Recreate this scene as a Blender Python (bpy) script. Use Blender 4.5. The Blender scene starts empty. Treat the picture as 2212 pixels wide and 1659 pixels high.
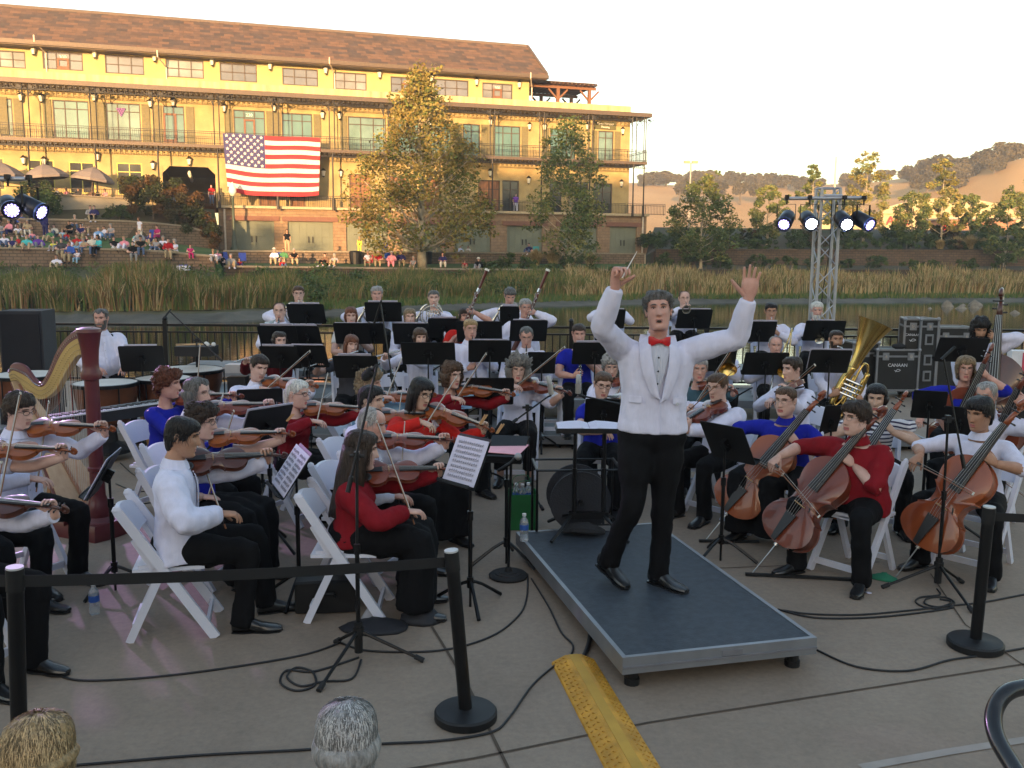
import bpy, math, random
import numpy as np
from mathutils import Vector, Matrix, Euler
C = bpy.context
COL = C.scene.collection
R = math.radians
rnd = random.Random(7)
# camera, world, sun, exposure
CAM_H = 2.27
CAM_PITCH = 8.0
CAM_ROLL = 0.38
FPX = 1998.0                     # focal length in units where the frame is 2212 wide
cam_d = bpy.data.cameras.new('camera')
cam = bpy.data.objects.new('camera', cam_d); COL.objects.link(cam)
cam_d.sensor_fit = 'HORIZONTAL'; cam_d.angle = 2*math.atan(1106/FPX)
cam_d.clip_start = 0.05; cam_d.clip_end = 5000
CAMROT = Euler((R(90-CAM_PITCH), 0, 0)).to_matrix() @ Matrix.Rotation(R(CAM_ROLL), 3, 'Z')
cam.matrix_world = Matrix.Translation((0, 0, CAM_H)) @ CAMROT.to_4x4()
C.scene.camera = cam
sc = C.scene
sc.view_settings.view_transform = 'Standard'; sc.view_settings.look = 'None'
sc.view_settings.exposure = 2.18; sc.view_settings.gamma = 1.0
sc.cycles.max_bounces = 5; sc.cycles.diffuse_bounces = 3; sc.cycles.glossy_bounces = 3
sc.cycles.transmission_bounces = 4; sc.cycles.transparent_max_bounces = 8
SUN_ELEV = 5.5
SUN_AZ = -172.0        # direction towards the sun, degrees clockwise from +Y (behind the camera, to its left)
world = bpy.data.worlds.new('World'); sc.world = world; world.use_nodes = True
wn = world.node_tree; wn.nodes.clear()
wo = wn.nodes.new('ShaderNodeOutputWorld'); wb = wn.nodes.new('ShaderNodeBackground')
sky = wn.nodes.new('ShaderNodeTexSky'); sky.sky_type = 'NISHITA'; sky.sun_disc = False
sky.sun_elevation = R(SUN_ELEV); sky.sun_rotation = R(SUN_AZ); sky.air_density = 1.0; sky.dust_density = 1.4; sky.ozone_density = 1.0
wn.links.new(sky.outputs[0], wb.inputs[0]); wb.inputs[1].default_value = 0.15
wn.links.new(wb.outputs[0], wo.inputs[0])
sd = bpy.data.lights.new('sun', 'SUN'); sd.energy = 3.0; sd.angle = R(0.6); sd.color = (1.0, 0.60, 0.28)
so = bpy.data.objects.new('sun', sd); COL.objects.link(so)
SUNV = Vector((math.sin(R(SUN_AZ))*math.cos(R(SUN_ELEV)), math.cos(R(SUN_AZ))*math.cos(R(SUN_ELEV)), math.sin(R(SUN_ELEV))))
so.rotation_euler = SUNV.to_track_quat('Z', 'Y').to_euler()
so.location = (0, 0, 60)
def ray(px, py):
 return (CAMROT @ Vector(((px-1106)/FPX, -(py-829.5)/FPX, -1.0)))
def at(px, py, Y):
 d = ray(px, py); t = Y/d.y
 return Vector((0, 0, CAM_H)) + d*t
def atz(px, py, z):
 d = ray(px, py); t = (z-CAM_H)/d.z
 return Vector((0, 0, CAM_H)) + d*t
# materials
MATS = {}
def mat(name, col, rough=0.6, metal=0.0, var=0.12, vscale=6.0, bump=0.0, bscale=30.0, col2=None, detail=4.0, spec=0.4,
  emit=None, estr=0.0, alpha=None, trans=0.0, stretch=None, coat=0.0):
 if name in MATS: return MATS[name]
 m = bpy.data.materials.new(name); m.use_nodes = True
 nt = m.node_tree; b = nt.nodes['Principled BSDF']
 c = (*col[:3], 1)
 tc = nt.nodes.new('ShaderNodeTexCoord'); vec = tc.outputs['Object']
 if stretch:
  mp = nt.nodes.new('ShaderNodeMapping'); mp.inputs['Scale'].default_value = stretch
  nt.links.new(vec, mp.inputs[0]); vec = mp.outputs[0]
 if var > 0 or col2:
  n = nt.nodes.new('ShaderNodeTexNoise'); n.inputs['Scale'].default_value = vscale; n.inputs['Detail'].default_value = detail
  nt.links.new(vec, n.inputs['Vector'])
  r = nt.nodes.new('ShaderNodeValToRGB'); nt.links.new(n.outputs[0], r.inputs[0])
  r.color_ramp.elements[0].position = 0.32; r.color_ramp.elements[1].position = 0.68
  if col2: a, z = c, (*col2[:3], 1)
  else: a = tuple(max(0, x*(1-var)) for x in c[:3])+(1,); z = tuple(min(1, x*(1+var)) for x in c[:3])+(1,)
  r.color_ramp.elements[0].color = a; r.color_ramp.elements[1].color = z
  nt.links.new(r.outputs[0], b.inputs['Base Color'])
 else: b.inputs['Base Color'].default_value = c
 b.inputs['Roughness'].default_value = rough; b.inputs['Metallic'].default_value = metal
 b.inputs['Specular IOR Level'].default_value = spec
 b.inputs['Coat Weight'].default_value = coat
 if trans: b.inputs['Transmission Weight'].default_value = trans
 if alpha is not None: b.inputs['Alpha'].default_value = alpha
 if emit: b.inputs['Emission Color'].default_value = (*emit, 1); b.inputs['Emission Strength'].default_value = estr
 if bump > 0:
  n2 = nt.nodes.new('ShaderNodeTexNoise'); n2.inputs['Scale'].default_value = bscale; n2.inputs['Detail'].default_value = 5
  nt.links.new(vec, n2.inputs['Vector'])
  bp = nt.nodes.new('ShaderNodeBump'); bp.inputs['Strength'].default_value = bump; bp.inputs['Distance'].default_value = 0.02
  nt.links.new(n2.outputs[0], bp.inputs['Height']); nt.links.new(bp.outputs[0], b.inputs['Normal'])
 MATS[name] = m
 return m
def matnodes(name):
 m = mat(name, (.5, .5, .5), var=0); return m, m.node_tree, m.node_tree.nodes['Principled BSDF']
# mesh builder
def perp(d):
 d = d.normalized(); a = Vector((0, 0, 1)) if abs(d.z) < .9 else Vector((1, 0, 0))
 u = d.cross(a).normalized(); return u, d.cross(u).normalized()
class MB:
 def __init__(s): s.v = []; s.f = []; s.m = []; s.cur = 0; s.X = None
 def slot(s, i): s.cur = i; return s
 def addv(s, p):
  p = Vector(p)
  if s.X is not None: p = s.X @ p
  s.v.append(p[:]); return len(s.v)-1
 def addf(s, idx): s.f.append(tuple(idx)); s.m.append(s.cur)
 def quad(s, a, b, c, d): s.addf([s.addv(a), s.addv(b), s.addv(c), s.addv(d)]); return s
 def box(s, c, d, rot=None, rz=None):
  c = Vector(c); hx, hy, hz = d[0]/2, d[1]/2, d[2]/2
  M = rot if rot is not None else (Matrix.Rotation(rz, 3, 'Z') if rz else None)
  b = []
  for x, y, z in ((-1,-1,-1),(1,-1,-1),(1,1,-1),(-1,1,-1),(-1,-1,1),(1,-1,1),(1,1,1),(-1,1,1)):
   p = Vector((x*hx, y*hy, z*hz)); p = M @ p if M is not None else p
   b.append(s.addv(c+p))
  for q in ((0,3,2,1),(4,5,6,7),(0,1,5,4),(1,2,6,5),(2,3,7,6),(3,0,4,7)): s.addf([b[i] for i in q])
  return s
 def beam(s, a, b, w, h=None, up=None):
  a, b = Vector(a), Vector(b); h = w if h is None else h; d = (b-a).normalized()
  if up is None: u, v = perp(d)
  else:
   v = Vector(up); u = d.cross(v).normalized(); v = u.cross(d).normalized()
  i = []
  for p in (a, b):
   for x, y in ((-1,-1),(1,-1),(1,1),(-1,1)): i.append(s.addv(p+u*(x*w/2)+v*(y*h/2)))
  for q in ((3,2,1,0),(4,5,6,7),(0,1,5,4),(1,2,6,5),(2,3,7,6),(3,0,4,7)): s.addf([i[k] for k in q])
  return s
 def loft(s, rings, cap=True, closed=True):
  n = len(rings[0]); idx = [[s.addv(p) for p in r] for r in rings]
  for a, b in zip(idx, idx[1:]):
   for k in range(n if closed else n-1):
    k2 = (k+1) % n; s.addf((a[k], a[k2], b[k2], b[k]))
  if cap and closed:
   s.addf(idx[0][::-1]); s.addf(idx[-1])
  return s
 def tube(s, path, r, n=8, cap=True, flat=1.0, up=None, smooth=0):
  P = [Vector(p) for p in path]; r = list(r) if hasattr(r, '__len__') else [r]*len(P)
  if smooth:
   Q = []; RR = []
   for i in range(len(P)-1):
    p0 = P[max(i-1, 0)]; p1 = P[i]; p2 = P[i+1]; p3 = P[min(i+2, len(P)-1)]
    for k in range(smooth):
     t = k/smooth
     Q.append(.5*((2*p1)+(-p0+p2)*t+(2*p0-5*p1+4*p2-p3)*t*t+(-p0+3*p1-3*p2+p3)*t**3)); RR.append(r[i]*(1-t)+r[i+1]*t)
   Q.append(P[-1]); RR.append(r[-1]); P, r = Q, RR
  rings = []; u = None
  for i, p in enumerate(P):
   d = (P[min(i+1, len(P)-1)]-P[max(i-1, 0)])
   if d.length < 1e-9: d = Vector((0, 0, 1))
   d.normalize()
   if u is None:
    if up is not None: u = Vector(up)
    else: u, _ = perp(d)
   u = (u-d*u.dot(d))
   if u.length < 1e-6: u, _ = perp(d)
   u.normalize(); w = d.cross(u)
   rings.append([p+u*(math.cos(a)*r[i])+w*(math.sin(a)*r[i]*flat) for a in [2*math.pi*k/n for k in range(n)]])
  return s.loft(rings, cap)
 def cyl(s, a, b, r, n=12, r2=None): return s.tube([a, b], [r, r if r2 is None else r2], n)
 def lathe(s, prof, n=20, M=None, cap=True):
  rings = []
  for r, z in prof:
   ring = [Vector((r*math.cos(2*math.pi*k/n), r*math.sin(2*math.pi*k/n), z)) for k in range(n)]
   if M is not None: ring = [M @ p for p in ring]
   rings.append(ring)
  return s.loft(rings, cap)
 def ball(s, c, r, n=10, M=None):
  c = Vector(c); r = Vector(r) if hasattr(r, '__len__') else Vector((r, r, r)); rings = []
  for i in range(n//2+1):
   a = -math.pi/2+math.pi*max(.02, min(.98, i/(n//2)))
   ring = []
   for k in range(n):
    b = 2*math.pi*k/n; p = Vector((math.cos(a)*math.cos(b)*r.x, math.cos(a)*math.sin(b)*r.y, math.sin(a)*r.z))
    ring.append(c+(M @ p if M is not None else p))
   rings.append(ring)
  return s.loft(rings)
 def prism(s, pts, a, b):
  """pts: list of 3D points (outline), extruded by vector b from a offset"""
  a = Vector(a); b = Vector(b); n = len(pts)
  i = [s.addv(Vector(p)+a) for p in pts]; j = [s.addv(Vector(p)+a+b) for p in pts]
  s.addf(i[::-1]); s.addf(j)
  for k in range(n): s.addf((i[k], i[(k+1) % n], j[(k+1) % n], j[k]))
  return s
 def build(s, name, mats, parent=None, smooth=False, loc=None, M=None):
  me = bpy.data.meshes.new(name)
  me.from_pydata(s.v, [], s.f)
  mats = mats if isinstance(mats, (list, tuple)) else [mats]
  for m in mats: me.materials.append(m)
  if any(s.m): me.polygons.foreach_set('material_index', s.m)
  if smooth is True: me.shade_smooth()
  me.update()
  if smooth == 'auto':
   me.shade_smooth()
   try: me.set_sharp_from_angle(angle=R(40))
   except Exception: pass
  return link(name, me, parent, loc, M)
def link(name, me, parent=None, loc=None, M=None):
 o = bpy.data.objects.new(name, me); COL.objects.link(o)
 if parent is not None: o.parent = parent
 if M is not None: o.matrix_local = M
 elif loc is not None: o.location = loc
 return o
def tag(o, label=None, cat=None, group=None, kind=None):
 if label: o['label'] = label
 if cat: o['category'] = cat
 if group: o['group'] = group
 if kind: o['kind'] = kind
 return o
def empty(name, loc=(0, 0, 0), rz=0, label=None, cat=None, group=None):
 o = bpy.data.objects.new(name, None); COL.objects.link(o); o.empty_display_size = .1
 o.location = loc; o.rotation_euler = (0, 0, rz)
 return tag(o, label, cat, group)
def kids(o): return [c for c in bpy.data.objects if c.parent == o]
TREE = {}
def remember(root):
 ch = kids(root); TREE[root.name] = [(c, kids(c)) for c in ch]
def dup(root, loc=None, rz=None, label=None, group=None, M=None, name=None):
 r = root.copy(); COL.objects.link(r)
 if loc is not None: r.location = loc
 if rz is not None: r.rotation_euler = (0, 0, rz)
 if M is not None: r.matrix_world = M
 if label: r['label'] = label
 if group: r['group'] = group
 for c, gs in TREE[root.name]:
  k = c.copy(); COL.objects.link(k); k.parent = r
  for g in gs:
   q = g.copy(); COL.objects.link(q); q.parent = k
 return r
def frame(o, x=None, y=None, z=None):
 """matrix with given origin and two of the axes"""
 if y is None: z = Vector(z).normalized(); x = (Vector(x)-z*Vector(x).dot(z)).normalized(); y = z.cross(x)
 elif z is None: y = Vector(y).normalized(); x = (Vector(x)-y*Vector(x).dot(y)).normalized(); z = x.cross(y)
 else: z = Vector(z).normalized(); y = (Vector(y)-z*Vector(y).dot(z)).normalized(); x = y.cross(z)
 M = Matrix((x, y, z)).transposed().to_4x4(); M.translation = Vector(o); return M
def text_mb(mb, txt, size, M, depth=0.01, font_bold=False, align='CENTER'):
 cu = bpy.data.curves.new('t', 'FONT'); cu.body = txt; cu.size = size; cu.align_x = align; cu.align_y = 'CENTER'; cu.extrude = depth/2
 cu.resolution_u = 3
 o = bpy.data.objects.new('t', cu); COL.objects.link(o)
 dg = C.evaluated_depsgraph_get(); me = o.evaluated_get(dg).to_mesh()
 base = len(mb.v)
 for v in me.vertices: mb.v.append((M @ v.co)[:])
 for p in me.polygons: mb.f.append(tuple(base+i for i in p.vertices)); mb.m.append(mb.cur)
 o.evaluated_get(dg).to_mesh_clear(); bpy.data.objects.remove(o); bpy.data.curves.remove(cu)
def np_mesh(name, verts, faces4, mats, midx=None, parent=None, smooth=False, tri=False):
 """fast mesh from numpy arrays (all quads or all tris)"""
 k = 3 if tri else 4
 me = bpy.data.meshes.new(name); nv, nf = len(verts), len(faces4)
 me.vertices.add(nv); me.vertices.foreach_set('co', np.asarray(verts, np.float32).ravel())
 me.loops.add(nf*k); me.loops.foreach_set('vertex_index', np.asarray(faces4, np.int32).ravel())
 me.polygons.add(nf); me.polygons.foreach_set('loop_start', np.arange(0, nf*k, k, dtype=np.int32))
 try: me.polygons.foreach_set('loop_total', np.full(nf, k, np.int32))
 except Exception: pass
 for m in (mats if isinstance(mats, (list, tuple)) else [mats]): me.materials.append(m)
 if midx is not None: me.polygons.foreach_set('material_index', np.asarray(midx, np.int32))
 me.update(); me.validate()
 if smooth: me.shade_smooth()
 return link(name, me, parent)
# the building across the water
_A = at(0, 549, 77.3); _B = at(1395, 549, 95.0)
FD = Vector((_B.x-_A.x, _B.y-_A.y, 0)).normalized(); FN = Vector((FD.y, -FD.x, 0))
FO = at(1355, 549, 94.4); FO.z = 0
def fac(px, py, off=0.0):
 d = ray(px, py); o = Vector((0, 0, CAM_H)); p0 = FO+FN*off
 t = (p0-o).dot(FN)/d.dot(FN); p = o+d*t
 return (p-FO).dot(FD), p.z
BMAT = Matrix((FD, -FN, Vector((0, 0, 1)))).transposed().to_4x4(); BMAT.translation = FO
stucco = mat('sand stucco', (.36, .275, .13), .85, var=.22, vscale=.7, detail=8, bump=.2, bscale=3)
stucco2 = mat('pale stucco', (.40, .33, .15), .85, var=.08, vscale=.8)
parapetm = mat('stained parapet stucco', (.42, .34, .19), .85, var=.28, vscale=1.2, stretch=(1.5, 1, .15))
bronze = mat('bronze gutter metal', (.10, .072, .055), .5, metal=.2, var=.1)
darkiron = mat('dark iron', (.035, .032, .03), .5, metal=.5, var=.1)
frame_m = mat('brown window frame', (.07, .05, .04), .6, var=.1)
glass2 = mat('teal window glass', (.07, .145, .14), .08, var=.3, vscale=.25, spec=.8)
glass3 = mat('grey window glass', (.13, .13, .15), .08, var=.3, vscale=.3, spec=.8)
shutter_m = mat('olive shutter paint', (.15, .13, .065), .7, var=.1)
cream = mat('lantern glass', (.75, .72, .62), .3, var=.05)
wood_door = mat('brown timber door', (.20, .09, .04), .6, var=.3, vscale=2, stretch=(6, 6, .5))
garage_m = mat('grey green garage door', (.15, .165, .12), .7, var=.1, vscale=.8)
lintel_m = mat('red brown lintel', (.17, .08, .055), .8)
stone_m, _nt, _b = matnodes('sandstone blocks')
def blockmat(name, c1, c2, mort, sx, sy, rough=.9, mortar=.03, off=.5):
 m, nt, b = matnodes(name)
 tc = nt.nodes.new('ShaderNodeTexCoord'); mp = nt.nodes.new('ShaderNodeMapping'); mp.inputs['Rotation'].default_value = (R(90), 0, 0)
 mp.vector_type = 'TEXTURE'
 nt.links.new(tc.outputs['Object'], mp.inputs[0])
 br = nt.nodes.new('ShaderNodeTexBrick'); nt.links.new(mp.outputs[0], br.inputs[0])
 br.inputs['Color1'].default_value = (*c1, 1); br.inputs['Color2'].default_value = (*c2, 1); br.inputs['Mortar'].default_value = (*mort, 1)
 br.inputs['Scale'].default_value = 1.0; br.inputs['Brick Width'].default_value = sx; br.inputs['Row Height'].default_value = sy
 br.inputs['Mortar Size'].default_value = mortar; br.offset = off; br.inputs['Bias'].default_value = 0.0
 n = nt.nodes.new('ShaderNodeTexNoise'); n.inputs['Scale'].default_value = 1.7; nt.links.new(tc.outputs['Object'], n.inputs[0])
 mx = nt.nodes.new('ShaderNodeMix'); mx.data_type = 'RGBA'; mx.blend_type = 'MULTIPLY'; mx.inputs[0].default_value = .6
 rp = nt.nodes.new('ShaderNodeValToRGB'); nt.links.new(n.outputs[0], rp.inputs[0])
 rp.color_ramp.elements[0].position = .3; rp.color_ramp.elements[0].color = (.55, .55, .55, 1); rp.color_ramp.elements[1].position = .7
 nt.links.new(br.outputs['Color'], mx.inputs[6]); nt.links.new(rp.outputs[0], mx.inputs[7])
 nt.links.new(mx.outputs[2], b.inputs['Base Color']); b.inputs['Roughness'].default_value = rough
 bp = nt.nodes.new('ShaderNodeBump'); bp.inputs['Strength'].default_value = .6; bp.inputs['Distance'].default_value = .03; bp.invert = True
 nt.links.new(br.outputs['Fac'], bp.inputs['Height']); nt.links.new(bp.outputs[0], b.inputs['Normal'])
 return m
stone_m = blockmat('sandstone blocks', (.30, .20, .12), (.26, .17, .10), (.22, .15, .095), .6, .28)
roof_m = blockmat('mixed brown roof tiles', (.19, .105, .065), (.075, .058, .052), (.09, .065, .05), .85, .30, mortar=.012, off=.37)
tan_conc = mat('tan concrete wall', (.29, .25, .19), .9, var=.15, vscale=.6, bump=.2, bscale=5)
bld = empty('waterfront_building', label='long three storey yellow stucco building with iron balconies across the water', cat='building')
bld.matrix_world = BMAT
UL = fac(-420, 560)[0]                    # left end, outside the frame
Z0, Z1, Z2, ZR, ZP, ZE, ZK = 2.28, 6.2, 11.3, 15.75, 16.8, 19.2, 23.0
def wallrects(u0, u1, z0, z1, y, th, holes, m=None, nm='wall'):
 """a wall slab with real openings, one mesh"""
 us = sorted({u0, u1, *[h[0] for h in holes], *[h[1] for h in holes]}); zs = sorted({z0, z1, *[h[2] for h in holes], *[h[3] for h in holes]})
 us = [u for u in us if u0 <= u <= u1]; zs = [z for z in zs if z0 <= z <= z1]
 mb = MB()
 for a, b in zip(us, us[1:]):
  run = None
  for c, d in zip(zs, zs[1:]):
   cu, cz = (a+b)/2, (c+d)/2
   solid = not any(h[0] < cu < h[1] and h[2] < cz < h[3] for h in holes)
   if solid: run = (run[0], d) if run else (c, d)
   if (not solid or d == zs[-1]) and run:
    mb.box(((a+b)/2, y+th/2, (run[0]+run[1])/2), (b-a, th, run[1]-run[0])); run = None
 return mb.build(nm, m or stucco, bld)
def pxrect(x0, y0, x1, y1, off=0.0):
 a = fac((x0+x1)/2, y0, off)[1]; b = fac((x0+x1)/2, y1, off)[1]; ym = (y0+y1)/2
 return fac(x0, ym, off)[0], fac(x1, ym, off)[0], b, a
def window(r, y, cols, trans=None, gm=None, door=None, fm=None, name='window', number=None):
 """frame set in the opening with a pane as sub-part. trans = heights (0..1) of the rails"""
 u0, u1, z0, z1 = r; w = u1-u0; h = z1-z0; t = .09
 mb = MB(); yy = y+.10
 mb.box(((u0+u1)/2, yy, z1-t/2), (w, .14, t)); mb.box(((u0+u1)/2, yy, z0+t/2), (w, .14, t))
 mb.box((u0+t/2, yy, (z0+z1)/2), (t, .14, h-2*t)); mb.box((u1-t/2, yy, (z0+z1)/2), (t, .14, h-2*t))
 for k in range(1, cols): mb.box((u0+w*k/cols, yy+.005, (z0+z1)/2), (t*.8, .11, h-2*t))
 for tr in (trans or []): mb.box(((u0+u1)/2, yy+.015, z0+h*tr), (w-2*t, .08, t*.8))
 f = mb.build(name, fm or frame_m, bld)
 p = MB().box(((u0+u1)/2, yy+.03, (z0+z1)/2), (w-t, .02, h-t)).build('pane', gm or glass2, f)
 if door:
  k0, k1, ht = door
  a, b = u0+w*k0, u0+w*k1; d = MB(); tt = .16; zt = z0+h*ht
  d.box((a+tt/2, yy-.02, (z0+zt)/2), (tt, .12, zt-z0)); d.box((b-tt/2, yy-.02, (z0+zt)/2), (tt, .12, zt-z0))
  d.box(((a+b)/2, yy-.02, zt-tt/2), (b-a-2*tt, .12, tt)); d.box(((a+b)/2, yy-.02, z0+.15), (b-a-2*tt, .12, .3))
  d.build('door_leaf', mat('rust brown door frame', (.16, .07, .04), .6), f)
 if number:
  n = MB(); text_mb(n, number, .38, frame(((u0+u1)/2, yy-.03, z1-.42), x=(1, 0, 0), z=(0, -1, 0)), .02)
  n.build('number', mat('white lettering', (.8, .8, .76), .5), f)
 return f
Y3 = 1.2
w3 = [(-30,109,55,146),(92,112,179,151),(227,120,311,160),(358,129,440,168),(475,137,555,176),(610,148,687,185),(720,157,792,194),(844,167,914,202),(937,172,1012,208),(1042,180,1107,214),(-170,100,-85,138),(-320,92,-225,129)]
H3 = []
for i, q in enumerate(w3):
 r = pxrect(*q, off=-Y3); H3.append(r)
 has = i in (1, 7, 9)
 window(r, Y3, 3, [.5] if not has else [.55], glass3 if i % 3 else mat('pale blind behind glass', (.20, .20, .21), .15, var=.4, vscale=.5, spec=.6), door=(.35, .65, .66) if has else None, number='300' if has else None)
UE3 = fac(1143, 200, -Y3)[0]
wallrects(UL, UE3, ZR, ZE-.1, Y3, .3, H3, stucco2, 'upper_wall')
mb = MB(); mb.box((UE3-.15, 7, (ZR+ZE)/2), (.3, 11, ZE-ZR-.1)); mb.build('end_wall', stucco2, bld)
eo = 1.3; ye = Y3-eo; UE = fac(1182, 160, eo-Y3)[0]; yr = 5.6; UR = fac(1140, 96, -yr)[0]; yb = 2*yr-ye
mb = MB()
a = [(UL, ye, ZE), (UE, ye, ZE), (UR, yr, ZK), (UL, yr, ZK), (UE, yb, ZE), (UL, yb, ZE)]
i = [mb.addv(p) for p in a]
mb.addf((i[0], i[1], i[2], i[3])); mb.addf((i[1], i[4], i[2])); mb.addf((i[3], i[2], i[4], i[5])); mb.addf((i[5], i[4], i[1], i[0]))
roof = mb.build('roof', roof_m, bld)
mb = MB(); mb.box(((UL+UE)/2, ye-.08, ZE-.15), (UE-UL, .22, .34)); mb.box((UE+.08, (ye+yb)/2, ZE-.15), (.22, yb-ye, .34))
mb.build('eaves_gutter', bronze, roof)
MB().beam((UR, yr, ZK+.04), (UE, ye, ZE+.1), .2).beam((UL, yr, ZK+.04), (UR, yr, ZK+.04), .22).build('ridge_cap', mat('ridge tile', (.12, .09, .075), .8), roof)
MB().box(((UL+UE)/2, (ye+Y3)/2, ZE-.35), (UE-UL-.1, Y3-ye, .08)).build('soffit', bronze, bld)
mb = MB().box((UL/2+.0, .15, (ZR+.15+ZP)/2), (-UL, .45, ZP-ZR-.15)); mb.box((-.2, 7, (ZR+.15+ZP)/2), (.4, 13.2, ZP-ZR-.15)); mb.build('parapet', parapetm, bld)
MB().box((UL/2, 7, ZR+.05), (-UL-.5, 13, .2)).build('terrace_roof', tan_conc, bld)
w2 = [(0,212,28,294,1),(115,217,193,300,3),(230,223,304,305,3),(353,229,399,309,2),(505,238,573,313,3),(609,245,675,318,3),(752,253,834,328,3),(1000,268,1037,342,2),(1068,272,1124,345,3),(1188,278,1243,350,3),(1292,283,1325,353,2),(860,260,910,332,2),(930,265,975,337,2),(-70,207,-5,288,2),(-200,200,-125,282,3)]
H2 = []; mbs = MB(); hng = MB()
for i, q in enumerate(w2):
 r = pxrect(*q[:4]); r = (r[0], r[1], max(r[2], Z2+.02), r[3]); H2.append(r)
 dd = {3: (.0, .62, .8), 4: (.32, .68, .74)}.get(i)
 window(r, 0, q[4], [.78], glass2 if i % 4 != 2 else mat('lighter teal glass', (.12, .19, .18), .1, var=.4, vscale=.5, spec=.7), door=dd, number='230' if i == 4 else None)
 if i == 3: continue
 for s in (-1, 1):
  u = r[0]-.42 if s < 0 else r[1]+.42
  mbs = MB().box((u, -.06, (r[2]+r[3])/2), (.62, .07, r[3]-r[2]))
  for k in range(int((r[3]-r[2])/.22)): mbs.box((u, -.105, r[2]+.14+.22*k), (.5, .03, .06))
  mbs.build('shutter', shutter_m, bld)
for s in (-1, 1):
 r = H2[3]; MB().box((r[0]-.45 if s < 0 else r[1]+.45, -.06, (r[2]+r[3])/2), (.65, .07, r[3]-r[2])).build('shutter', shutter_m, bld)
wallrects(UL, 0, Z2, ZR+.3, 0, .35, H2, stucco, 'wall')
MB().box((-.2, 7, (Z0+ZR)/2), (.34, 13, ZR-Z0)).build('end_wall', stucco, bld)
w1 = [(253,352,308,421),(755,376,803,452),(840,380,880,454),(1033,389,1080,461),(1085,390,1121,462),(1187,392,1213,464),(1240,393,1270,465),(1282,396,1322,466),(150,350,205,418),(60,345,118,414),(905,384,950,458),(-60,340,10,410),(560,420,598,448),(627,418,660,448)]
H1 = [];
for i, q in enumerate(w1):
 r = pxrect(*q); r = (r[0], r[1], max(r[2], Z1+.02), r[3]); H1.append(r)
 gm = wood_door if i in (1, 2, 3, 10, 12, 13) else (mat('dark shop glass', (.035, .035, .04), .1, var=.3, vscale=1, spec=.6))
 yw = i in (0, 8, 9, 11)
 window(r, 0, 2, [.72], gm, fm=mat('yellow green window frame', (.50, .46, .12), .6) if yw else frame_m)
pr = pxrect(352, 360, 466, 444); pr = (pr[0], pr[1], Z1, pr[3]); H1.append(pr)
wallrects(UL, 0, Z1, Z2, 0, .35, H1, stucco, 'wall')
mb = MB()
for sx, e in ((1, pr[0]), (-1, pr[1])): mb.prism([(e, .05, pr[3]), (e+sx*.6, .05, pr[3]), (e, .05, pr[3]-.6)], (0, 0, 0), (0, .28, 0))
mb.build('passage_haunch', stucco, bld)
mb = MB(); dk = mat('dark passage lining', (.05, .04, .035), .9)
mb.box(((pr[0]+pr[1])/2, 6.5, pr[3]+.1), (pr[1]-pr[0], 12.3, .15)); mb.box((pr[0]-.1, 6.5, (Z1+pr[3])/2), (.18, 12.3, pr[3]-Z1)); mb.box((pr[1]+.1, 6.5, (Z1+pr[3])/2), (.18, 12.3, pr[3]-Z1))
mb.build('passage', dk, bld)
MB().box(((pr[0]+pr[1])/2+1, 12.7, Z1+.9), ((pr[1]-pr[0])*.55, .1, 1.8)).build('far_door', mat('far red brown wall', (.16, .07, .05), .9), bld)
MB().box((UL/2, 13.4, (Z1+ZR)/2), (-UL, .3, ZR-Z1)).build('rear_wall', stucco, bld)
MB().box((UL/2, 7, Z2-.1), (-UL-.6, 12.6, .2)).build('inner_floor', tan_conc, bld)
mb = MB()
for k in range(5): mb.ball(((pr[0]+pr[1])/2, 1.5+2*k, pr[3]-.45-.0*k), (.16, .16, .24), 8)
mb.build('passage_lamp', cream, bld)
gd = [(504,477,593,544),(622,479,720,545),(748,482,838,546),(870,484,955,547),(982,486,1060,548),(1095,488,1172,549),(1210,489,1290,550),(1317,490,1375,550)]
Hg = []
ug0 = fac(473, 500, 1.2)[0]; ug1 = fac(1396, 500, 1.2)[0]
for q in gd:
 r = pxrect(*q, off=1.2); r = (r[0], r[1], Z0, r[3]); Hg.append(r)
 mb = MB(); w = r[1]-r[0]; h = r[3]-r[2]
 for k in range(4): mb.box(((r[0]+r[1])/2, -1.2+.28, r[2]+h*(k+.5)/4), (w, .08, h/4-.04))
 mb.box(((r[0]+r[1])/2, -1.2+.31, r[2]+h/2), (w, .05, h))
 for k in range(6): mb.box((r[0]+w*(k+.5)/6, -1.2+.225, r[2]+h/2), (.05, .03, h-.1))
 g = mb.build('garage_door', garage_m, bld)
 MB().box(((r[0]+r[1])/2-.18, -1.2+.17, r[2]+h*.42), (.08, .1, .55)).box(((r[0]+r[1])/2+.18, -1.2+.17, r[2]+h*.42), (.08, .1, .55)).build('door_handle', darkiron, g)
 MB().box(((r[0]+r[1])/2, -1.2-.03, r[3]+.22), (w+.9, .2, .4)).build('lintel', lintel_m, bld)
wallrects(ug0, ug1, Z0-.6, Z1-.15, -1.2, 1.15, Hg, stone_m, 'garage_wall')
MB().box(((ug0+ug1)/2, 5.9, Z1-.1), (ug1-ug0-.1, 13.9, .12)).build('terrace_floor', tan_conc, bld)
MB().box(((ug0+ug1)/2, -1.25, Z1-.02), (ug1-ug0+.3, .6, .22)).build('coping', mat('pale coping', (.40, .32, .2), .8), bld)
for px in (486, 1388):
 u = fac(px, 500, 1.3)[0]; MB().cyl((u, -1.32, Z0), (u, -1.32, Z1-.2), .09, 8).build('downpipe', mat('pale downpipe', (.6, .5, .4), .5), bld)
PB = 2.0
ub = fac(1397, 355, PB)[0]
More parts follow.
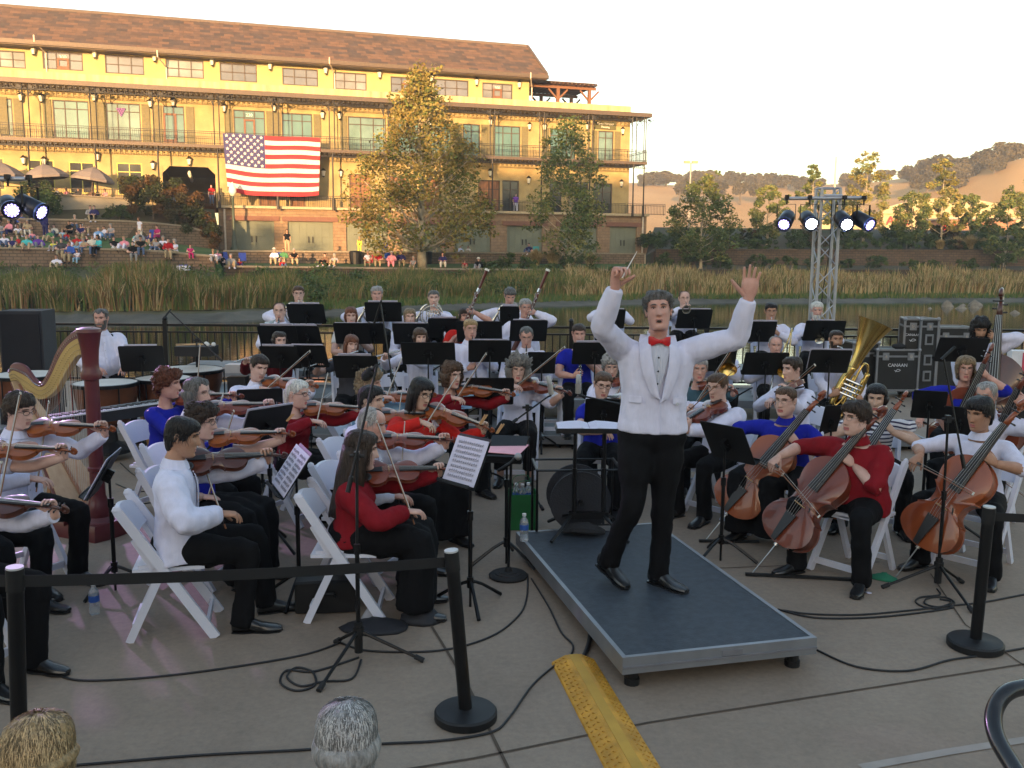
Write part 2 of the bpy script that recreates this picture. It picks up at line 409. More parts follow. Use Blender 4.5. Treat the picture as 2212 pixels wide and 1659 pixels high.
def band(z0, z1, y0, y1, u1, m, nm, inset=0):
 return MB().box(((UL+u1)/2, (y0+y1)/2, (z0+z1)/2), (u1-UL, y1-y0, z1-z0)).build(nm, m, bld)
band(Z2-.28, Z2-.02, -PB-.12, .0, ub, bronze, 'balcony_slab')
MB().box((ub/2, 2.0-PB, Z2-.15), (ub, 2*PB, .22)).build('balcony_return', bronze, bld)
band(ZR-.25, ZR+.12, -PB-.35, .0, ub+.3, bronze, 'canopy')
MB().box(((ub+.3)/2, 2.5, ZR-.06), (ub+.2, 5, .26)).build('canopy_return', bronze, bld)
def lacework(z, drop, u0, u1, nm):
 mb = MB(); n = int((u1-u0)/.42)
 for k in range(n):
  u = u0+(u1-u0)*k/n; mb.box((u, -PB, z-drop*.5), (.05, .04, drop)); mb.box((u+.2, -PB, z-drop*.75), (.2, .04, .05)); mb.box((u+.13, -PB, z-drop*.3), (.12, .04, .12))
 mb.box(((u0+u1)/2, -PB, z-drop), (u1-u0, .05, .05))
 return mb.build(nm, darkiron, bld)
lacework(ZR-.25, .42, UL, ub, 'iron_frieze'); lacework(Z2-.28, .36, UL, ub, 'iron_frieze')
def rail(z, u0, u1, y, nm='railing', ydir=None):
 mb = MB(); L = u1-u0
 for zz in (z+1.07, z+.92, z+.1): mb.box(((u0+u1)/2, y, zz), (L, .045, .045))
 n = int(L/.16)
 for k in range(n+1):
  u = u0+L*k/n; mb.box((u, y, z+.5), (.022 if k % 12 else .05, .022 if k % 12 else .05, 1.0))
 return mb.build(nm, darkiron, bld)
rail(Z2, UL, ub, -PB)
mb = MB()
for zz in (1.07, .92, .1): mb.box((ub-.02, -PB+2.5, Z2+zz), (.045, 5, .045))
for k in range(31): mb.box((ub-.02, -PB+k*.16, Z2+.5), (.022, .022, 1.0))
mb.build('railing', darkiron, bld)
rail(Z1, ug0, fac(1352, 450, 1.2)[0], -1.2)
rail(Z1, fac(1355, 450, 1.2)[0], fac(1437, 455, 1.2)[0], -1.2)
pcols = [-240, -90, 58, 203, 338, 468, 596, 717, 834, 950, 1064, 1171, 1276, 1371, 1394]
for k, px in enumerate(pcols):
 u = fac(px, 270, PB)[0]
 for d in (-.22, .22) if px != 1394 else (-.1, .1):
  MB().cyl((u+d, -PB, Z2), (u+d, -PB, ZR-.25), .05, 6).build('iron_post', darkiron, bld)
 mb = MB().cyl((u, -PB, Z1-.2 if px > 470 else Z1), (u, -PB, Z2-.28), .07, 8); mb.cyl((u, -PB, Z1-.2), (u, -PB, Z1+.9), .13, 8); mb.build('iron_post', darkiron, bld)
 mb = MB()
 for s in (-1, 1):
  mb.tube([(u+s*.25, -PB, ZR-1.15), (u+s*.45, -PB, ZR-.75), (u+s*.95, -PB, ZR-.42)], .035, 5, smooth=3)
  mb.box((u+s*.42, -PB, ZR-.5), (.3, .03, .22))
 mb.build('post_bracket', darkiron, bld)
def lantern(px, py, off):
 u, z = fac(px, py, off); y = -off-.28
 mb = MB().box((u, y+.2, z+.3), (.06, .3, .06)).lathe([(.05, .42), (.25, .22), (.24, .18)], 6, Matrix.Translation((u, y, z)))
 mb.lathe([(.02, -.4), (.12, -.3), (.13, -.27)], 6, Matrix.Translation((u, y, z)))
 l = mb.build('wall_lantern', darkiron, bld)
 MB().lathe([(.11, -.26), (.2, .18)], 6, Matrix.Translation((u, y, z))).build('lantern_glass', cream, l)
for p in [(73,111),(205,118),(334,126),(458,135),(583,144),(703,153),(819,162),(931,170),(1028,178),(1120,184)]: lantern(*p, -Y3)
for p in [(46,211),(90,213),(204,211),(325,225),(374,222),(484,235),(592,234),(696,249),(733,251),(927,264),(1058,264),(1142,274),(1174,275),(1267,274),(1343,284)]: lantern(*p, 0)
for p in [(52,347),(96,349),(211,339),(331,358),(409,349),(698,374),(735,375),(1057,374),(1140,390),(1340,397)]: lantern(*p, 0)
for p in [(74,82,1),(340,115,1),(711,130,1),(1145,162,1)]:
 u, z = fac(p[0], p[1], eo-Y3); MB().tube([(u, ye-.22, z+.2), (u, ye-.2, z-.3), (u+.6, Y3-.08, z-.9), (u+.6, Y3-.08, ZR+.3)], .06, 6).build('downspout', mat('pale downpipe', (.6, .5, .4), .5), bld)
u, z = fac(1307, 271, .05)
mb = MB().box((u, -.1, z), (2.3, .08, .75)); sg = mb.build('wall_sign', mat('olive sign board', (.10, .10, .05), .7), bld)
mb = MB(); text_mb(mb, 'Alpine Mortgage', .27, frame((u, -.16, z+.15), x=(1, 0, 0), z=(0, -1, 0)), .02); text_mb(mb, 'Planning', .27, frame((u, -.16, z-.17), x=(1, 0, 0), z=(0, -1, 0)), .02)
mb.build('sign_lettering', mat('white lettering', (.8, .8, .76), .5), sg)
u, z = fac(261, 239, .05); mb = MB()
for rr, n in enumerate((4, 3, 2, 1)):
 for k in range(n): mb.ball((u-.18*(n-1)/2+.18*k, -.02+.06, z+.15-.17*rr), (.1, .03, .1), 8)
mb.build('grape_emblem', mat('purple paint', (.18, .08, .25), .6), bld)
rw = mat('red stained timber', (.16, .07, .035), .7, var=.15)
pg = empty('pergola', label='red timber pergola standing on the roof terrace at the end of the top storey', cat='pergola'); pg.matrix_world = BMAT
ptz = ZR+2.72
cs = [fac(1205, 205, -2.0)[0], fac(1273, 205, -2.0)[0]]; y0, y1 = 2.0, 7.0; px0 = UE3+.2
for u in (cs[0], cs[1]):
 for y in (y0, y1):
  mb = MB().box((u, y, (ZR+.15+ptz)/2), (.3, .3, ptz-ZR-.15));
  for s in (-1, 1): mb.beam((u, y, ptz-1.1), (u+s*1.0, y, ptz-.1), .16)
  mb.build('pergola_post', rw, pg)
for y in (y0, y1): MB().box(((px0+cs[1]+.7)/2, y, ptz+.12), (cs[1]+.7-px0, .14, .28)).build('beam', rw, pg)
mb = MB()
for k in range(16): mb.box((px0+.3+(cs[1]+.2-px0)*k/15, (y0+y1)/2, ptz+.36), (.09, y1-y0+1.6, .18))
mb.build('rafters', mat('dark timber', (.10, .055, .035), .8), pg)
mb = MB()
for k in range(24): mb.box(((px0+cs[1]+.5)/2, y0-.7+(y1-y0+1.4)*k/23, ptz+.49), (cs[1]+.5-px0, .05, .06))
mb.build('battens', MATS['dark timber'], pg)
fl = empty('flag', label='large stars and stripes flag hung over the balcony railing, rippling', cat='flag'); fl.matrix_world = BMAT
fx0, fx1, fy0, fy1 = 481, 689, 288, 421
q0 = fac(481, 288, PB+.15); q1 = fac(692, 299, PB+.15); q2 = fac(688, 421, PB+.15); q3 = fac(492, 413, PB+.15)
def fpt(s, t, lift=0):
 a = Vector((q0[0], q0[1]))*(1-s)+Vector((q1[0], q1[1]))*s; b = Vector((q3[0], q3[1]))*(1-s)+Vector((q2[0], q2[1]))*s
 p = a*(1-t)+b*t; zz = p.y-.30*math.sin(math.pi*s)*t*(1 if t > .5 else t*2)+.05*math.sin(9*s+3*t)
 return Vector((p.x, -PB-.22-.10*math.sin(7*s+2.2*t)*t-.05*math.sin(19*s+1)*t-lift, zz))
red = mat('flag red', (.40, .025, .032), .8, var=.08); wht = mat('flag white', (.58, .56, .52), .8, var=.04); blu = mat('flag blue', (.045, .04, .13), .8, var=.08)
for k in range(13):
 mb = MB(); t0, t1 = k/13, (k+1)/13; s0 = .42 if k < 7 else 0
 n = 28; g = [[mb.addv(fpt(s0+(1-s0)*i/n, t)) for i in range(n+1)] for t in (t0, (t0+t1)/2, t1)]
 for r_ in range(2):
  for i in range(n): mb.addf((g[r_][i], g[r_][i+1], g[r_+1][i+1], g[r_+1][i]))
 mb.build('stripe', red if k % 2 == 0 else wht, fl, smooth=True)
mb = MB(); g = [[mb.addv(fpt(.42*i/12, 7/13*j/8)) for i in range(13)] for j in range(9)]
for j in range(8):
 for i in range(12): mb.addf((g[j][i], g[j][i+1], g[j+1][i+1], g[j+1][i]))
cant = mb.build('canton', blu, fl, smooth=True)
mb = MB()
for row in range(9):
 for c in range(6 if row % 2 == 0 else 5):
  s = .42*(c+.5+(.5 if row % 2 else 0))/6.0; t = 7/13*(row+.7)/9.4; p = fpt(s, t, .04); c0 = mb.addv(p); rr = .17
  ring = [mb.addv(p+Vector((math.sin(R(36*k))*(rr if k % 2 == 0 else rr*.42), 0, math.cos(R(36*k))*(rr if k % 2 == 0 else rr*.42)))) for k in range(10)]
  for k in range(10): mb.addf((c0, ring[k], ring[(k+1) % 10]))
mb.build('stars', wht, cant)
# ground, water, banks
WZ = -0.8
PROF = [  # px : (Y, z) profile from under the water to the top of the far bank
 (-500, [(33,-1.5),(36.5,-.8),(38.5,-.5),(49,.0),(56.8,1.3),(57,2.35),(61,2.6),(65,3.0),(70,3.5),(70.3,4.75),(74.5,6.1),(160,6.1)]),
 (300, [(35,-1.5),(39.5,-.8),(41.5,-.5),(51,.0),(58.8,1.3),(59,2.25),(64,2.5),(68,2.9),(72.5,3.3),(72.8,4.45),(78,6.05),(160,6.1)]),
 (466, [(36,-1.5),(41,-.8),(43,-.5),(53,.0),(60.6,1.0),(60.8,1.85),(66,2.0),(67,2.2),(77,2.5),(77.3,4.0),(80.5,5.9),(160,6.1)]),
 (482, [(36,-1.5),(41,-.8),(43,-.5),(54,-.1),(62,.5),(62.2,1.2),(70,1.45),(70.3,2.22),(78,2.28),(84,2.28),(90,2.28),(160,2.3)]),
 (1000, [(47,-1.5),(52,-.8),(55,-.5),(61,-.2),(68.5,.3),(68.7,1.0),(77,1.45),(77.3,2.22),(86,2.28),(90,2.28),(95,2.28),(160,2.3)]),
 (1395, [(53,-1.5),(58.5,-.8),(62,-.5),(67,-.1),(74,.5),(74.2,.9),(82,1.5),(82.3,2.22),(92,2.28),(95,2.28),(99,2.28),(160,2.3)]),
 (1412, [(53,-1.5),(59,-.8),(62,-.5),(68,-.1),(75,.5),(75.3,.9),(85,1.4),(85.3,2.6),(90,3.0),(95,4.2),(100,5.2),(160,5.4)]),
 (2700, [(62,-1.5),(68,-.8),(72,-.5),(75,-.1),(80,.6),(80.3,1.2),(90,1.5),(90.3,2.9),(96,3.4),(102,4.6),(108,5.2),(160,5.4)])]
def prof(px, k):
 for (a, pa), (b, pb) in zip(PROF, PROF[1:]):
  if px <= b or b == PROF[-1][0]:
   t = max(0, min(1, (px-a)/(b-a))); y = pa[k][0]*(1-t)+pb[k][0]*t; z = pa[k][1]*(1-t)+pb[k][1]*t
   p = at(px, 549, y); return Vector((p.x, y, z))
def ground_z(px, Y):
 pts = [prof(px, k) for k in range(12)]
 for a, b in zip(pts, pts[1:]):
  if a.y <= Y <= b.y: return a.z+(b.z-a.z)*(Y-a.y)/(b.y-a.y)
 return pts[-1].z if Y > pts[-1].y else pts[0].z
def gpt(px, Y): p = at(px, 549, Y); p.z = ground_z(px, Y); return p
mud = mat('grey shore mud', (.085, .08, .065), .9, var=.3, vscale=.8, bump=.4, bscale=4)
soil = mat('bank soil with green growth', (.05, .065, .025), .95, col2=(.10, .085, .045), vscale=.35, bump=.5, bscale=3)
lawn = mat('mown lawn', (.035, .085, .02), .95, col2=(.065, .12, .03), vscale=.5, bump=.5, bscale=12)
mulch = mat('brown mulch', (.06, .04, .028), .95, col2=(.045, .055, .022), vscale=.5, bump=.5, bscale=6)
pathm = mat('tan path', (.33, .27, .19), .9, var=.15, vscale=.8)
cols = list(np.arange(-500, 466, 22.))+[466, 482]+list(np.arange(500, 1395, 20.))+[1395, 1412]+list(np.arange(1440, 2701, 30.))
mb = MB(); grid = []
for px in cols:
 grid.append([mb.addv(prof(px, k)+Vector((0, 0, rnd.uniform(-.05, .05) if k in (1, 2, 3) else 0))) for k in range(12)])
for (pa, ca), (pb_, cb) in zip(zip(cols, grid), zip(cols[1:], grid[1:])):
 px = (pa+pb_)/2
 for k in range(11):
  left = px < 475; mid = 475 < px < 1400
  s = 0 if k < 2 else 1 if k < 4 else (2 if (left and k < 8) or (mid and k < 6) else 3 if not mid else 4)
  mb.slot(s).addf((ca[k], cb[k], cb[k+1], ca[k+1]))
mb.slot(3)
tag(mb.build('far_bank_ground', [mud, soil, lawn, mulch, pathm]), kind='structure')
gold = mat('dry golden grass', (.40, .215, .075), .95, col2=(.50, .30, .115), vscale=.03, detail=8, bump=.3, bscale=.3)
mb = MB(); mb.quad((-3000, 155, 5.2), (3000, 155, 5.2), (3000, 4000, 5.2), (-3000, 4000, 5.2)); tag(mb.build('ground', gold), kind='structure')
mb = MB(); mb.quad((-400, 15.9, -1.6), (400, 15.9, -1.6), (400, 80, -1.6), (-400, 80, -1.6)); tag(mb.build('lake_bed', mud), kind='structure')
wm, nt, b = matnodes('lake water')
b.inputs['Base Color'].default_value = (.022, .024, .014, 1); b.inputs['Roughness'].default_value = .05; b.inputs['Specular IOR Level'].default_value = .35
tc = nt.nodes.new('ShaderNodeTexCoord'); mp = nt.nodes.new('ShaderNodeMapping'); mp.inputs['Scale'].default_value = (1, 2.2, 1); n = nt.nodes.new('ShaderNodeTexNoise'); n.inputs['Scale'].default_value = 1.6; n.inputs['Detail'].default_value = 4
nt.links.new(tc.outputs['Object'], mp.inputs[0]); nt.links.new(mp.outputs[0], n.inputs[0]); bp = nt.nodes.new('ShaderNodeBump'); bp.inputs['Strength'].default_value = .12; bp.inputs['Distance'].default_value = .05
nt.links.new(n.outputs[0], bp.inputs['Height']); nt.links.new(bp.outputs[0], b.inputs['Normal'])
mb = MB(); mb.quad((-400, 15.7, WZ), (400, 15.7, WZ), (400, 78, WZ), (-400, 78, WZ)); tag(mb.build('lake_water', wm), kind='structure')
hp = [(900,420),(1200,408),(1300,402),(1360,394),(1450,400),(1550,396),(1700,400),(1850,397),(1910,390),(1940,384),(2040,376),(2120,358),(2212,339),(2400,310),(2700,290),(3200,280)]
def hill_y(px):
 for (a, ya), (b_, yb_) in zip(hp, hp[1:]):
  if px <= b_: t = max(0, (px-a)/(b_-a)); t = t*t*(3-2*t); return ya*(1-t)+yb_*t
 return hp[-1][1]
def hill_pt(px, s):
 """s 0 foot .. 1 ridge"""
 Yr = 420 if px < 1800 else 420-120*min(1, (px-1800)/400)
 top = at(px, hill_y(px), Yr); foot = at(px, 549, 215); Y = 215+(Yr-215)*s; p = at(px, 549, Y)
 p.z = 5.3+(top.z-5.3)*(s**1.15)+1.2*math.sin(px*.013+s*5)*s*(1-s)
 return p
mb = MB(); hc = list(range(900, 3201, 50)); g = [[mb.addv(hill_pt(px, s/12)) for s in range(13)]+[mb.addv(at(px, 549, 700))] for px in hc]
for a, b_ in zip(g, g[1:]):
 for k in range(13): mb.addf((a[k], b_[k], b_[k+1], a[k+1]))
tag(mb.build('golden_hills', gold, smooth=True), kind='structure')
wall_tan = blockmat('tan block wall', (.21, .15, .105), (.17, .12, .085), (.10, .075, .055), .45, .2)
wall_brown = blockmat('brown block wall', (.13, .085, .055), (.095, .065, .045), (.06, .045, .035), .5, .22)
def rwall(k, px0, px1, m, label, h_extra=.08, th=.45, n=14, capm=None, name='retaining_wall', drop=.5):
 pts = [px0+(px1-px0)*i/n for i in range(n+1)]; root = empty(name, prof(px0, k), label=label, cat='wall')
 mb = MB(); cp = MB(); o = root.location; R1 = []; R2 = []
 for px in pts:
  a = prof(px, k)-o; b_ = prof(px, k+1)-o; dy = Vector((0, -th*.6, 0)); zb = a.z-drop; zt = b_.z+h_extra
  R1.append([Vector((a.x, a.y-.14, zb)), Vector((a.x, a.y+th, zb)), Vector((a.x, a.y+th, zt)), Vector((a.x, a.y-.12, zt))])
  R2.append([Vector((a.x, a.y-.2, zt+.002)), Vector((a.x, a.y+th+.04, zt+.002)), Vector((a.x, a.y+th+.04, zt+.12)), Vector((a.x, a.y-.2, zt+.12))])
 mb.loft(R1).build('wall_face', m, root); cp.loft(R2).build('coping', capm or mat('pale block coping', (.24, .20, .15), .9), root)
 return root
rwall(4, -480, 464, wall_tan, 'lowest tan block retaining wall on the left bank with spectators sitting on it')
rwall(8, -480, 470, wall_tan, 'upper tan block retaining wall behind the spectators on the left lawn')
rwall(4, 484, 1340, wall_brown, 'low brown block wall along the front edge of the middle lawn')
rwall(6, 484, 1392, wall_tan, 'low tan block wall in front of the green garage doors')
rwall(6, 1416, 2650, wall_brown, 'long brown retaining wall on the right bank below the trees', capm=wall_brown)
rwall(4, 1500, 2650, mat('dark timber edging', (.05, .038, .03), .9), 'dark low ledge above the reeds on the right bank', capm=MATS['dark timber edging'])
r = empty('concrete_wall', at(100, 549, 75.2), label='pale stained concrete wall below the cafe terrace with umbrellas', cat='wall'); r.location.z = 0
a = at(100, 549, 75.2)-r.location; b_ = at(285, 549, 77.2)-r.location; a.z = b_.z = 0
mb = MB()
mb.prism([(a.x, a.y, 4.6), (b_.x, b_.y, 4.6), (b_.x, b_.y, 6.5), (a.x, a.y, 6.75)], (0, 0, 0), (-.1, .5, 0)); mb.build('wall_face', tan_conc, r)
MB().beam((a.x-.1, a.y+.2, 6.8), (b_.x, b_.y+.2, 6.56), .7, .1, up=(0, 0, 1)).build('coping', MATS['pale block coping'], r)
# foliage
def leafmats(key, cols_, rough=.8):
 out = []
 for i, c in enumerate(cols_):
  m = mat('%s leaves %s' % (key, 'abcdef'[i]), c, rough, var=.25, vscale=.6, spec=.15); out.append(m)
 return out
def leaf_cloud(centers, radii, n, size, seed, squash=.8, light=None):
 rs = np.random.RandomState(seed)
 cs = np.asarray(centers, float); rr = np.asarray(radii, float); w = rr**2; w /= w.sum()
 pick = rs.choice(len(cs), n, p=w)
 d = rs.normal(size=(n, 3)); d /= np.linalg.norm(d, axis=1)[:, None]
 rad = rr[pick]*(rs.uniform(.15, 1, n)**.6); p = cs[pick]+d*rad[:, None]*np.array([1, 1, squash])
 a = rs.normal(size=(n, 3)); a[:, 2] *= .6; a /= np.linalg.norm(a, axis=1)[:, None]
 b_ = rs.normal(size=(n, 3)); b_ -= a*(a*b_).sum(1)[:, None]; b_ /= np.linalg.norm(b_, axis=1)[:, None]
 s = size*rs.uniform(.6, 1.35, n)[:, None]; a = a*s; b_ = b_*s*.62
 V = np.stack([p-a*.5, p+b_*.5-a*.05, p+a*.5, p-b_*.5-a*.05], 1).reshape(-1, 3)
 F = np.arange(n*4).reshape(-1, 4)
 return V, F, pick, rs
def tree(base, H, W, trunk_h, nleaf, lsize, mats3, label, seed, bark, nm='tree', shape='round', trunk_r=None, clumps=None, group=None, cat='tree', lean=0, rake=.75, open_=.9):
 rs = random.Random(seed); root = empty(nm, base, label=label, cat=cat, group=group)
 tr = trunk_r or H*.022; mb = MB()
 top = Vector((lean*H*.2, 0, H*.9))
 path = [Vector((0, 0, -.3))]+[Vector((top.x*(k/6)**1.5+rs.uniform(-1, 1)*H*.012, rs.uniform(-1, 1)*H*.012, H*.9*k/6)) for k in range(1, 7)]
 mb.tube(path, [tr*1.25]+[tr*(1-.14*k) for k in range(1, 7)], 8, smooth=2)
 cc, rr = [], []
 nb = clumps or 34
 for i in range(nb):
  t = (i+.5)/nb; z = trunk_h+(H-trunk_h)*t*.95
  prof_ = {'round': math.sin(math.pi*min(1, .12+.86*t))**.7, 'cone': (1-t)**.75*min(1, t*5+.35), 'egg': math.sin(math.pi*(t*.8+.16))**.8*(1-.35*t)}[shape]
  ang = i*2.4+rs.uniform(-.5, .5); q = rs.uniform(.35, 1)**.6*open_; rad = W/2*prof_*q
  c = Vector((top.x*(z/H)**1.5+math.cos(ang)*rad, math.sin(ang)*rad, z))
  r0 = (W*.115+W*.06*rs.random())*(.55+.45*prof_)
  cc.append(c[:]); rr.append(r0)
  zb = max(trunk_h*.7, z-rad*rake); k = min(5.9, zb/(H*.9)*6); p0 = path[int(k)].lerp(path[min(6, int(k)+1)], k-int(k))
  if zb < H*.85: mb.tube([p0, p0.lerp(c, .5)+Vector((0, 0, -rad*.06)), c], [tr*.38*(1.1-t*.7), tr*.22*(1.1-t*.6), tr*.08], 5, smooth=2)
  for s_ in range(2):
   cc.append((c.x+rs.uniform(-1, 1)*r0*1.3, c.y+rs.uniform(-1, 1)*r0*1.3, c.z+rs.uniform(-.9, .9)*r0)); rr.append(r0*rs.uniform(.35, .6))
 mb.build('trunk', bark, root, smooth=True)
 V, F, pick, r2 = leaf_cloud(cc, rr, nleaf, lsize, seed)
 cm = r2.randint(0, len(mats3), len(cc)); mi = np.where(r2.uniform(size=nleaf) < .55, cm[pick], r2.randint(0, len(mats3), nleaf))
 np_mesh('crown', V, F, mats3, mi, root)
 return root
bark_pale = mat('pale mottled bark', (.42, .36, .26), .85, col2=(.25, .21, .15), vscale=3)
bark_dark = mat('dark bark', (.10, .08, .06), .9)
autumn = leafmats('autumn sycamore', [(.17, .15, .038), (.20, .145, .038), (.10, .12, .032), (.25, .205, .065)])
green = leafmats('green sycamore', [(.09, .125, .045), (.13, .155, .055), (.17, .17, .055), (.07, .10, .035)])
oakm = leafmats('oak', [(.07, .06, .035), (.09, .075, .042), (.05, .045, .028)])
bushm = leafmats('bush', [(.05, .08, .028), (.07, .10, .03), (.04, .06, .025)])
rustm = leafmats('rusty bush', [(.05, .042, .018), (.035, .048, .018), (.085, .045, .018), (.03, .042, .016)])
tree(gpt(912, 70.5), 14.8, 11.2, 1.9, 16500, .26, autumn, 'large autumn gold sycamore in front of the building, tallest tree on the bank', 3, bark_pale, 'sycamore_tree', 'cone', .33, 70, open_=1.12)
tree(gpt(1228, 74), 12.2, 7.4, 1.3, 8500, .24, green, 'green sycamore in front of the right end of the building, beside the gold one', 5, bark_pale, 'sycamore_tree', 'egg', .16, 40)
tree(gpt(1515, 80), 8.0, 6.6, 1.0, 7500, .24, green, 'rounded green sycamore just right of the building beside the parking lamp', 8, bark_pale, 'sycamore_tree', 'egg', .14, 30)
tt = [(1655,92,6.0,4.2,'narrow young tree left of the lighting truss'),(1748,98,7.4,3.4,'young tree right behind the lighting truss top'),(1862,95,9.2,5.6,'tall gold topped young tree right of the lighting truss'),(1965,92,5.6,4.4,'young tree in front of the red store lettering'),(2030,95,8.6,4.6,'gold topped young tree left of the bare hill'),(2172,86,7.2,5.4,'bushy young tree at the right edge of the far bank'),(2090,100,4.4,3.6,'small tree before the foot of the bare hill'),(1800,102,4.0,3.6,'small tree directly behind the right hand stage lights'),(2240,98,8.0,6,'tree partly cut by the right edge of the view')]
for i, (px, Y, H, W, lb) in enumerate(tt):
 tree(gpt(px, Y), H, W, H*.16, 4600, .25, green if i not in (2, 4) else [green[1], autumn[0], green[2], autumn[3]], lb, 20+i, bark_pale, 'young_tree', 'egg' if i % 3 else 'round', .11, 20, group='young trees on the right bank')
oaks = [(1392,388,13,405),(1415,383,14,410),(1440,384,13,410),(1478,387,13,410),(1505,382,16,410),(1535,384,15,410),(1562,386,13,410),(1590,383,13,410),(1622,388,12,410),(1648,385,14,405),(1680,388,14,410),(1700,390,12,400),(1838,388,14,400),(1862,385,13,400),(1916,377,12,400),(1500,402,14,330),(1545,405,15,330),(1600,405,15,330),(1640,408,13,330),(1470,405,14,330),(1968,372,15,360),(1992,366,16,350),(2012,360,18,350),(2038,358,20,340),(2062,360,18,335),(2088,372,22,320),(2030,385,18,320),(2060,385,20,310),(2108,346,17,325),(2135,341,17,320),(2152,350,17,305),(2170,335,17,315),(2182,322,15,315),(2198,326,16,310),(2005,388,16,310),(1985,392,14,300),(1850,402,15,330),(1900,408,14,320),(1760,398,14,380),(1730,395,14,380)]
ORD = 'first second third fourth fifth sixth seventh eighth ninth tenth eleventh twelfth thirteenth fourteenth fifteenth sixteenth seventeenth eighteenth nineteenth twentieth twenty-first twenty-second'.split()
oaks.sort(); NL = sum(o[0] < 1800 for o in oaks)
for i, (px, py, r_, Y) in enumerate(oaks):
 c = at(px, py, Y); rad = r_/FPX*Y
 if i < 5:
  rs = random.Random(90+i); cc = [(rs.uniform(-.6, .6), rs.uniform(-.6, .6), rs.uniform(-.3, .45)) for _ in range(16)]; rr = [rs.uniform(.3, .5) for _ in cc]
  V, F, pick, r2 = leaf_cloud(cc, rr, 3000, .22, 90+i); root = empty('oak_tree', label='x', cat='tree', group='oaks on the golden hills')
  np_mesh('crown', V, F, oakm, r2.randint(0, 3, len(cc))[pick], root)
  MB().tube([(0, 0, -1.5), (.05, 0, -.7), (0, 0, .2)], [.13, .1, .05], 6).build('trunk', bark_dark, root); remember(root)
  OAKP = globals().get('OAKP', []); OAKP.append(root)
 else: root = dup(OAKP[i % 5])
 root.location = c; root.scale = (rad*1.7, rad*1.7, rad*1.35); root.rotation_euler = (0, 0, i*1.3); k_ = .75+.5*((i*37) % 11)/10; root.scale = (rad*1.7*k_, rad*1.7*k_, rad*1.35*(.8+.35*k_)); root.location.z -= rad*.25
 root['group'] = 'oaks on the far left skyline' if px < 1800 else 'oaks on the right golden hill'
 root['label'] = (ORD[i]+' oak from the left on the far skyline beyond the building' if px < 1800 else ORD[i-NL]+' oak from the left in the clump by the bare golden slope')
def bush(base, W, H, n, ls, ms, label, seed, group=None, nm='shrub', cat='shrub', D=None):
 rs = random.Random(seed); D = D or W; cc = []; rr = []
 for _ in range(22):
  a = rs.uniform(0, 6.28); q = rs.random()**.5; z = rs.uniform(.1, 1)
  cc.append((math.cos(a)*q*W*.42*(1.1-z*.5), math.sin(a)*q*D*.42*(1.1-z*.5), z*H*.8)); rr.append(min(W, H)*.2)
 V, F, pick, r2 = leaf_cloud(cc, rr, n, ls, seed)
 root = empty(nm, base, label=label, cat=cat, group=group)
 np_mesh('foliage', V, F, ms, r2.randint(0, len(ms), len(cc))[pick], root)
 MB().tube([(0, 0, -.3), (0, 0, H*.5)], [.08, .03], 5).build('stem', bark_dark, root)
 return root
for i, (px, y, w, h) in enumerate([(290,495,60,80),(335,498,60,82),(382,500,62,88),(425,503,60,80),(455,505,44,56)]):
 Y = 74.6+i*.5; b0 = gpt(px, Y); k = Y/FPX
 bush(b0, w*k*1.15, h*k*1.25, 5200, .2, rustm, ['leftmost rusty tall shrub above the upper wall','second rusty tall shrub from the left above the upper wall','tall shrub with orange top below the passage','dark green and rust shrub below the passage right side','shortest rusty shrub beside the garage storey'][i], 50+i, 'tall rusty shrubs above the upper wall')
bush(gpt(262, 73.6), 2.8, 1.3, 1200, .16, bushm, 'low dark green shrub before the concrete wall', 60)
bush(gpt(90, 73.6), 4.6, 3.0, 3000, .2, bushm, 'dark green bush left of the concrete wall, behind the stage lights', 61)
rs = random.Random(5)
for i in range(34):
 px = 1408+(i % 17)*50+rs.uniform(-16, 16); row = i//17; Y = (87.5 if row == 0 else 92.5)+rs.uniform(-1, 1)+(px-1400)*.005
 bush(gpt(px, Y), rs.uniform(2.6, 4.2), rs.uniform(1.0, 1.9)+.3*row, 1100, .2, bushm if rs.random() < .75 else rustm, ORD[i % 17]+' shrub from the left in the '+['lower', 'upper'][i//17]+' row behind the long brown wall', 100+i, 'shrubs on the right bank slope')
for i in range(12):
 px = 1420+i*68+rs.uniform(-20, 20); Y = 79+rs.uniform(-1, 2)+(px-1400)*.005
 bush(gpt(px, Y), rs.uniform(2, 4.0), rs.uniform(.8, 1.6), 900, .18, bushm, ORD[i]+' low shrub from the left between the brown wall and reeds', 150+i, 'low shrubs above the right reeds')
for i in range(8):
 px = 1050+i*46; Y = 72+rs.uniform(-1, 1.5)
 bush(gpt(px, Y), rs.uniform(1.8, 3.2), rs.uniform(.7, 1.5), 900, .16, bushm, ORD[i]+' low shrub from the left before the shaded garage doors', 170+i, 'low shrubs before the garage doors')
def blades(base_pts, heights, seed, width=.05, bend=.5):
 rs = np.random.RandomState(seed); n = len(base_pts); B = np.asarray(base_pts, float); h = np.asarray(heights)[:, None]
 a = rs.uniform(0, 6.28, n); d = np.stack([np.cos(a), np.sin(a), np.zeros(n)], 1); bn = (rs.uniform(.05, 1, n)**1.6*bend)[:, None]
 a2 = rs.normal(0, .5, n); w = np.stack([np.cos(a2), np.sin(a2), np.zeros(n)], 1)*width/2*rs.uniform(.6, 1.4, n)[:, None]
 up = np.array([0, 0, 1.])
 m = B+d*bn*h*.35+up*h*.55; t = B+d*bn*h*1.0+up*h*(1-.35*bn)
 V = np.stack([B-w, B+w, m+w*.8, m-w*.8, t+w*.15, t-w*.15], 1).reshape(-1, 3)
 i0 = np.arange(n)[:, None]*6; F = np.concatenate([i0+np.array([[0, 1, 2, 3]]), i0+np.array([[3, 2, 4, 5]])], 1).reshape(-1, 4)
 return V, F
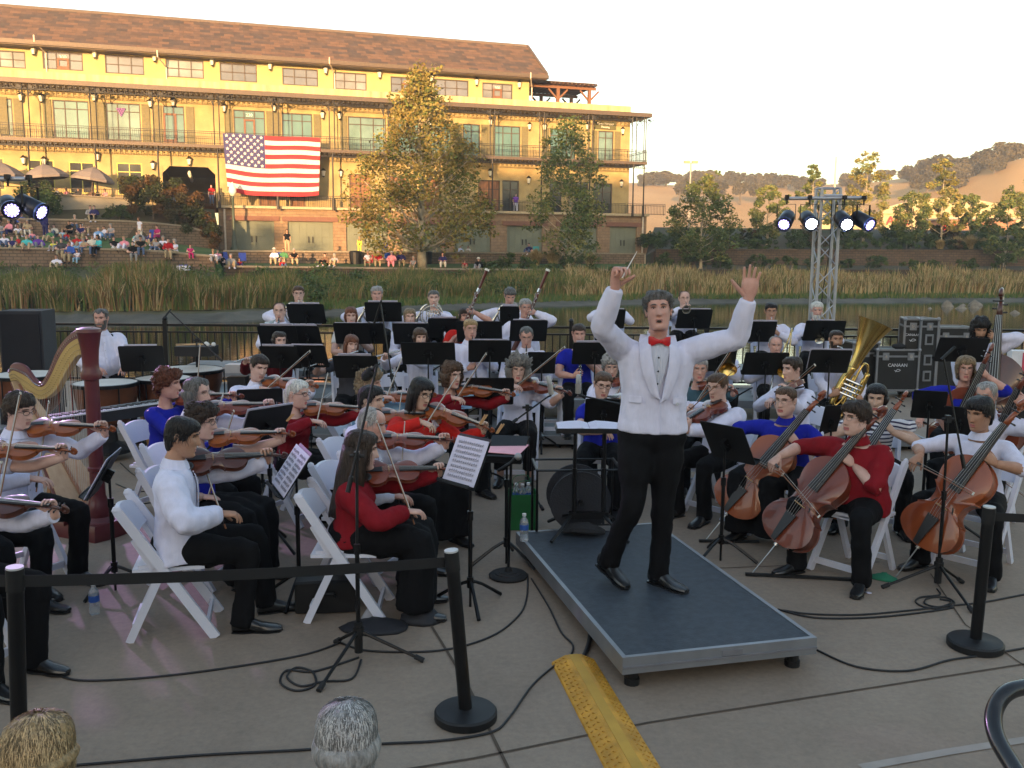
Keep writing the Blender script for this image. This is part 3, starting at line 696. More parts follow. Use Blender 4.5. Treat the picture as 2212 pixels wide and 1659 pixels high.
reedm = leafmats('reed', [(.075, .10, .03), (.12, .13, .045), (.24, .18, .08), (.17, .10, .045), (.33, .26, .14)], .9)
npr = np.random.RandomState(11)
def fbm(x, s): return math.sin(x*.021+s)*.5+math.sin(x*.047+s*2.3)*.3+math.sin(x*.11+s*.7)*.2
def reeds(px0, px1, f0, f1, n, hmin, hmax, mixf, label, seed, width):
 P, Hh, Mi = [], [], []; rs = random.Random(seed); cl = [(rs.uniform(px0, px1), rs.random(), rs.uniform(8, 26), rs.uniform(.7, 1.15)) for _ in range(int((px1-px0)/7))]
 for _ in range(n):
  c = rs.choice(cl); px = c[0]+rs.gauss(0, c[2]); px = min(max(px, px0), px1); f = min(1, max(0, c[1]+rs.gauss(0, .13)))
  a = prof(px, 2); b_ = prof(px, 4); q = f0+(f1-f0)*f; Y = a.y+(b_.y-a.y)*q; p = gpt(px, Y)
  P.append(p[:]); hh = rs.uniform(hmin, hmax)*c[3]*(1+.22*fbm(px, seed)+(.45*math.exp(-((px-300)/70)**2) if seed == 1 else 0)); Hh.append(hh)
  Mi.append(mixf(px, f, rs, c))
 V, F = blades(P, Hh, seed, width)
 o = np_mesh('reed_bed', V, F, reedm, np.repeat(np.array(Mi), 2)); tag(o, label, 'reeds', kind='stuff')
def mixL(px, f, rs, c):
 brown = .25+.5*max(0, fbm(px, 2.1))+(.3 if f < .35 else 0)
 g = rs.random(); return (rs.choice([2, 3, 3, 4]) if rs.random() < brown*c[3]*.8 else rs.choice([0, 0, 1]))
def mixM(px, f, rs, c): return rs.choice([0, 0, 0, 1, 1, 2]) if rs.random() < .86 else rs.choice([2, 3])
def mixR(px, f, rs, c): return rs.choice([2, 4, 4, 4, 1, 3]) if rs.random() < .85 else 0
reeds(-450, 560, 0.06, .55, 30000, .7, 1.4, mixL, 'tall green and brown reeds along the left half of the far shore', 1, .065)
reeds(560, 1260, 0.05, .75, 22000, .6, 1.25, mixM, 'green reeds and weeds on the middle of the far shore', 2, .07)
reeds(1230, 2650, 0.0, .7, 30000, .9, 1.5, mixR, 'straw coloured reeds along the right half of the far shore', 3, .08)
cc = []; rr = []; rs = random.Random(41)
for _ in range(420):
 px = rs.choice([rs.uniform(-300, 2400), rs.uniform(540, 1300), rs.uniform(-100, 700)]); q = rs.uniform(.08, .95); a = prof(px, 2); b_ = prof(px, 4); p = gpt(px, a.y+(b_.y-a.y)*q); r_ = rs.uniform(.35, .8)*(1.25 if 560 < px < 1250 else .9); cc.append((p.x, p.y, p.z+r_*.5)); rr.append(r_)
V, F, pick, r2 = leaf_cloud(cc, rr, 46000, .17, 44, .85)
tag(np_mesh('bank_undergrowth', V, F, [bushm[0], bushm[1], green[0], green[3]], r2.randint(0, 4, len(cc))[pick]), 'leafy green undergrowth among the reeds on the far bank', 'undergrowth', kind='stuff')
P = []; Hh = []; rs = random.Random(9)
for _ in range(9000):
 px = rs.uniform(600, 2300); a = prof(px, 1); b_ = prof(px, 2); q = rs.uniform(.55, 1.4); p = gpt(px, a.y+(b_.y-a.y)*q); P.append(p[:]); Hh.append(rs.uniform(.12, .4))
V, F = blades(P, Hh, 4, .07); tag(np_mesh('shore_weeds', V, F, [lawn, reedm[1]], np.repeat(npr.randint(0, 2, len(P)), 2)), 'short green weeds at the edge of the water', 'weeds', kind='stuff')
for i, (px, Y, s) in enumerate([(1158,77.6,1.0),(1196,77.4,1.1),(1232,77.6,.9),(1275,77.8,.9),(2065,92,.9),(2095,92,1.0),(2030,91.5,.7),(2125,92.5,.8)]):
 b0 = gpt(px, Y-.6); n = 700; ang = npr.uniform(0, 6.28, n); q = npr.uniform(0, .25, n); B = np.stack([np.cos(ang)*q, np.sin(ang)*q, np.zeros(n)], 1)
 V, F = blades(B, npr.uniform(.8, 1.5, n)*s, 30+i, .05, 1.0); o = np_mesh('grass_tuft', V, F, [reedm[4], reedm[2]], np.repeat(npr.randint(0, 2, n), 2)); o.location = b0
 tag(o, ['straw tuft left of the seated man below the garage','wide straw tuft under the purple clad woman','small straw tuft beside the second tree trunk','straw tuft right of the second tree trunk','pale round tuft on the right bank, second of four','pale round tuft on the right bank, third of four','pale round tuft on the right bank, leftmost of four','pale round tuft on the right bank, rightmost of four'][i], 'ornamental grass', 'straw coloured ornamental grass tufts')
rockm = mat('grey boulder', (.17, .155, .13), .9, var=.3, vscale=3, bump=.6, bscale=6)
def rock(p, w, h, seed, label, group='boulders in the lake', d=None):
 rs = random.Random(seed); mb = MB(); rings = []
 for i in range(6):
  t = i/5; ring = []
  for k in range(9):
   a = 2*math.pi*k/9; q = (1-t**2.6)*.9+.12*(1-t)+.05; ring.append(Vector((math.cos(a)*w/2*q*rs.uniform(.8, 1.1)+w*.08*t*(1 if seed % 2 else -1), math.sin(a)*(d or w*.7)/2*q*rs.uniform(.8, 1.1), -.3+(h+.3)*t)))
  rings.append(ring)
 o = mb.loft(rings).build('boulder', rockm, smooth='auto'); o.location = p; tag(o, label, 'rock', group)
for i, (px, py, w, h, lb) in enumerate([(2048,660,30,15,'pale pointed boulder in the lake, tallest of the left group'),(2075,664,34,8,'flat boulder between the two peaked ones'),(2105,663,26,13,'rounded boulder at the right of the middle group'),(2008,664,18,4,'tiny flat rock left of the boulder group'),(2212-115,0,0,0,None),(1930+415/1,0,0,0,None)]):
 if not lb: continue
 p = atz(px, py+3, WZ); k = p.y/FPX; rock(p, w*k, h*k, i, lb)
for i, (px, py, w, h, lb) in enumerate([(2345-2345+2372*.93,651,0,0,None),(2376*.93,0,0,0,None)]): pass
z2 = lambda X: (1800+X/3.16)*.8848
for i, (zx, zy, w, h, lb) in enumerate([(1840,1412,36,14,'large pale boulder near the right shore'),(1735,1408,26,4,'low flat rock beside the large right boulder'),(2150,1470,34,7,'flat boulder at the right edge of the lake')]):
 p = atz(z2(zx), 265.4+zy*.28, WZ); k = p.y/FPX; rock(p, w*k, h*k, 20+i, lb)
# store and lamps beyond the right bank
st = empty('store_building', at(1980, 549, 172), label='low cream store with red lettering beyond the right bank trees', cat='building'); st.location.z = 5.3
k = 172/FPX; creamw = mat('cream store wall', (.45, .36, .22), .9, var=.1, vscale=.3); redp = mat('sign red', (.55, .03, .03), .6)
MB().box((3, 5, 2.2), (42, 10, 5.0)).build('wall', creamw, st)
mb = MB(); rp = [(-3+26*(i/12), 0, 4.7+2.9*math.sin(math.pi*i/12)**.6) for i in range(13)]+[(23, 0, 4.7)]
mb.prism(rp, (-5, -.6, 0), (0, 2.5, 0)); mb.build('arched_front', creamw, st)
mb = MB(); text_mb(mb, 'OF  ACE', 2.3, frame((-6.2, -.75, 3.4), x=(1, 0, 0), z=(0, -1, 0)), .2); mb.build('red_lettering', redp, st)
mb = MB(); mb.box((-6, -.5, 1.4), (8, .5, 1.5)); mb.build('awning', mat('grey awning', (.4, .4, .36), .7), st)
mb = MB()
for x in (-16, -2, 3, 9, 15, 21): mb = MB().box((x, -.05, .7), (2.2, .2, 2.4)).build('window', mat('dark shop glass', (.035, .035, .04), .1), st)
sb = empty('brick_shop', at(2115, 549, 150), label='orange brick shop corner between trees below the bare hill', cat='building'); sb.location.z = 5.3
MB().box((0, 3, 1.3), (11, 6, 3.2)).build('wall', blockmat('orange brick', (.36, .13, .055), (.30, .11, .05), (.35, .25, .18), .4, .15), sb)
MB().box((0, 3, 3.05), (12, 7, .3)).build('roof', mat('grey roof', (.3, .28, .25), .8), sb); MB().box((-.5, -.05, .9), (1.6, .2, 2.4)).build('doorway', MATS['dark shop glass'], sb)
MB().box((-5.2, -.3, 1.5), (2, .5, 1.2)).build('awning', redp, sb)
metal_g = mat('grey painted metal', (.35, .33, .30), .5, metal=.4)
pl = empty('parking_lamp', at(1486, 549, 108), label='twin headed parking lot lamp post beyond the right end of the building', cat='lamp'); pl.location.z = 5.2
zt = at(1486, 352, 108).z-5.2
MB().tube([(0, 0, 0), (0, 0, zt)], [.13, .09], 8).build('pole', metal_g, pl)
for s in (-1, 1): MB().box((s*.45, 0, zt+.1), (.7, .45, .28)).build('lamp_head', mat('brown lamp head', (.35, .24, .15), .5), pl)
pp = empty('utility_pole', at(1795, 549, 230), label='slim pale utility pole rising above the trees', cat='pole'); pp.location.z = 5
MB().tube([(0, 0, 0), (0, 0, at(1795, 338, 230).z-5)], [.28, .2], 8).build('pole', mat('pale pole wood', (.6, .52, .35), .8), pp)
MB().box((0, 0, at(1795, 350, 230).z-5), (1.8, .12, .12)).build('crossarm', MATS['pale pole wood'], pp)
lp = empty('lamp_post', gpt(507, 79.5), label='dark green lamp post with white globe beside the first garage door', cat='lamp')
zt = at(507, 418, 79.5).z-lp.location.z
gr = mat('dark green post', (.05, .07, .05), .5); MB().lathe([(.42, -.2), (.4, .25), (.24, .5), (.2, 1.3), (.13, 1.5), (.10, zt-.4), (.14, zt-.35), (.12, zt-.2)], 12).build('post', gr, lp, smooth='auto')
MB().lathe([(.16, zt-.2), (.33, zt+.15), (.3, zt+.45), (.12, zt+.8), (.03, zt+.95)], 12).build('globe', cream, lp, smooth=True)
# unseen building-shaped blocks added behind the camera to shade plaza and far bank
for i, (x0, x1, H, Y) in enumerate([(-170,-46,19.8,-60),(-46,-39,15.6,-60),(-39,-23,13.4,-60),(-23,-8,24.6,-60),(-8,12,21.5,-62),(12,150,20.3,-58)]):
 b0 = empty('shade_block', ((x0+x1)/2, Y, 0), label=ORD[i]+' tan shade block from the left, added unseen behind the viewer', cat='building', group='added shade blocks behind the viewer')
 MB().box((0, -6, H/2-1), (x1-x0, 12, H+2)).build('wall', mat('shade block tan', (.40, .33, .24), .9, var=.1, vscale=.3), b0)
 if H > 15:
  for f_ in range(int(H/4)):
   mb = MB(); mb.box((0, .05, 2.4+4*f_), (x1-x0-3, .1, 1.8)); mb.build('window_band', MATS['dark shop glass'], b0)
for i, (x, Y, r_, H) in enumerate([(-24,-50,5,23.5),(-19,-46,5,22),(-40,-50,4.5,18.2)]):
 tree((x, Y, 0), H, r_*2.4, 4, 5000, .5, green, ORD[i]+' broad tree behind the viewer beside the added shade blocks', 300+i, bark_dark, 'shade_tree', 'round', .4, 26, group='trees behind the viewer')
# plaza, risers, fence
cm, nt, b = matnodes('plaza concrete')
tc = nt.nodes.new('ShaderNodeTexCoord')
n1 = nt.nodes.new('ShaderNodeTexNoise'); n1.inputs['Scale'].default_value = .45; n1.inputs['Detail'].default_value = 6; nt.links.new(tc.outputs['Object'], n1.inputs[0])
n2 = nt.nodes.new('ShaderNodeTexNoise'); n2.inputs['Scale'].default_value = 26; n2.inputs['Detail'].default_value = 10; n2.inputs['Roughness'].default_value = .75; nt.links.new(tc.outputs['Object'], n2.inputs[0])
r1 = nt.nodes.new('ShaderNodeValToRGB'); nt.links.new(n1.outputs[0], r1.inputs[0])
r1.color_ramp.elements[0].position = .3; r1.color_ramp.elements[0].color = (.255, .196, .145, 1); r1.color_ramp.elements[1].position = .7; r1.color_ramp.elements[1].color = (.36, .285, .215, 1)
r2 = nt.nodes.new('ShaderNodeValToRGB'); nt.links.new(n2.outputs[0], r2.inputs[0]); r2.color_ramp.elements[0].position = .3; r2.color_ramp.elements[0].color = (.70, .70, .72, 1); r2.color_ramp.elements[1].position = .75
mx = nt.nodes.new('ShaderNodeMix'); mx.data_type = 'RGBA'; mx.blend_type = 'MULTIPLY'; mx.inputs[0].default_value = 1
nt.links.new(r1.outputs[0], mx.inputs[6]); nt.links.new(r2.outputs[0], mx.inputs[7]); n3 = nt.nodes.new('ShaderNodeTexNoise'); n3.inputs['Scale'].default_value = 1.3; n3.inputs['Detail'].default_value = 9; n3.inputs['Roughness'].default_value = .7; n3.inputs['Distortion'].default_value = .8; nt.links.new(tc.outputs['Object'], n3.inputs[0])
r3 = nt.nodes.new('ShaderNodeValToRGB'); nt.links.new(n3.outputs[0], r3.inputs[0]); r3.color_ramp.elements[0].position = .36; r3.color_ramp.elements[0].color = (.68, .66, .66, 1); r3.color_ramp.elements[1].position = .56
m3 = nt.nodes.new('ShaderNodeMix'); m3.data_type = 'RGBA'; m3.blend_type = 'MULTIPLY'; m3.inputs[0].default_value = .42; nt.links.new(mx.outputs[2], m3.inputs[6]); nt.links.new(r3.outputs[0], m3.inputs[7])
nt.links.new(m3.outputs[2], b.inputs['Base Color']); b.inputs['Roughness'].default_value = .75
bp = nt.nodes.new('ShaderNodeBump'); bp.inputs['Strength'].default_value = .25; bp.inputs['Distance'].default_value = .01; nt.links.new(n2.outputs[0], bp.inputs['Height']); nt.links.new(bp.outputs[0], b.inputs['Normal'])
PE = 16.2
mb = MB(); mb.box((0, (PE-25)/2, -.6), (400, PE+25, 1.2)); tag(mb.build('plaza_paving', cm), kind='structure')
joint = mat('dark paving joint', (.07, .05, .035), .9)
chalk = mat('pale worn line', (.30, .265, .235), .8)
def gstrip(pts, w, m, name, z=.004):
 P = [atz(x, y, 0) for x, y in pts]; mb = MB(); prev = None
 for i, p in enumerate(P):
  d = (P[min(i+1, len(P)-1)]-P[max(i-1, 0)]).normalized(); q = Vector((-d.y, d.x, 0))*w/2
  a = mb.addv((p.x+q.x, p.y+q.y, z)); c = mb.addv((p.x-q.x, p.y-q.y, z))
  if prev: mb.addf((prev[0], prev[1], c, a))
  prev = (a, c)
 return tag(mb.build(name, m), kind='structure')
gstrip([(1020,1640),(1400,1562),(2600,1375)], .014, joint, 'paving_joint')
gstrip([(100,1790),(1020,1640)], .014, joint, 'paving_joint', .0045)
gstrip([(930,1350),(1010,1480),(1095,1655),(1150,1800)], .016, joint, 'paving_joint')
gstrip([(2010,1240),(2085,1350),(2300,1500)], .010, joint, 'paving_joint')
gstrip([(1400,1225),(1550,1228),(1900,1215)], .010, joint, 'paving_joint')
gstrip([(1600,1000),(1900,995),(2300,985)], .010, joint, 'paving_joint')
gstrip([(1860,1659),(2050,1625),(2260,1592)], .05, chalk, 'painted_line')
alu = mat('aluminium edge', (.26, .27, .29), .45, metal=.6, var=.1); deck_m = mat('dark stage deck', (.035, .045, .065), .55, var=.35, vscale=14, bump=.15, bscale=60, spec=.5)
gdeck = mat('grey stage deck', (.14, .15, .155), .6, var=.2, vscale=3)
blackm = mat('matt black', (.006, .006, .007), .55, var=.1); blacks = mat('satin black metal', (.008, .008, .009), .35, metal=.3, var=.1)
rubber = mat('black rubber', (.016, .016, .017), .8)
def riser(x, y, w, d, h, rz, label, group='stage risers under the wind players', top=gdeck):
 r = empty('stage_riser', (x, y, 0), rz, label, 'stage', group)
 MB().box((0, 0, h-.012), (w-.06, d-.06, .02)).build('deck', top, r)
 mb = MB()
 for s in (-1, 1): mb.box((0, s*(d/2-.015), h-.055), (w, .03, .10)); mb.box((s*(w/2-.015), 0, h-.055), (.03, d-.06, .10))
 mb.build('edge_frame', alu, r)
 for sx in (-1, 1):
  for sy in (-1, 1): MB().cyl((sx*(w/2-.12), sy*(d/2-.12), 0), (sx*(w/2-.12), sy*(d/2-.12), h-.05), .028, 8).build('leg', blackm, r)
 return r
for j, (Y, h, xs) in enumerate([(11.3, .16, (-3.66, -1.22, 1.22, 3.66)), (12.52, .40, (-3.66, -1.22, 1.22, 3.66)), (13.74, .60, (-3.66, -1.22, 1.22, 3.66))]):
 for i, x in enumerate(xs): riser(x, Y, 2.43, 1.21, h, 0, 'grey %s riser deck, %s from the left in its row' % (['low front', 'middle', 'high rear'][j], ['first', 'second', 'third', 'fourth', 'fifth'][i]))
fx0, fx1, FY = -10.5, 12.5, 15.7
fence = empty('picket_fence', (0, FY, 0), label='long black metal picket fence along the edge of the plaza', cat='fence')
MB().box(((fx0+fx1)/2, 0, 1.04), (fx1-fx0, .045, .04)).box(((fx0+fx1)/2, 0, .12), (fx1-fx0, .04, .035)).box(((fx0+fx1)/2, 0, .92), (fx1-fx0, .03, .03)).build('rails', blacks, fence)
mb = MB(); k = int((fx1-fx0)/.125)
for i in range(k): mb.box((fx0+.06+.125*i, 0, .52), (.018, .018, .8))
mb.build('pickets', blacks, fence)
for i in range(11): MB().box((fx0+2.3*i, .0, .56), (.07, .07, 1.12)).ball((fx0+2.3*i, 0, 1.15), .045, 8).build('fence_post', blacks, fence)
# conductor's podium
a = atz(1345, 1422, .19); b_ = atz(1765, 1378, .19); c_ = atz(1105, 1150, .19)
pd = empty('podium', label='low dark blue conductor podium with aluminium edge and stubby black legs', cat='stage platform')
ux = (b_-a).normalized(); uy = Vector((-ux.y, ux.x, 0)); PW = (b_-a).length; PL = (c_-a).dot(uy); PH = .19
print('podium', PW, PL, a, b_, c_, (c_-a).dot(ux))
PM = frame((a.x, a.y, 0), x=ux, z=(0, 0, 1)); pd.matrix_world = PM
MB().box((PW/2, PL/2, PH-.014), (PW-.05, PL-.05, .024)).build('deck', mat('dark blue podium deck', (.030, .038, .050), .6, var=.25, vscale=20, bump=.2, bscale=90, spec=.45), pd)
mb = MB()
for s in (0, 1): mb.box((PW/2, s*PL+(.013 if s == 0 else -.013), PH-.045), (PW, .026, .095)); mb.box((s*PW+(.013 if s == 0 else -.013), PL/2, PH-.045), (.026, PL-.052, .095))
mb.build('edge_frame', alu, pd)
mb = MB().box((PW/2, -.004, PH-.055), (PW, .008, .012)).box((PW*.55, -.003, PH-.03), (.12, .006, .03)); mb.build('edge_trim', mat('dull edge trim', (.22, .22, .24), .5, metal=.5), pd)
for sx in (0, 1):
 for sy in (0, 1):
  x = .09+(PW-.18)*sx; y = .09+(PL-.18)*sy; MB().cyl((x, y, .02), (x, y, PH-.08), .034, 12).cyl((x, y, 0), (x, y, .035), .042, 12).build('leg', blackm, pd)
# white folding chair
whitep = mat('white resin', (.60, .61, .70), .45, var=.05, vscale=2); whitepad = mat('white vinyl pad', (.58, .59, .68), .4, var=.05)  # cool ambient light put into the whites as a slight blue tint
def make_chair():
 c = empty('folding_chair')
 for s in (-1, 1):   # long side slats run from top of the back to the front foot
  MB().beam((s*.205, .27, .80), (s*.205, -.235, .0), .03, .055, up=(0, -1, 0)).ball((s*.205, .275, .805), (.016, .03, .03), 8).build('long_leg', whitep, c)
  MB().beam((s*.175, .03, .47), (s*.175, .25, .0), .028, .045, up=(0, -1, 0)).build('rear_leg', whitep, c)
  MB().beam((s*.185, .20, .62), (s*.185, .10, .44), .02, .03, up=(0, -1, 0)).build('brace', whitep, c)
 MB().box((0, -.19, .075+.0), (.38, .02, .045)).box((0, .222, .09), (.33, .02, .04)).build('stretcher', whitep, c)
 mb = MB(); n = 8; ra = []; rb = []
 for i in range(n+1):
  x = -.19+.38*i/n; z0 = .63; z1 = .76+.035*math.cos(math.pi*(x/.42)); y = lambda z: .27*(z-.37)/.43*.98+.02+.02*math.cos(math.pi*x/.4)
  ra.append([Vector((x, y(z0)-.012, z0)), Vector((x, y(z0)+.012, z0)), Vector((x, y(z1)+.012, z1)), Vector((x, y(z1)-.012, z1))])
 mb.loft(ra).build('backrest', whitep, c)
 MB().box((0, .015, .43), (.37, .40, .022)).build('seat_frame', whitep, c)
 s0 = MB().box((0, .0, .447), (.35, .37, .03)).build('seat_pad', whitepad, c)
 remember(c); return c
CHAIR = make_chair(); CH_USED = [0]
def chair(x, y, z, rz, label):
 if not CH_USED[0]: o = CHAIR; o.location = (x, y, z); o.rotation_euler = (0, 0, rz); CH_USED[0] = 1
 else: o = dup(CHAIR, (x, y, z), rz)
 tag(o, label, 'chair', 'white folding chairs of the orchestra'); return o
# music stand (parts: desk, lip, shaft, tube, legs)
def make_stand(w=.50, h=.34):
 s = empty('music_stand')
 d = MB(); rc = .02
 pts = []
 for cx, cz, a0 in ((w/2-rc, -h/2+rc, -90), (w/2-rc, h/2-rc, 0), (-w/2+rc, h/2-rc, 90), (-w/2+rc, -h/2+rc, 180)):
  for k in range(4): pts.append((cx+rc*math.cos(R(a0+30*k)), 0, cz+rc*math.sin(R(a0+30*k))))
 d.prism(pts, (0, 0, 0), (0, .006, 0)); desk = d.build('desk', blackm, s)
 MB().box((0, -.028, -h/2+.003), (w, .05, .006)).box((0, -.052, -h/2+.012), (w, .004, .018)).build('lip', blackm, s)
 MB().box((0, .03, 0), (.05, .05, .09)).cyl((-.045, .035, 0), (.045, .035, 0), .012, 8).build('hinge', blacks, s)
 MB().cyl((0, 0, 0), (0, 0, 1), .0085, 8).build('shaft', blacks, s)
 MB().cyl((0, 0, .14), (0, 0, .62), .014, 10).cyl((0, 0, .58), (0, 0, .64), .02, 10).cyl((0, 0, .13), (0, 0, .20), .022, 10).build('tube', blacks, s)
 for k in range(3):
  a = R(90+120*k); MB().tube([(0.01*math.cos(a), .01*math.sin(a), .17), (.10*math.cos(a), .10*math.sin(a), .13), (.27*math.cos(a), .27*math.sin(a), .015)], [.012, .011, .013], 6, smooth=2).build('leg', blacks, s)
 remember(s); return s
STAND = make_stand(); ST_USED = [0]
def place_stand(x, y, z, rz, top, tilt, label, w=1.0, group='black music stands'):
 """rz: yaw of the desk, its page side facing local -Y. top: height of desk centre above floor, tilt: lean back in degrees"""
 if not ST_USED[0]: o = STAND; ST_USED[0] = 1
 else: o = dup(STAND)
 o.location = (x, y, z); o.rotation_euler = (0, 0, rz); tag(o, label, 'music stand', group)
 for c in kids(o) if ST_USED[0] == 1 else [c for c in o.children]:
  nm = c.name.split('.')[0]
  if nm in ('desk', 'lip', 'hinge'):
   c.matrix_local = Matrix.Translation((0, 0, top)) @ Matrix.Rotation(R(-tilt), 4, 'X') @ Matrix.Translation((0, -.035, 0)) @ Matrix.Diagonal((w, 1, 1, 1))
  if nm == 'shaft': c.scale = (1, 1, max(.3, top-.02));
 ST_USED[0] = 2
 return o
# bowed strings
def varnish(name, c, c2): return mat(name, c, .28, var=0, col2=c2, vscale=7, detail=6, coat=.5, stretch=(1, .35, 1))
V_OR = varnish('orange brown varnish', (.30, .082, .020), (.17, .042, .012)); V_RD = varnish('red brown varnish', (.20, .045, .02), (.10, .022, .012)); V_DK = varnish('dark brown varnish', (.085, .022, .012), (.045, .013, .008))
V_CE = varnish('amber cello varnish', (.30, .072, .018), (.17, .036, .012)); ebony = mat('ebony', (.02, .019, .02), .35); string_m = mat('steel string', (.5, .5, .5), .3, metal=.9); maple = mat('pale maple', (.45, .28, .13), .5)
def outline(L, wl, ww, wu, n=40):
 """half outline of a violin-family body; x half width, y along (0 lower end..L)"""
 key = [(0, .0), (.015, .38), (.05, .66), (.12, .93), (.21, 1.0), (.29, .93), (.345, .80), (.36, .83), (.375, .73), (.42, .56), (.48, .52), (.54, .55), (.60, .69), (.612, .78), (.625, .72), (.70, .80), (.79, .83), (.88, .74), (.95, .50), (.985, .25), (1.0, .09)]
 out = []
 for i in range(len(key)-1):
  p0, p1, p2, p3 = key[max(i-1, 0)], key[i], key[i+1], key[min(i+2, len(key)-1)]
  for k in (0, .5):
   c = lambda j: .5*(2*p1[j]+(p2[j]-p0[j])*k+(2*p0[j]-5*p1[j]+4*p2[j]-p3[j])*k*k+(3*p1[j]-p0[j]-3*p2[j]+p3[j])*k**3)
   out.append((c(1)*wl, c(0)*L))
 out.append((key[-1][1]*wl, L)); out[0] = (0.0, 0.0); return out
def make_strings(name, S, rib, body_m, cello=False, bridge_h=None, neck_len=None):
 """local frame: +Y from lower end to scroll, +Z out of the front (strings side), origin at the lower end of the body"""
 root = empty(name); L = .356*S; wl = .103*S; o = outline(L, wl, 0, 0); th = rib
 full = [(x, y) for x, y in o]+[(-x, y) for x, y in reversed(o[1:-1])]
 cx, cy = 0, L*.48; mb = MB(); rings = []
 def ring(f, z, arch=0): return [Vector(((x-cx)*f+cx, (y-cy)*f+cy, z)) for x, y in full]
 e = .004*S
 rings = [ring(.02, -th-.014*S), ring(.45, -th-.012*S), ring(.85, -th-.004*S), ring(1.0, -th), ring(1.0, -th+e), ring(.965, -th+e*1.1), ring(.965, -e*1.1), ring(1.0, -e), ring(1.0, 0), ring(.85, .005*S), ring(.45, .013*S), ring(.02, .015*S)]
 mb.loft(rings, cap=True); body = mb.build('body', body_m, root, smooth='auto')
 for s in (-1, 1):   # f holes
  fh = MB(); P = [(s*.045*S, L*.345, 0), (s*.052*S, L*.365, 0), (s*.042*S, L*.41, 0), (s*.034*S, L*.46, 0), (s*.025*S, L*.50, 0), (s*.020*S, L*.525, 0)]
  fh.tube([(x, y, .0095*S-.06*abs(x)+.0018*S) for x, y, z in P], [.0035*S, .0016*S, .0026*S, .0026*S, .0016*S, .003*S], 6, smooth=2, flat=1.0); fh.build('sound_hole', ebony, body)
 nl = .135*S; sy = L+nl; bh = .033*S
 nk = MB(); nk.tube([(0, L-.01*S, -th*.55), (0, L+.015*S, -.004*S), (0, L+.05*S, .0), (0, sy, -.002*S)], [.018*S, .014*S, .011*S, .010*S], 10, smooth=2)
 nk.tube([(0, sy-.005*S, -.002*S), (0, sy+.03*S, -.006*S), (0, sy+.062*S, -.02*S)], [.011*S, .0095*S, .008*S], 8)
 sp = []
 for k in range(15):
  a = R(-20+k*34); r = .021*S*(1-k/19); sp.append((0, sy+.075*S+r*math.sin(a)*1.0, -.022*S+.004*S+r*math.cos(a)))
 nk.tube(sp, [.0085*S*(1-k/30) for k in range(15)], 8, flat=1.5); neck = nk.build('neck', body_m, root, smooth=True)
 for k in range(4):
  s = -1 if k % 2 else 1; y = sy+.012*S+.014*S*k; mb = MB(); q = .62 if cello else 1; mb.cyl((-s*.010*S, y, -.008*S), (s*.030*S*q, y, -.008*S), .0028*S, 6); mb.ball((s*.035*S*q, y, -.008*S), (.008*S*q, .004*S, .007*S), 6); mb.build('peg', ebony, neck)
 fb = MB(); fl = .27*S; y1 = sy; y0 = sy-fl; rg = []
 for y, w, z in ((y0, .021*S, .021*S), (y1, .012*S, .010*S)): rg.append([Vector((-w, y, z-.006*S)), Vector((w, y, z-.006*S)), Vector((w, y, z)), Vector((w*.5, y, z+.003*S)), Vector((-w*.5, y, z+.003*S)), Vector((-w, y, z))])
 fb.loft(rg).build('fingerboard', ebony, root)
 yb = L*.43; MB().prism([(-.021*S, yb, .012*S), (.021*S, yb, .012*S), (.019*S, yb, bh*.85), (0, yb, bh+.003*S), (-.019*S, yb, bh*.85)], (0, 0, 0), (0, .004*S, 0)).build('bridge', maple, root)
 MB().loft([[Vector((-w, y, z)), Vector((w, y, z)), Vector((w, y, z+.005*S)), Vector((-w, y, z+.005*S))] for y, w, z in ((.005*S, .009*S, .012*S), (.03*S, .012*S, .015*S), (.115*S, .021*S, .021*S))]).build('tailpiece', ebony, root)
 for k in range(4):
  x = (-1.5+k); mb = MB(); mb.tube([(x*.009*S, .11*S, .026*S), (x*.0105*S, yb, bh+.003*S-.0015*S*abs(x)), (x*.005*S, sy, .0145*S)], max(.0006, .0007*S), 4); mb.build('string', string_m, root)
 if cello:
  mb = MB().cyl((0, .0, -th/2), (0, -.33, -th/2), .0045, 6).cyl((0, .01, -th/2), (0, -.02, -th/2), .016, 8); mb.build('endpin', string_m, root)
 else:
  MB().ball((.055*S, .02*S, .018*S), (.032*S, .024*S, .007*S), 8).build('chin_rest', ebony, root)
  MB().tube([(-.07*S, .02*S, -th-.03*S), (0, .03*S, -th-.022*S), (.07*S, .0*S, -th-.03*S)], .008*S, 6, smooth=3).build('shoulder_rest', blackm, root)
 remember(root); return root
VIOL = {'or': make_strings('violin', 1.0, .032, V_OR), 'rd': make_strings('violin', 1.0, .032, V_RD), 'dk': make_strings('violin', 1.03, .032, V_DK), 'va': make_strings('viola', 1.13, .036, V_RD)}
CELL = {'a': make_strings('cello', 2.08, .115, V_CE, True), 'r': make_strings('cello', 2.08, .115, V_RD, True)}
PUSED = set()
def inst(pool, key, M, label, cat, group):
 src = pool[key]; k = (src.name)
 if k not in PUSED: PUSED.add(k); o = src; o.matrix_world = M
 else: o = dup(src, M=M)
 tag(o, label, cat, group); return o
stickm = mat('brown bow wood', (.22, .09, .035), .35); hairm = mat('white horsehair', (.42, .40, .36), .6)
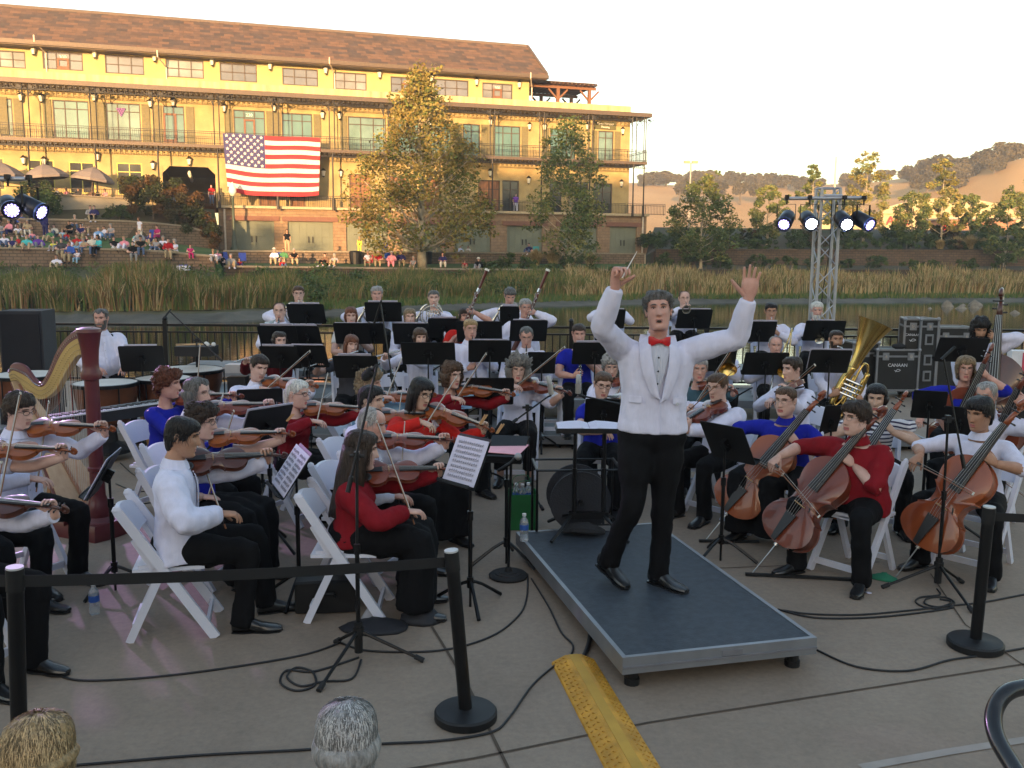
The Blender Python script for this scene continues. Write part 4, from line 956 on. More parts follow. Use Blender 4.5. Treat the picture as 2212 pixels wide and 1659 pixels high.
def make_bow(L=.74):
 """origin at the frog, +Y to the tip, hair on -Z side"""
 r = empty('bow')
 MB().tube([(0, -.02, 0), (0, .1, .0), (0, L*.5, -.006), (0, L*.9, -.001), (0, L, .004)], [.0048, .0045, .004, .0034, .003], 6, smooth=2).build('stick', stickm, r)
 MB().box((0, L-.004, -.010), (.006, .012, .022)).build('tip', mat('ivory tip', (.6, .58, .5), .4), r)
 MB().box((0, .035, -.012), (.011, .045, .018)).build('frog', ebony, r)
 MB().box((0, L*.5+.01, -.0205), (.006, L-.06, .002)).build('hair_ribbon', hairm, r)
 remember(r); return r
BOWS = {'v': make_bow()}
def bow(frog, tip, n, label):
 d = (Vector(tip)-Vector(frog)).normalized(); M = frame(frog, x=Vector(n).cross(d) if abs(Vector(n).normalized().dot(d)) < .95 else (1, 0, 0), y=d)
 return inst(BOWS, 'v', M, label, 'bow', 'string players bows')
# people
def lerp_tab(tab, x):
 if x <= tab[0][0]: return tab[0][1:]
 for a, b in zip(tab, tab[1:]):
  if x <= b[0]:
   t = (x-a[0])/(b[0]-a[0]); t2 = t*t*(3-2*t) if len(a) == 2 else t
   return tuple(a[i]*(1-t2)+b[i]*t2 for i in range(1, len(a)))
 return tab[-1][1:]
def sst(a, b, x): t = max(0, min(1, (x-a)/(b-a))); return t*t*(3-2*t)
HT = [(-.118,.036,.080,.050),(-.112,.046,.092,.056),(-.100,.053,.099,.062),(-.080,.060,.099,.070),(-.060,.065,.0985,.078),(-.030,.0705,.097,.088),(0,.074,.095,.096),(.03,.0765,.0925,.100),(.05,.0775,.0955,.101),(.07,.077,.0945,.099),(.09,.071,.086,.091),(.105,.059,.070,.077),(.115,.044,.050,.058),(.121,.024,.028,.033),(.123,.004,.004,.005)]
def skull(th, z, jaw=1.0, fat=0.0):
 w, f, b = lerp_tab(HT, z)
 if z < -.02: w = w*(1+(jaw-1)*min(1, (-.02-z)/.06))+fat*.012*math.exp(-((z+.06)/.04)**2)
 s, c = math.sin(th), math.cos(th)
 x = w*math.copysign(abs(s)**.92, s); y = -(f if c > 0 else b)*c if True else 0
 y = -(f if c > 0 else b)*math.copysign(abs(c)**.93, c)
 return x, y
def face_pt(th, z, P):
 x, y = skull(th, z, P.get('jaw', 1), P.get('fat', 0)); c = math.cos(th)
 if c > .1:
  g = lambda cx, cz, sx, sz: math.exp(-((abs(x)-cx)/sx)**2-((z-cz)/sz)**2)
  nz = P.get('nose', 1.0)
  if -.034 < z < .055: k = max(0, (.045-z)/.06); y -= nz*(.008+.024*min(1, k)**1.2)*math.exp(-(x/(.0085+.006*min(1, k)))**2)*sst(-.034, -.022, z)*sst(.055, .03, z)
  y += .0155*g(.031, .027, .015, .0125)           # sockets
  y -= .0065*g(.028, .048, .022, .007)           # brow
  y -= .007*g(.046, -.006, .018, .018)           # cheeks
  y -= .0065*g(0, -.053, .021, .0055)           # upper lip
  y -= .0065*g(0, -.067, .018, .006)            # lower lip
  y += .0050*g(0, -.0597, .020, .0026) + .003*g(0, -.079, .022, .006)
  y -= .006*g(0, -.098, .018, .013)             # chin
  y += .004*g(0, -.040, .007, .010)
 return Vector((x, y, z))
HZ = [-.118,-.113,-.106,-.098,-.090,-.083,-.077,-.0715,-.067,-.063,-.0597,-.0565,-.053,-.048,-.042,-.036,-.030,-.024,-.017,-.009,0,.008,.015,.021,.026,.031,.037,.043,.049,.056,.064,.073,.082,.091,.099,.106,.112,.117,.121,.123]
def thetas(n=44):
 out = []
 for k in range(n):
  u = k/n*2-1; out.append(math.pi*(.42*u+.58*u*abs(u)))      # denser at the face (0)
 return out
THS = thetas()
def add_head(mb, H, P):
 """H head matrix; slots 0 skin 1 lips 2 eye white 3 dark 4 brow"""
 X0 = mb.X; mb.X = H if X0 is None else X0 @ H
 mb.slot(0); idx = [[mb.addv(face_pt(th, z, P)) for th in THS] for z in HZ]; n = len(THS)
 lip = P.get('lip', True)
 for a, b, z0 in zip(idx, idx[1:], HZ):
  for k in range(n):
   k2 = (k+1) % n; th = (THS[k]+(THS[k2] if k2 else math.pi))/2; x = abs(math.sin(th))*.065
   mb.slot(1 if (lip and abs(th) < 1 and -.0735 < z0+.002 < -.0495 and x < .019) else 0).addf((a[k], a[k2], b[k2], b[k]))
 mb.slot(0); mb.addf(idx[0][::-1]); mb.addf(idx[-1])
 for s in (-1, 1):
  e = Matrix.Rotation(s*R(-18), 3, 'Z') @ Matrix.Rotation(s*R(6), 3, 'Y')
  mb.slot(0).ball((s*.079, .012, .012), (.008, .018, .030), 8, e); mb.ball((s*.083, .020, .016), (.008, .012, .024), 8, e); mb.ball((s*.079, .006, -.012), (.007, .009, .012), 8)
  def fy(x, z):
   w = skull(math.pi/2, z, P.get('jaw', 1), P.get('fat', 0))[0]; return face_pt(math.asin(min(.98, (abs(x)/w))**(1/.92)), z, P).y
  ey = fy(.031, .027)
  mb.slot(2).ball((s*.031, ey+.0045, .026), (.0130, .0085, .0068*P.get('eye', 1)+.0006), 10)
  mb.slot(3).ball((s*.031, ey-.0015, .0255), (.0062, .0036, .0062*P.get('eye', 1)), 8)
  mb.slot(3).tube([(s*x, fy(x, z)-.002-q, z) for x, z, q in ((.017, .027, 0), (.024, .0315, .002), (.031, .033, .003), (.039, .0315, .002), (.047, .028, 0))], .0021, 5)
  mb.slot(4).tube([(s*x, fy(x, z)-.0008, z) for x, z in ((.013, .044), (.022, .048), (.032, .0495), (.042, .047), (.052, .043))], [.0030, .0042, .0044, .0036, .0018], 6)
 if P.get('mouth'): mb.slot(3).ball((0, -.1035, -.0625), (.017, .010, P['mouth']), 10)
 mb.slot(3)
 for s in (-1, 1): mb.ball((s*.0075, face_pt(.06, -.026, P).y+.004, -.0275), (.003, .003, .0018), 6)
 if not P.get('mouth'): mb.tube([(x, face_pt(x/.066, -.0597, P).y-.0004, -.0597) for x in (-.020, -.01, 0, .01, .020)], .0013, 4)
 mb.X = X0
HL = {  # |theta| degrees -> hairline height
 'short': [(0,.080),(30,.082),(48,.070),(60,.042),(72,.010),(82,.012),(96,.030),(112,-.01),(130,-.062),(180,-.072)],
 'recede': [(0,.088),(18,.094),(34,.108),(50,.088),(62,.045),(74,.008),(82,.012),(96,.030),(112,-.01),(130,-.062),(180,-.07)],
 'bald': [(0,.2),(58,.2),(64,.055),(76,.010),(84,.014),(98,.028),(112,-.01),(130,-.06),(180,-.07)],
 'full': [(0,.068),(25,.066),(45,.058),(58,.030),(70,-.004),(84,-.002),(98,-.01),(112,-.05),(130,-.09),(180,-.10)],
 'fringe': [(0,.062),(30,.064),(44,.055),(54,.010),(64,-.05),(76,-.10),(180,-.118)],
 'bob': [(0,.074),(22,.078),(42,.064),(54,.018),(62,-.05),(72,-.10),(180,-.118)],
 'pulled': [(0,.082),(30,.084),(48,.072),(62,.045),(76,.022),(90,.030),(104,.015),(125,-.04),(180,-.07)]}
def nz3(x, y, z, f): return (math.sin(x*f+1.3*math.sin(y*f*.9+z*f*.4))*math.cos(z*f*1.1+2*math.sin(x*f*.6)) + .5*math.sin(y*f*2.1+x*f*1.7)*math.sin(z*f*2.3+.7))/1.5
def add_hair(mb, H, P, seed):
 X0 = mb.X; mb.X = H if X0 is None else X0 @ H; sty = P.get('hair', 'short'); th0 = P.get('vol', .014); curl = P.get('curl', .25); L = P.get('len', 0)
 tab = HL[P.get('line', {'short':'short','recede':'recede','bald':'bald','bob':'bob','long':'bob','fringe':'fringe','full':'full','pulled':'pulled'}[sty])]
 zs = [-.118+.241*i/30 for i in range(31)]; n = 56; ths = [math.pi*(2*k/n-1) for k in range(n)]
 fr = 34+curl*30; grid = []; cov = []
 for z in zs:
  row = []; cr = []
  for th in ths:
   zh = lerp_tab(tab, abs(math.degrees(th)))[0]+.004*math.sin(th*23+seed); c = sst(-.004, .026, z-zh); x, y = skull(th, min(z, .1229))
   d = Vector((x, y*.85, z+.02)).normalized(); N = nz3(x+seed*.13, y, z, fr); N2 = nz3(x*2.2+seed*.3, y*2.2, z*2.2, fr)
   side = 1-.35*abs(math.sin(th))*(1 if z < .05 else 0) if sty in ('short', 'recede', 'bald', 'pulled') else 1
   t = th0*side*(.35+.65*c)*(1+curl*(1.0*N+.6*N2)) if c > 0 else -.003
   if z > .06: t *= 1+.35*P.get('top', 0)*sst(.06, .12, z)
   row.append(mb.addv(Vector((x, y, z))+d*max(t*1.0, -.003))); cr.append(c)
  grid.append(row); cov.append(cr)
 for i in range(30):
  for k in range(n):
   k2 = (k+1) % n
   if min(cov[i][k], cov[i][k2]) > 0 or min(cov[i+1][k], cov[i+1][k2]) > 0: mb.addf((grid[i][k], grid[i][k2], grid[i+1][k2], grid[i+1][k]))
 mb.addf(grid[-1])
 rs = random.Random(seed)
 if L:
  rings = []; m = 14; op = R(P.get('open', 62))
  for i in range(9):
   t = i/8; z = .035-(L+.035)*t; ex = 1+.15*math.sin(math.pi*min(1, t*1.6))+P.get('flare', .12)*t; zz = max(z, -.09)
   w, f, b = lerp_tab(HT, max(-.06, zz)); w = max(w, .066); b = max(b, .080); out = []; inn = []
   for k in range(m+1):
    th = op+(2*math.pi-2*op)*k/m; s, c = math.sin(th), math.cos(th); rr = 1+curl*.12*nz3(s*.1+seed, c*.1, z, 60)
    y = -(f if c > 0 else b)*c; o_ = Vector((w*s*ex, y*ex, z)); dd = Vector((s, -c, 0)); tk = th0*1.15*(1-.75*t**3)
    out.append(o_+dd*tk*rr+Vector((0, 0, rs.uniform(-.012, .012)*(t > .9)))); inn.append(o_-dd*.012)
   rings.append(out+inn[::-1])
  mb.loft(rings)
 if P.get('tail'):
  mb.tube([(0, .088, .03), (0, .125, .0), (0, .115, -.08), (0, .09, -P['tail'])], [.022, .026, .022, .006], 8, smooth=3)
 if P.get('bun'): mb.ball((0, .115, .03), (.035, .03, .035), 10)
 if curl > .5:
  for _ in range(int(150*curl)):
   th = rs.uniform(-math.pi, math.pi); z = rs.uniform(-.10 if L or sty in ('bob', 'full') else 0, .12)
   if z < lerp_tab(tab, abs(math.degrees(th)))[0]+.012: continue
   x, y = skull(th, z); d = Vector((x, y*.85, z+.02)).normalized(); p = Vector((x, y, z))+d*th0*(1+.2*rs.random()); r_ = rs.uniform(.008, .016)
   mb.ball(p, (r_, r_, r_*.8), 6)
 mb.X = X0
def strands(mb, H, P, seed, n, wmax=.0017, Lm=None, zlo=-.02):
 rs = random.Random(seed+5); sty = P.get('hair', 'short'); th0 = P.get('vol', .014); L0 = P.get('len', 0); curl = P.get('curl', .25)
 tab = HL[P.get('line', {'short':'short','recede':'recede','bald':'bald','bob':'bob','long':'bob','fringe':'fringe','full':'full','pulled':'pulled'}[sty])]
 for _ in range(n):
  th = rs.uniform(-math.pi, math.pi); z0 = rs.uniform(zlo, .122)
  if z0 < lerp_tab(tab, abs(math.degrees(th)))[0]+.006: continue
  L = Lm*rs.uniform(.6, 1.1) if Lm else (rs.uniform(.02, .05) if not L0 and sty not in ('bob',) else rs.uniform(.05, .13)+min(.1, L0*.4)); w = rs.uniform(.0007, wmax); lift = rs.uniform(.85, 1.10+.12*curl); dr = rs.uniform(-.35, .35)*(.5+curl); ph = rs.uniform(0, 6)
  if abs(th) < R(62): L = min(L, max(.008, (z0-lerp_tab(tab, abs(math.degrees(th)))[0])*1.0)); dr *= .5
  s = Vector((math.cos(th), math.sin(th), 0)); prev = None; mb.slot(0 if rs.random() < .5 else 1)
  for k in range(5):
   t = k/4; z = z0-L*t*(.3+.7*t); a = th+dr*t; zz = max(-.1, min(.1225, z)); x, y = skull(a, zz); d = Vector((x, y*.85, zz+.02)).normalized()
   if z < -.1: zz = z
   q = Vector((x, y, zz))+d*(th0*lift*(1+min(curl, .4)*.5*math.sin(ph+t*7))+.0015); ww = w*(1-.75*t*t)
   i0, i1 = mb.addv(H @ (q-s*ww)), mb.addv(H @ (q+s*ww))
   if prev: mb.addf((prev[0], prev[1], i1, i0))
   prev = (i0, i1)
 mb.slot(0)
def unit(v): return Vector(v).normalized()
def add_hand(mb, W, d, n, side, curl=.5, spread=.0, k=1.0, thumb=.5, res=6, curls=None):
 """W wrist, d palm direction, n palm normal (fingers close towards n), side: thumb lies on side*(d x n)"""
 d = unit(d); n = Vector(n); n = unit(n-d*n.dot(d)); l = d.cross(n)*side; W = Vector(W)
 def ring(c, a, t): return [c+l*(a*math.cos(q)*k)+n*(t*math.sin(q)*k) for q in [2*math.pi*i/10 for i in range(10)]]
 rg = [ring(W-d*.02*k, .026, .021), ring(W+d*.005*k, .028, .020), ring(W+d*.035*k+l*.002, .040, .0185), ring(W+d*.07*k, .043, .0165), ring(W+d*.095*k, .041, .0135), ring(W+d*.104*k, .034, .009)]
 if side < 0: rg = [r[::-1] for r in rg]
 mb.loft(rg)
 for i, (off, ln) in enumerate(((.031, .072), (.0105, .081), (-.0105, .075), (-.031, .058))):
  cu = curls[i] if curls else curl*(1+.12*(i-1.5)); p = W+d*(.090-.004*abs(i-1))*k+l*off*k; sp = spread*(.30 if i == 0 else .08 if i == 1 else -.14 if i == 2 else -.38)
  dd = unit(d+l*sp); pts = [p-dd*.015*k, p]; a = 0; r_ = [.0095, .0095]
  for seg, da in zip((.44, .31, .25), (70, 85, 50)):
   a += R(da)*cu; q = dd*math.cos(a)+n*math.sin(a); p = p+q*ln*seg*k; pts.append(p); r_.append(.0088-.0010*len(pts)/2)
  r_[-1] = .0052; mb.tube(pts, [x*k for x in r_], res, smooth=2)
 q0 = W+d*.022*k+l*.026*k+n*.004*k; td = unit(d*.62+l*(.78-.55*thumb)+n*(.15+.65*thumb)); p1 = q0+td*.042*k; td2 = unit(td+n*.35*thumb-l*.25*thumb+d*.1); p2 = p1+td2*.032*k; p3 = p2+unit(td2+d*.15)*.024*k
 mb.tube([q0-td*.02*k, q0, p1, p2, p3], [.014*k, .0145*k, .0108*k, .0095*k, .006*k], res, smooth=2)
def ik(S, T, a, b, pole):
 S, T = Vector(S), Vector(T); v = T-S; D = v.length
 if D > (a+b)*.985: f = D/((a+b)*.985); a *= f; b *= f
 D = max(D, abs(a-b)+.02); u = v.normalized(); x = (a*a-b*b+D*D)/(2*D); h = math.sqrt(max(0, a*a-x*x)); p = Vector(pole); p = p-u*p.dot(u)
 return S+u*x+p.normalized()*h
CLD = bpy.data.textures.new('folds', 'CLOUDS'); CLD.noise_scale = .085; CLD.noise_depth = 1
CLD2 = bpy.data.textures.new('folds_fine', 'CLOUDS'); CLD2.noise_scale = .05
def clothify(mb, name, m, parent, vox=.017, folds=.02, it=3, fine=.006):
 me = bpy.data.meshes.new('t'); me.from_pydata(mb.v, [], mb.f); me.update(); o = bpy.data.objects.new('t', me); COL.objects.link(o)
 r = o.modifiers.new('r', 'REMESH'); r.mode = 'VOXEL'; r.voxel_size = vox; r.use_smooth_shade = True
 s = o.modifiers.new('s', 'SMOOTH'); s.factor = .6; s.iterations = it
 if folds:
  folds *= .9
  d = o.modifiers.new('d', 'DISPLACE'); d.texture = CLD; d.strength = folds; d.mid_level = .52; d.texture_coords = 'LOCAL'
 if fine:
  d = o.modifiers.new('d2', 'DISPLACE'); d.texture = CLD2; d.strength = fine; d.mid_level = .5; d.texture_coords = 'LOCAL'
 dg = C.evaluated_depsgraph_get(); m2 = bpy.data.meshes.new_from_object(o.evaluated_get(dg)); bpy.data.objects.remove(o); bpy.data.meshes.remove(me)
 m2.materials.clear(); m2.materials.append(m); m2.name = name; m2.shade_smooth()
 return link(name, m2, parent)
def skinmat(k):
 c = {'fair': ((.60, .39, .32), (.52, .31, .25)), 'ruddy': ((.57, .33, .265), (.48, .25, .195)), 'tan': ((.42, .235, .155), (.36, .19, .12)), 'asian': ((.54, .37, .28), (.47, .30, .22)), 'dark': ((.16, .08, .05), (.12, .06, .04))}[k]
 return mat('skin '+k, c[0], .5, col2=c[1], vscale=18, detail=3, spec=.35)
HC_ = {'black': (.012, .010, .010), 'dkbrown': (.030, .018, .012), 'brown': (.075, .040, .022), 'auburn': (.13, .045, .02), 'blond': (.34, .23, .11), 'dkblond': (.20, .14, .08), 'grey': (.28, .27, .26), 'dkgrey': (.10, .095, .09), 'white': (.55, .54, .50), 'saltpep': (.17, .16, .15), 'redbrown': (.10, .03, .014)}
def hairmat(k):
 c = HC_[k]
 return mat('hair '+k, tuple(x*.55 for x in c), .5, col2=tuple(min(1, x*1.35) for x in c), vscale=60, bump=.9, bscale=70, stretch=(1, 1, .22), spec=.3)
def clothmat(k):
 c = {'white': (.62, .62, .76), 'offwhite': (.60, .57, .52), 'royal': (.012, .018, .30), 'red': (.36, .012, .016), 'dkred': (.20, .008, .014), 'brightred': (.50, .02, .015), 'lightblue': (.16, .33, .62), 'teal': (.05, .10, .13), 'burg': (.10, .008, .012), 'black': (.0045, .0045, .0055), 'navy': (.02, .02, .10), 'dkgrey': (.05, .05, .06), 'grey': (.25, .25, .27), 'lav': (.55, .50, .62), 'pink': (.65, .25, .32), 'blue': (.04, .10, .40), 'turq': (.06, .42, .48), 'yellow': (.6, .55, .08), 'brown': (.14, .08, .05), 'khaki': (.35, .28, .18), 'denim': (.08, .12, .22), 'magenta': (.38, .02, .14), 'cream': (.6, .55, .45), 'green': (.06, .18, .08), 'purple': (.14, .05, .35), 'skyb': (.25, .42, .60)}[k]  # 'white' carries a blue tint that stands in for bluish ambient light
 return mat('cloth '+k, c, .85, var=.07, vscale=14, bump=.55, bscale=10, spec=.15, stretch=(1.6, 1.6, .5))
shoe_m = mat('black shoe leather', (.012, .012, .013), .28, var=.1, spec=.6); dark_m = mat('dark iris', (.03, .018, .012), .3); eyew_m = mat('eye white', (.55, .52, .50), .4); glassf = mat('dark spectacle rim', (.03, .02, .02), .3); wiref = mat('wire spectacle rim', (.25, .22, .18), .3, metal=.8)
def shoe(parent, ankle, yaw, pitch=0, m=None, k=1.0, name='shoe'):
 mb = MB(); mb.X = Matrix.Translation(ankle) @ Matrix.Rotation(yaw, 4, 'Z') @ Matrix.Rotation(pitch, 4, 'X') @ Matrix.Scale(k, 4)
 rg = []
 for y, w, z0, z1 in ((.065, .032, -.080, .005), (.05, .038, -.085, .018), (.0, .042, -.085, .020), (-.05, .040, -.085, -.01), (-.10, .046, -.085, -.035), (-.15, .048, -.085, -.045), (-.19, .040, -.084, -.052), (-.215, .024, -.082, -.060)):
  rg.append([Vector((w*math.cos(a), y, (z0+z1)/2+(z1-z0)/2*math.copysign(abs(math.sin(a))**.7, math.sin(a)))) for a in [2*math.pi*i/12 for i in range(12)]])
 mb.loft(rg)
 mb.loft([[Vector((x*s, y, z)) for x, y in ((.033, .066), (.043, 0), (.038, -.06), (.050, -.14), (.036, -.205), (.0, -.222), (-.036, -.205), (-.050, -.14), (-.038, -.06), (-.043, 0), (-.033, .066))] for z, s in ((-.092, 1), (-.080, 1.03))])
 return mb.build(name, m or shoe_m, parent, smooth='auto')
class Fig: pass
def torso_rings(hip, NB, f, bust=0, belly=0, inflate=0, t0=-.14, t1=1.0, fwd=None, wk=1.0):
 ax = (NB-hip); up = ax.normalized(); lat = Vector((1, 0, 0)) if fwd is None else fwd; front = lat.cross(up)*-1
 front = unit(up.cross(lat)*1.0)
 if front.y > 0: front = -front
 tab = [(-.2,.190,.138,0),(0,.174,.127,0),(.25,.156,.115,0),(.45,.155,.112,0),(.65,.172,.116,0),(.80,.182,.112,0),(.90,.160,.098,0),(.965,.108,.078,0),(1.0,.070,.064,0),(1.05,.062,.058,0)]
 if f: tab = [(-.2,.178,.125,0),(0,.176,.125,0),(.25,.142,.105,0),(.40,.136,.100,0),(.60,.150,.106,0),(.78,.158,.104,0),(.89,.140,.090,0),(.96,.092,.070,0),(1.0,.060,.056,0),(1.05,.054,.052,0)]
 out = []; n = 24; ts = [t0+(t1-t0)*i/16 for i in range(17)]
 for t in ts:
  a, b, _ = lerp_tab(tab, t); c = hip+ax*t; ring = []
  be = belly*math.exp(-((t-.25)/.28)**2); bu = bust*math.exp(-((t-.62)/.12)**2)
  for k in range(n):
   q = 2*math.pi*k/n; cs, sn = math.cos(q), math.sin(q); x = (a+inflate+be*.45)*wk*math.copysign(abs(cs)**.85, cs); y = (b+inflate)*math.copysign(abs(sn)**.9, sn)
   if sn > 0: y += be*sn+bu*sn*(.75+.25*math.cos(3.1*x/a))
   ring.append(c+lat*x+front*y)
  out.append(ring)
 return out
def person(label, px=None, py=None, Y=None, phi=0, rz=0.0, sit=True, lean=3, loc=None, T=None, f=False, yaw=0, pitch=8, roll=0, hp=None, skin='fair', hairc='brown', top='white', bottom='black', sleeve=1.0,
     arms=None, legs=None, skirt=False, belly=0.0, wk=1.0, glasses=None, wide=0, group=None, vox=.017, feet=True, shoes=None, legk=1.0, k=1.0, face=None, beard=None, hunch=0, extra=None, shoulders_up=0, folds=.02, tz=None, stool=.53):
 """everything is built in the person's own frame: facing -Y, left hand at +X"""
 F = Fig(); hp = hp or {}; face = dict(face or {}); lean_r = R(lean); hipz = stool if sit else .93*k
 if px is not None:
  P = at(px, py, Y); hz = P.z-rz
  Tn = (hz-hipz-.168)/math.cos(lean_r); Tc = max(.34, min(.60, Tn)) if sit else max(.40, min(.58, Tn))
  if abs(Tn-Tc) > .02: print('T', label[:40], round(Tn, 2))
  T = Tc
  off = Vector((0, -T*math.sin(lean_r)-.035, 0)); Rz = Matrix.Rotation(R(phi), 3, 'Z'); w = Rz @ off
  loc = Vector((P.x-w.x, P.y-w.y, rz))
 T = T or .47
 hip = Vector((0, 0, hipz)); NB = hip+Vector((0, -math.sin(lean_r), math.cos(lean_r)))*T; HC = NB+Vector((0, -.035, .168))
 sw = .165 if f else .185; sw *= (.5+.5*wk)
 Sh = {s: NB+Vector((s*sw, .012, -.062+shoulders_up)) for s in (-1, 1)}
 F.hip, F.NB, F.HC, F.Sh = hip, NB, HC, Sh; F.phi = phi
 H = Matrix.Translation(HC) @ Euler((R(pitch), R(roll), 0)).to_matrix().to_4x4() if False else Matrix.Translation(HC+Vector((0, 0, -.05))) @ Matrix.Rotation(R(yaw), 4, 'Z') @ Matrix.Rotation(R(roll), 4, 'Y') @ Matrix.Rotation(R(pitch), 4, 'X') @ Matrix.Translation((0, 0, .05)) @ Matrix.Scale(.93, 4)
 F.H = H; F.mouth = H @ Vector((0, -.105, -.060)); F.R = Matrix.Rotation(R(phi), 4, 'Z'); F.W = Matrix.Translation(loc) @ F.R
 A = arms(F) if arms else {}
 sk = skinmat(skin)
 if 'W' in A: pass
 body = MB()
 add_head(body, H, face); body.slot(0)
 nr = .050 if f else .057
 body.tube([NB+Vector((0, .0, -.07)), NB+Vector((0, 0, .02)), NB.lerp(H @ Vector((0, .012, -.07)), .6), H @ Vector((0, .010, -.075)), H @ Vector((0, .01, -.03))], [nr*1.45, nr*1.08, nr*.98, nr, nr*.95], 14, smooth=2)
 body.loft(torso_rings(hip, NB, f, inflate=-.018, t0=.12, t1=.97, wk=wk))
 la, lb = (.29, .255) if not f else (.27, .235)
 E = {}; hands = {}
 for s in (-1, 1):
  a = A.get(s) or dict(w=hip+Vector((s*.17, -.30, .10)), d=(0, -1, -.3), n=(0, 0, -1), pole=(s*.5, .6, -.5), curl=.35)
  w = Vector(a['w']); e = ik(Sh[s], w, la, lb, a.get('pole', (s*.6, .2, -1))); E[s] = e; hands[s] = (w, a)
  body.tube([Sh[s]+Vector((-s*.07, 0, -.01)), Sh[s], Sh[s].lerp(e, .5), e, e.lerp(w, .35), w], [.047, .05*wk**.5, .047*wk**.5, .042*wk**.5, .041*wk**.5, .027], 10, smooth=2)
  add_hand(body, w, a.get('d', w-e), a.get('n', (0, 0, -1)), -s*a.get('flip', 1), a.get('curl', .5), a.get('spread', 0), A.get('hk', .88 if f else .97), a.get('thumb', .5), curls=a.get('curls'))
 if sit: hipj = .085; lg = legs or {s: dict(knee=(s*.15, -.43, .50), ank=(s*.14, -.40, .09)) for s in (-1, 1)}
 else: hipj = .09; lg = legs or {s: dict(knee=(s*.11, -.02, .50*k), ank=(s*.12, .02, .09)) for s in (-1, 1)}
 HJ = {s: hip+Vector((s*hipj, 0, -.02)) for s in (-1, 1)}
 for s in (-1, 1):
  kn, an = Vector(lg[s]['knee']), Vector(lg[s]['ank'])
  body.tube([HJ[s], HJ[s].lerp(kn, .5), kn, kn.lerp(an, .3), an], [.07, .06, .05, .05, .034], 10, smooth=2); body.tube([an, an+Vector((0, -.012, -.05))], [.030, .030], 8)
 mats = [sk, mat('lips '+('rose' if f else 'plain'), (.42, .13, .12) if f else (.38, .17, .14), .45, var=.05), eyew_m, dark_m, hairmat(hairc)]
 root = body.build('person', mats, smooth=True); root.matrix_world = F.W; tag(root, label, 'person', group); F.root = root
 seed = abs(hash(label)) % 97 if False else sum(ord(c) for c in label) % 97
 hb = MB(); add_hair(hb, H, hp, seed)
 hm = [hairmat(hairc), mat('light strand '+hairc, [min(1, q*1.9+.01) for q in HC_[hairc]], .45, var=.2, vscale=40)]
 if loc[1] < 9.6 and abs(loc[1]) > 1: strands(hb, H, hp, seed, 650 if loc[1] > 7.5 else 1100)
 hb.build('hair', hm, root, smooth=True)
 if beard:
  mb = MB(); mb.X = H; ths = [R(-80+160*i/18) for i in range(19)]; g = []
  for z in (-.122, -.112, -.095, -.078, -.064, -.05, -.038, -.02, 0):
   g.append([mb.addv(face_pt(t, max(z, -.117), face)+Vector((0, -.010, z+.117 if z < -.117 else 0))*(1 if z < -.03 else .6)+Vector((math.sin(t)*.008, 0, 0))) for t in ths])
  for i in range(8):
   for j in range(18):
    mid = abs(j-8.5) < 3;
    if (i >= 3 and i < 5 and mid and beard != 'full') or (i >= 5 and abs(j-8.5) < 5.5 and not (i == 5 and abs(j-8.5) < 3.6)) : continue
    mb.addf((g[i][j], g[i][j+1], g[i+1][j+1], g[i+1][j]))
  mb.build('beard', hairmat('white' if hairc in ('white', 'grey') else hairc), root, smooth=True)
 if glasses:
  gm = glassf if glasses == 'dark' else wiref; mb = MB(); mb.X = H; t_ = .0022 if glasses == 'dark' else .0013
  for s in (-1, 1):
   mb.tube([(s*.033+.024*math.cos(a), -.1065+.012*abs(math.cos(a)*.5+s*.5)*.8, .022+.016*math.sin(a)) for a in [2*math.pi*i/12 for i in range(13)]], t_, 5, cap=False)
   mb.tube([(s*.057, -.098, .026), (s*.079, -.05, .024), (s*.082, .012, .020)], t_, 5)
  mb.tube([(-.009, -.1085, .025), (.009, -.1085, .025)], t_, 5); mb.build('spectacles', gm, root)
 cm = clothmat(top) if isinstance(top, str) else top
 if cm:
  mb = MB(); mb.loft(torso_rings(hip, NB, f, .030 if f else 0, belly, .006, t0=A.get('hem', -.16), t1=A.get('neck', .935 if f else .992), wk=wk))
  sl = {}
  for s in (-1, 1):
   w = hands[s][0]; e = E[s]; r0 = (.068 if f else .078)*(1+.3*wide)
   if sleeve >= .95: P_ = [Sh[s]+Vector((-s*.09, 0, -.02)), Sh[s]+Vector((-s*.01, 0, -.006)), Sh[s].lerp(e, .3), Sh[s].lerp(e, .75), e, e.lerp(w, .3), e.lerp(w, .75), e.lerp(w, .985)]; rr = [.07, r0, r0*.98, r0*.86, r0*.80, r0*.80, r0*.70, r0*.58]
   elif sleeve > .5: P_ = [Sh[s]+Vector((-s*.09, 0, -.02)), Sh[s]+Vector((-s*.01, 0, -.006)), Sh[s].lerp(e, .3), Sh[s].lerp(e, .75), e, e.lerp(w, .25)]; rr = [.07, r0, r0*.98, r0*.86, r0*.80, r0*.72]
   else: P_ = [Sh[s]+Vector((-s*.09, 0, -.02)), Sh[s]+Vector((-s*.01, 0, -.006)), Sh[s].lerp(e, .3), Sh[s].lerp(e, .62)]; rr = [.07, r0, r0, r0*.95]
   mb.tube(P_, rr, 14, smooth=2)
  clothify(mb, A.get('topname', 'shirt'), cm, root, vox, folds)
  if group is None and sleeve >= .95:
   for s in (-1, 1):
    w, e = hands[s][0], E[s]; u_ = (w-e).normalized(); MB().tube([w-u_*.075, w-u_*.07, w-u_*.012, w-u_*.008], [.040, .0445, .0425, .034], 14).build('cuff', cm, root, smooth='auto')
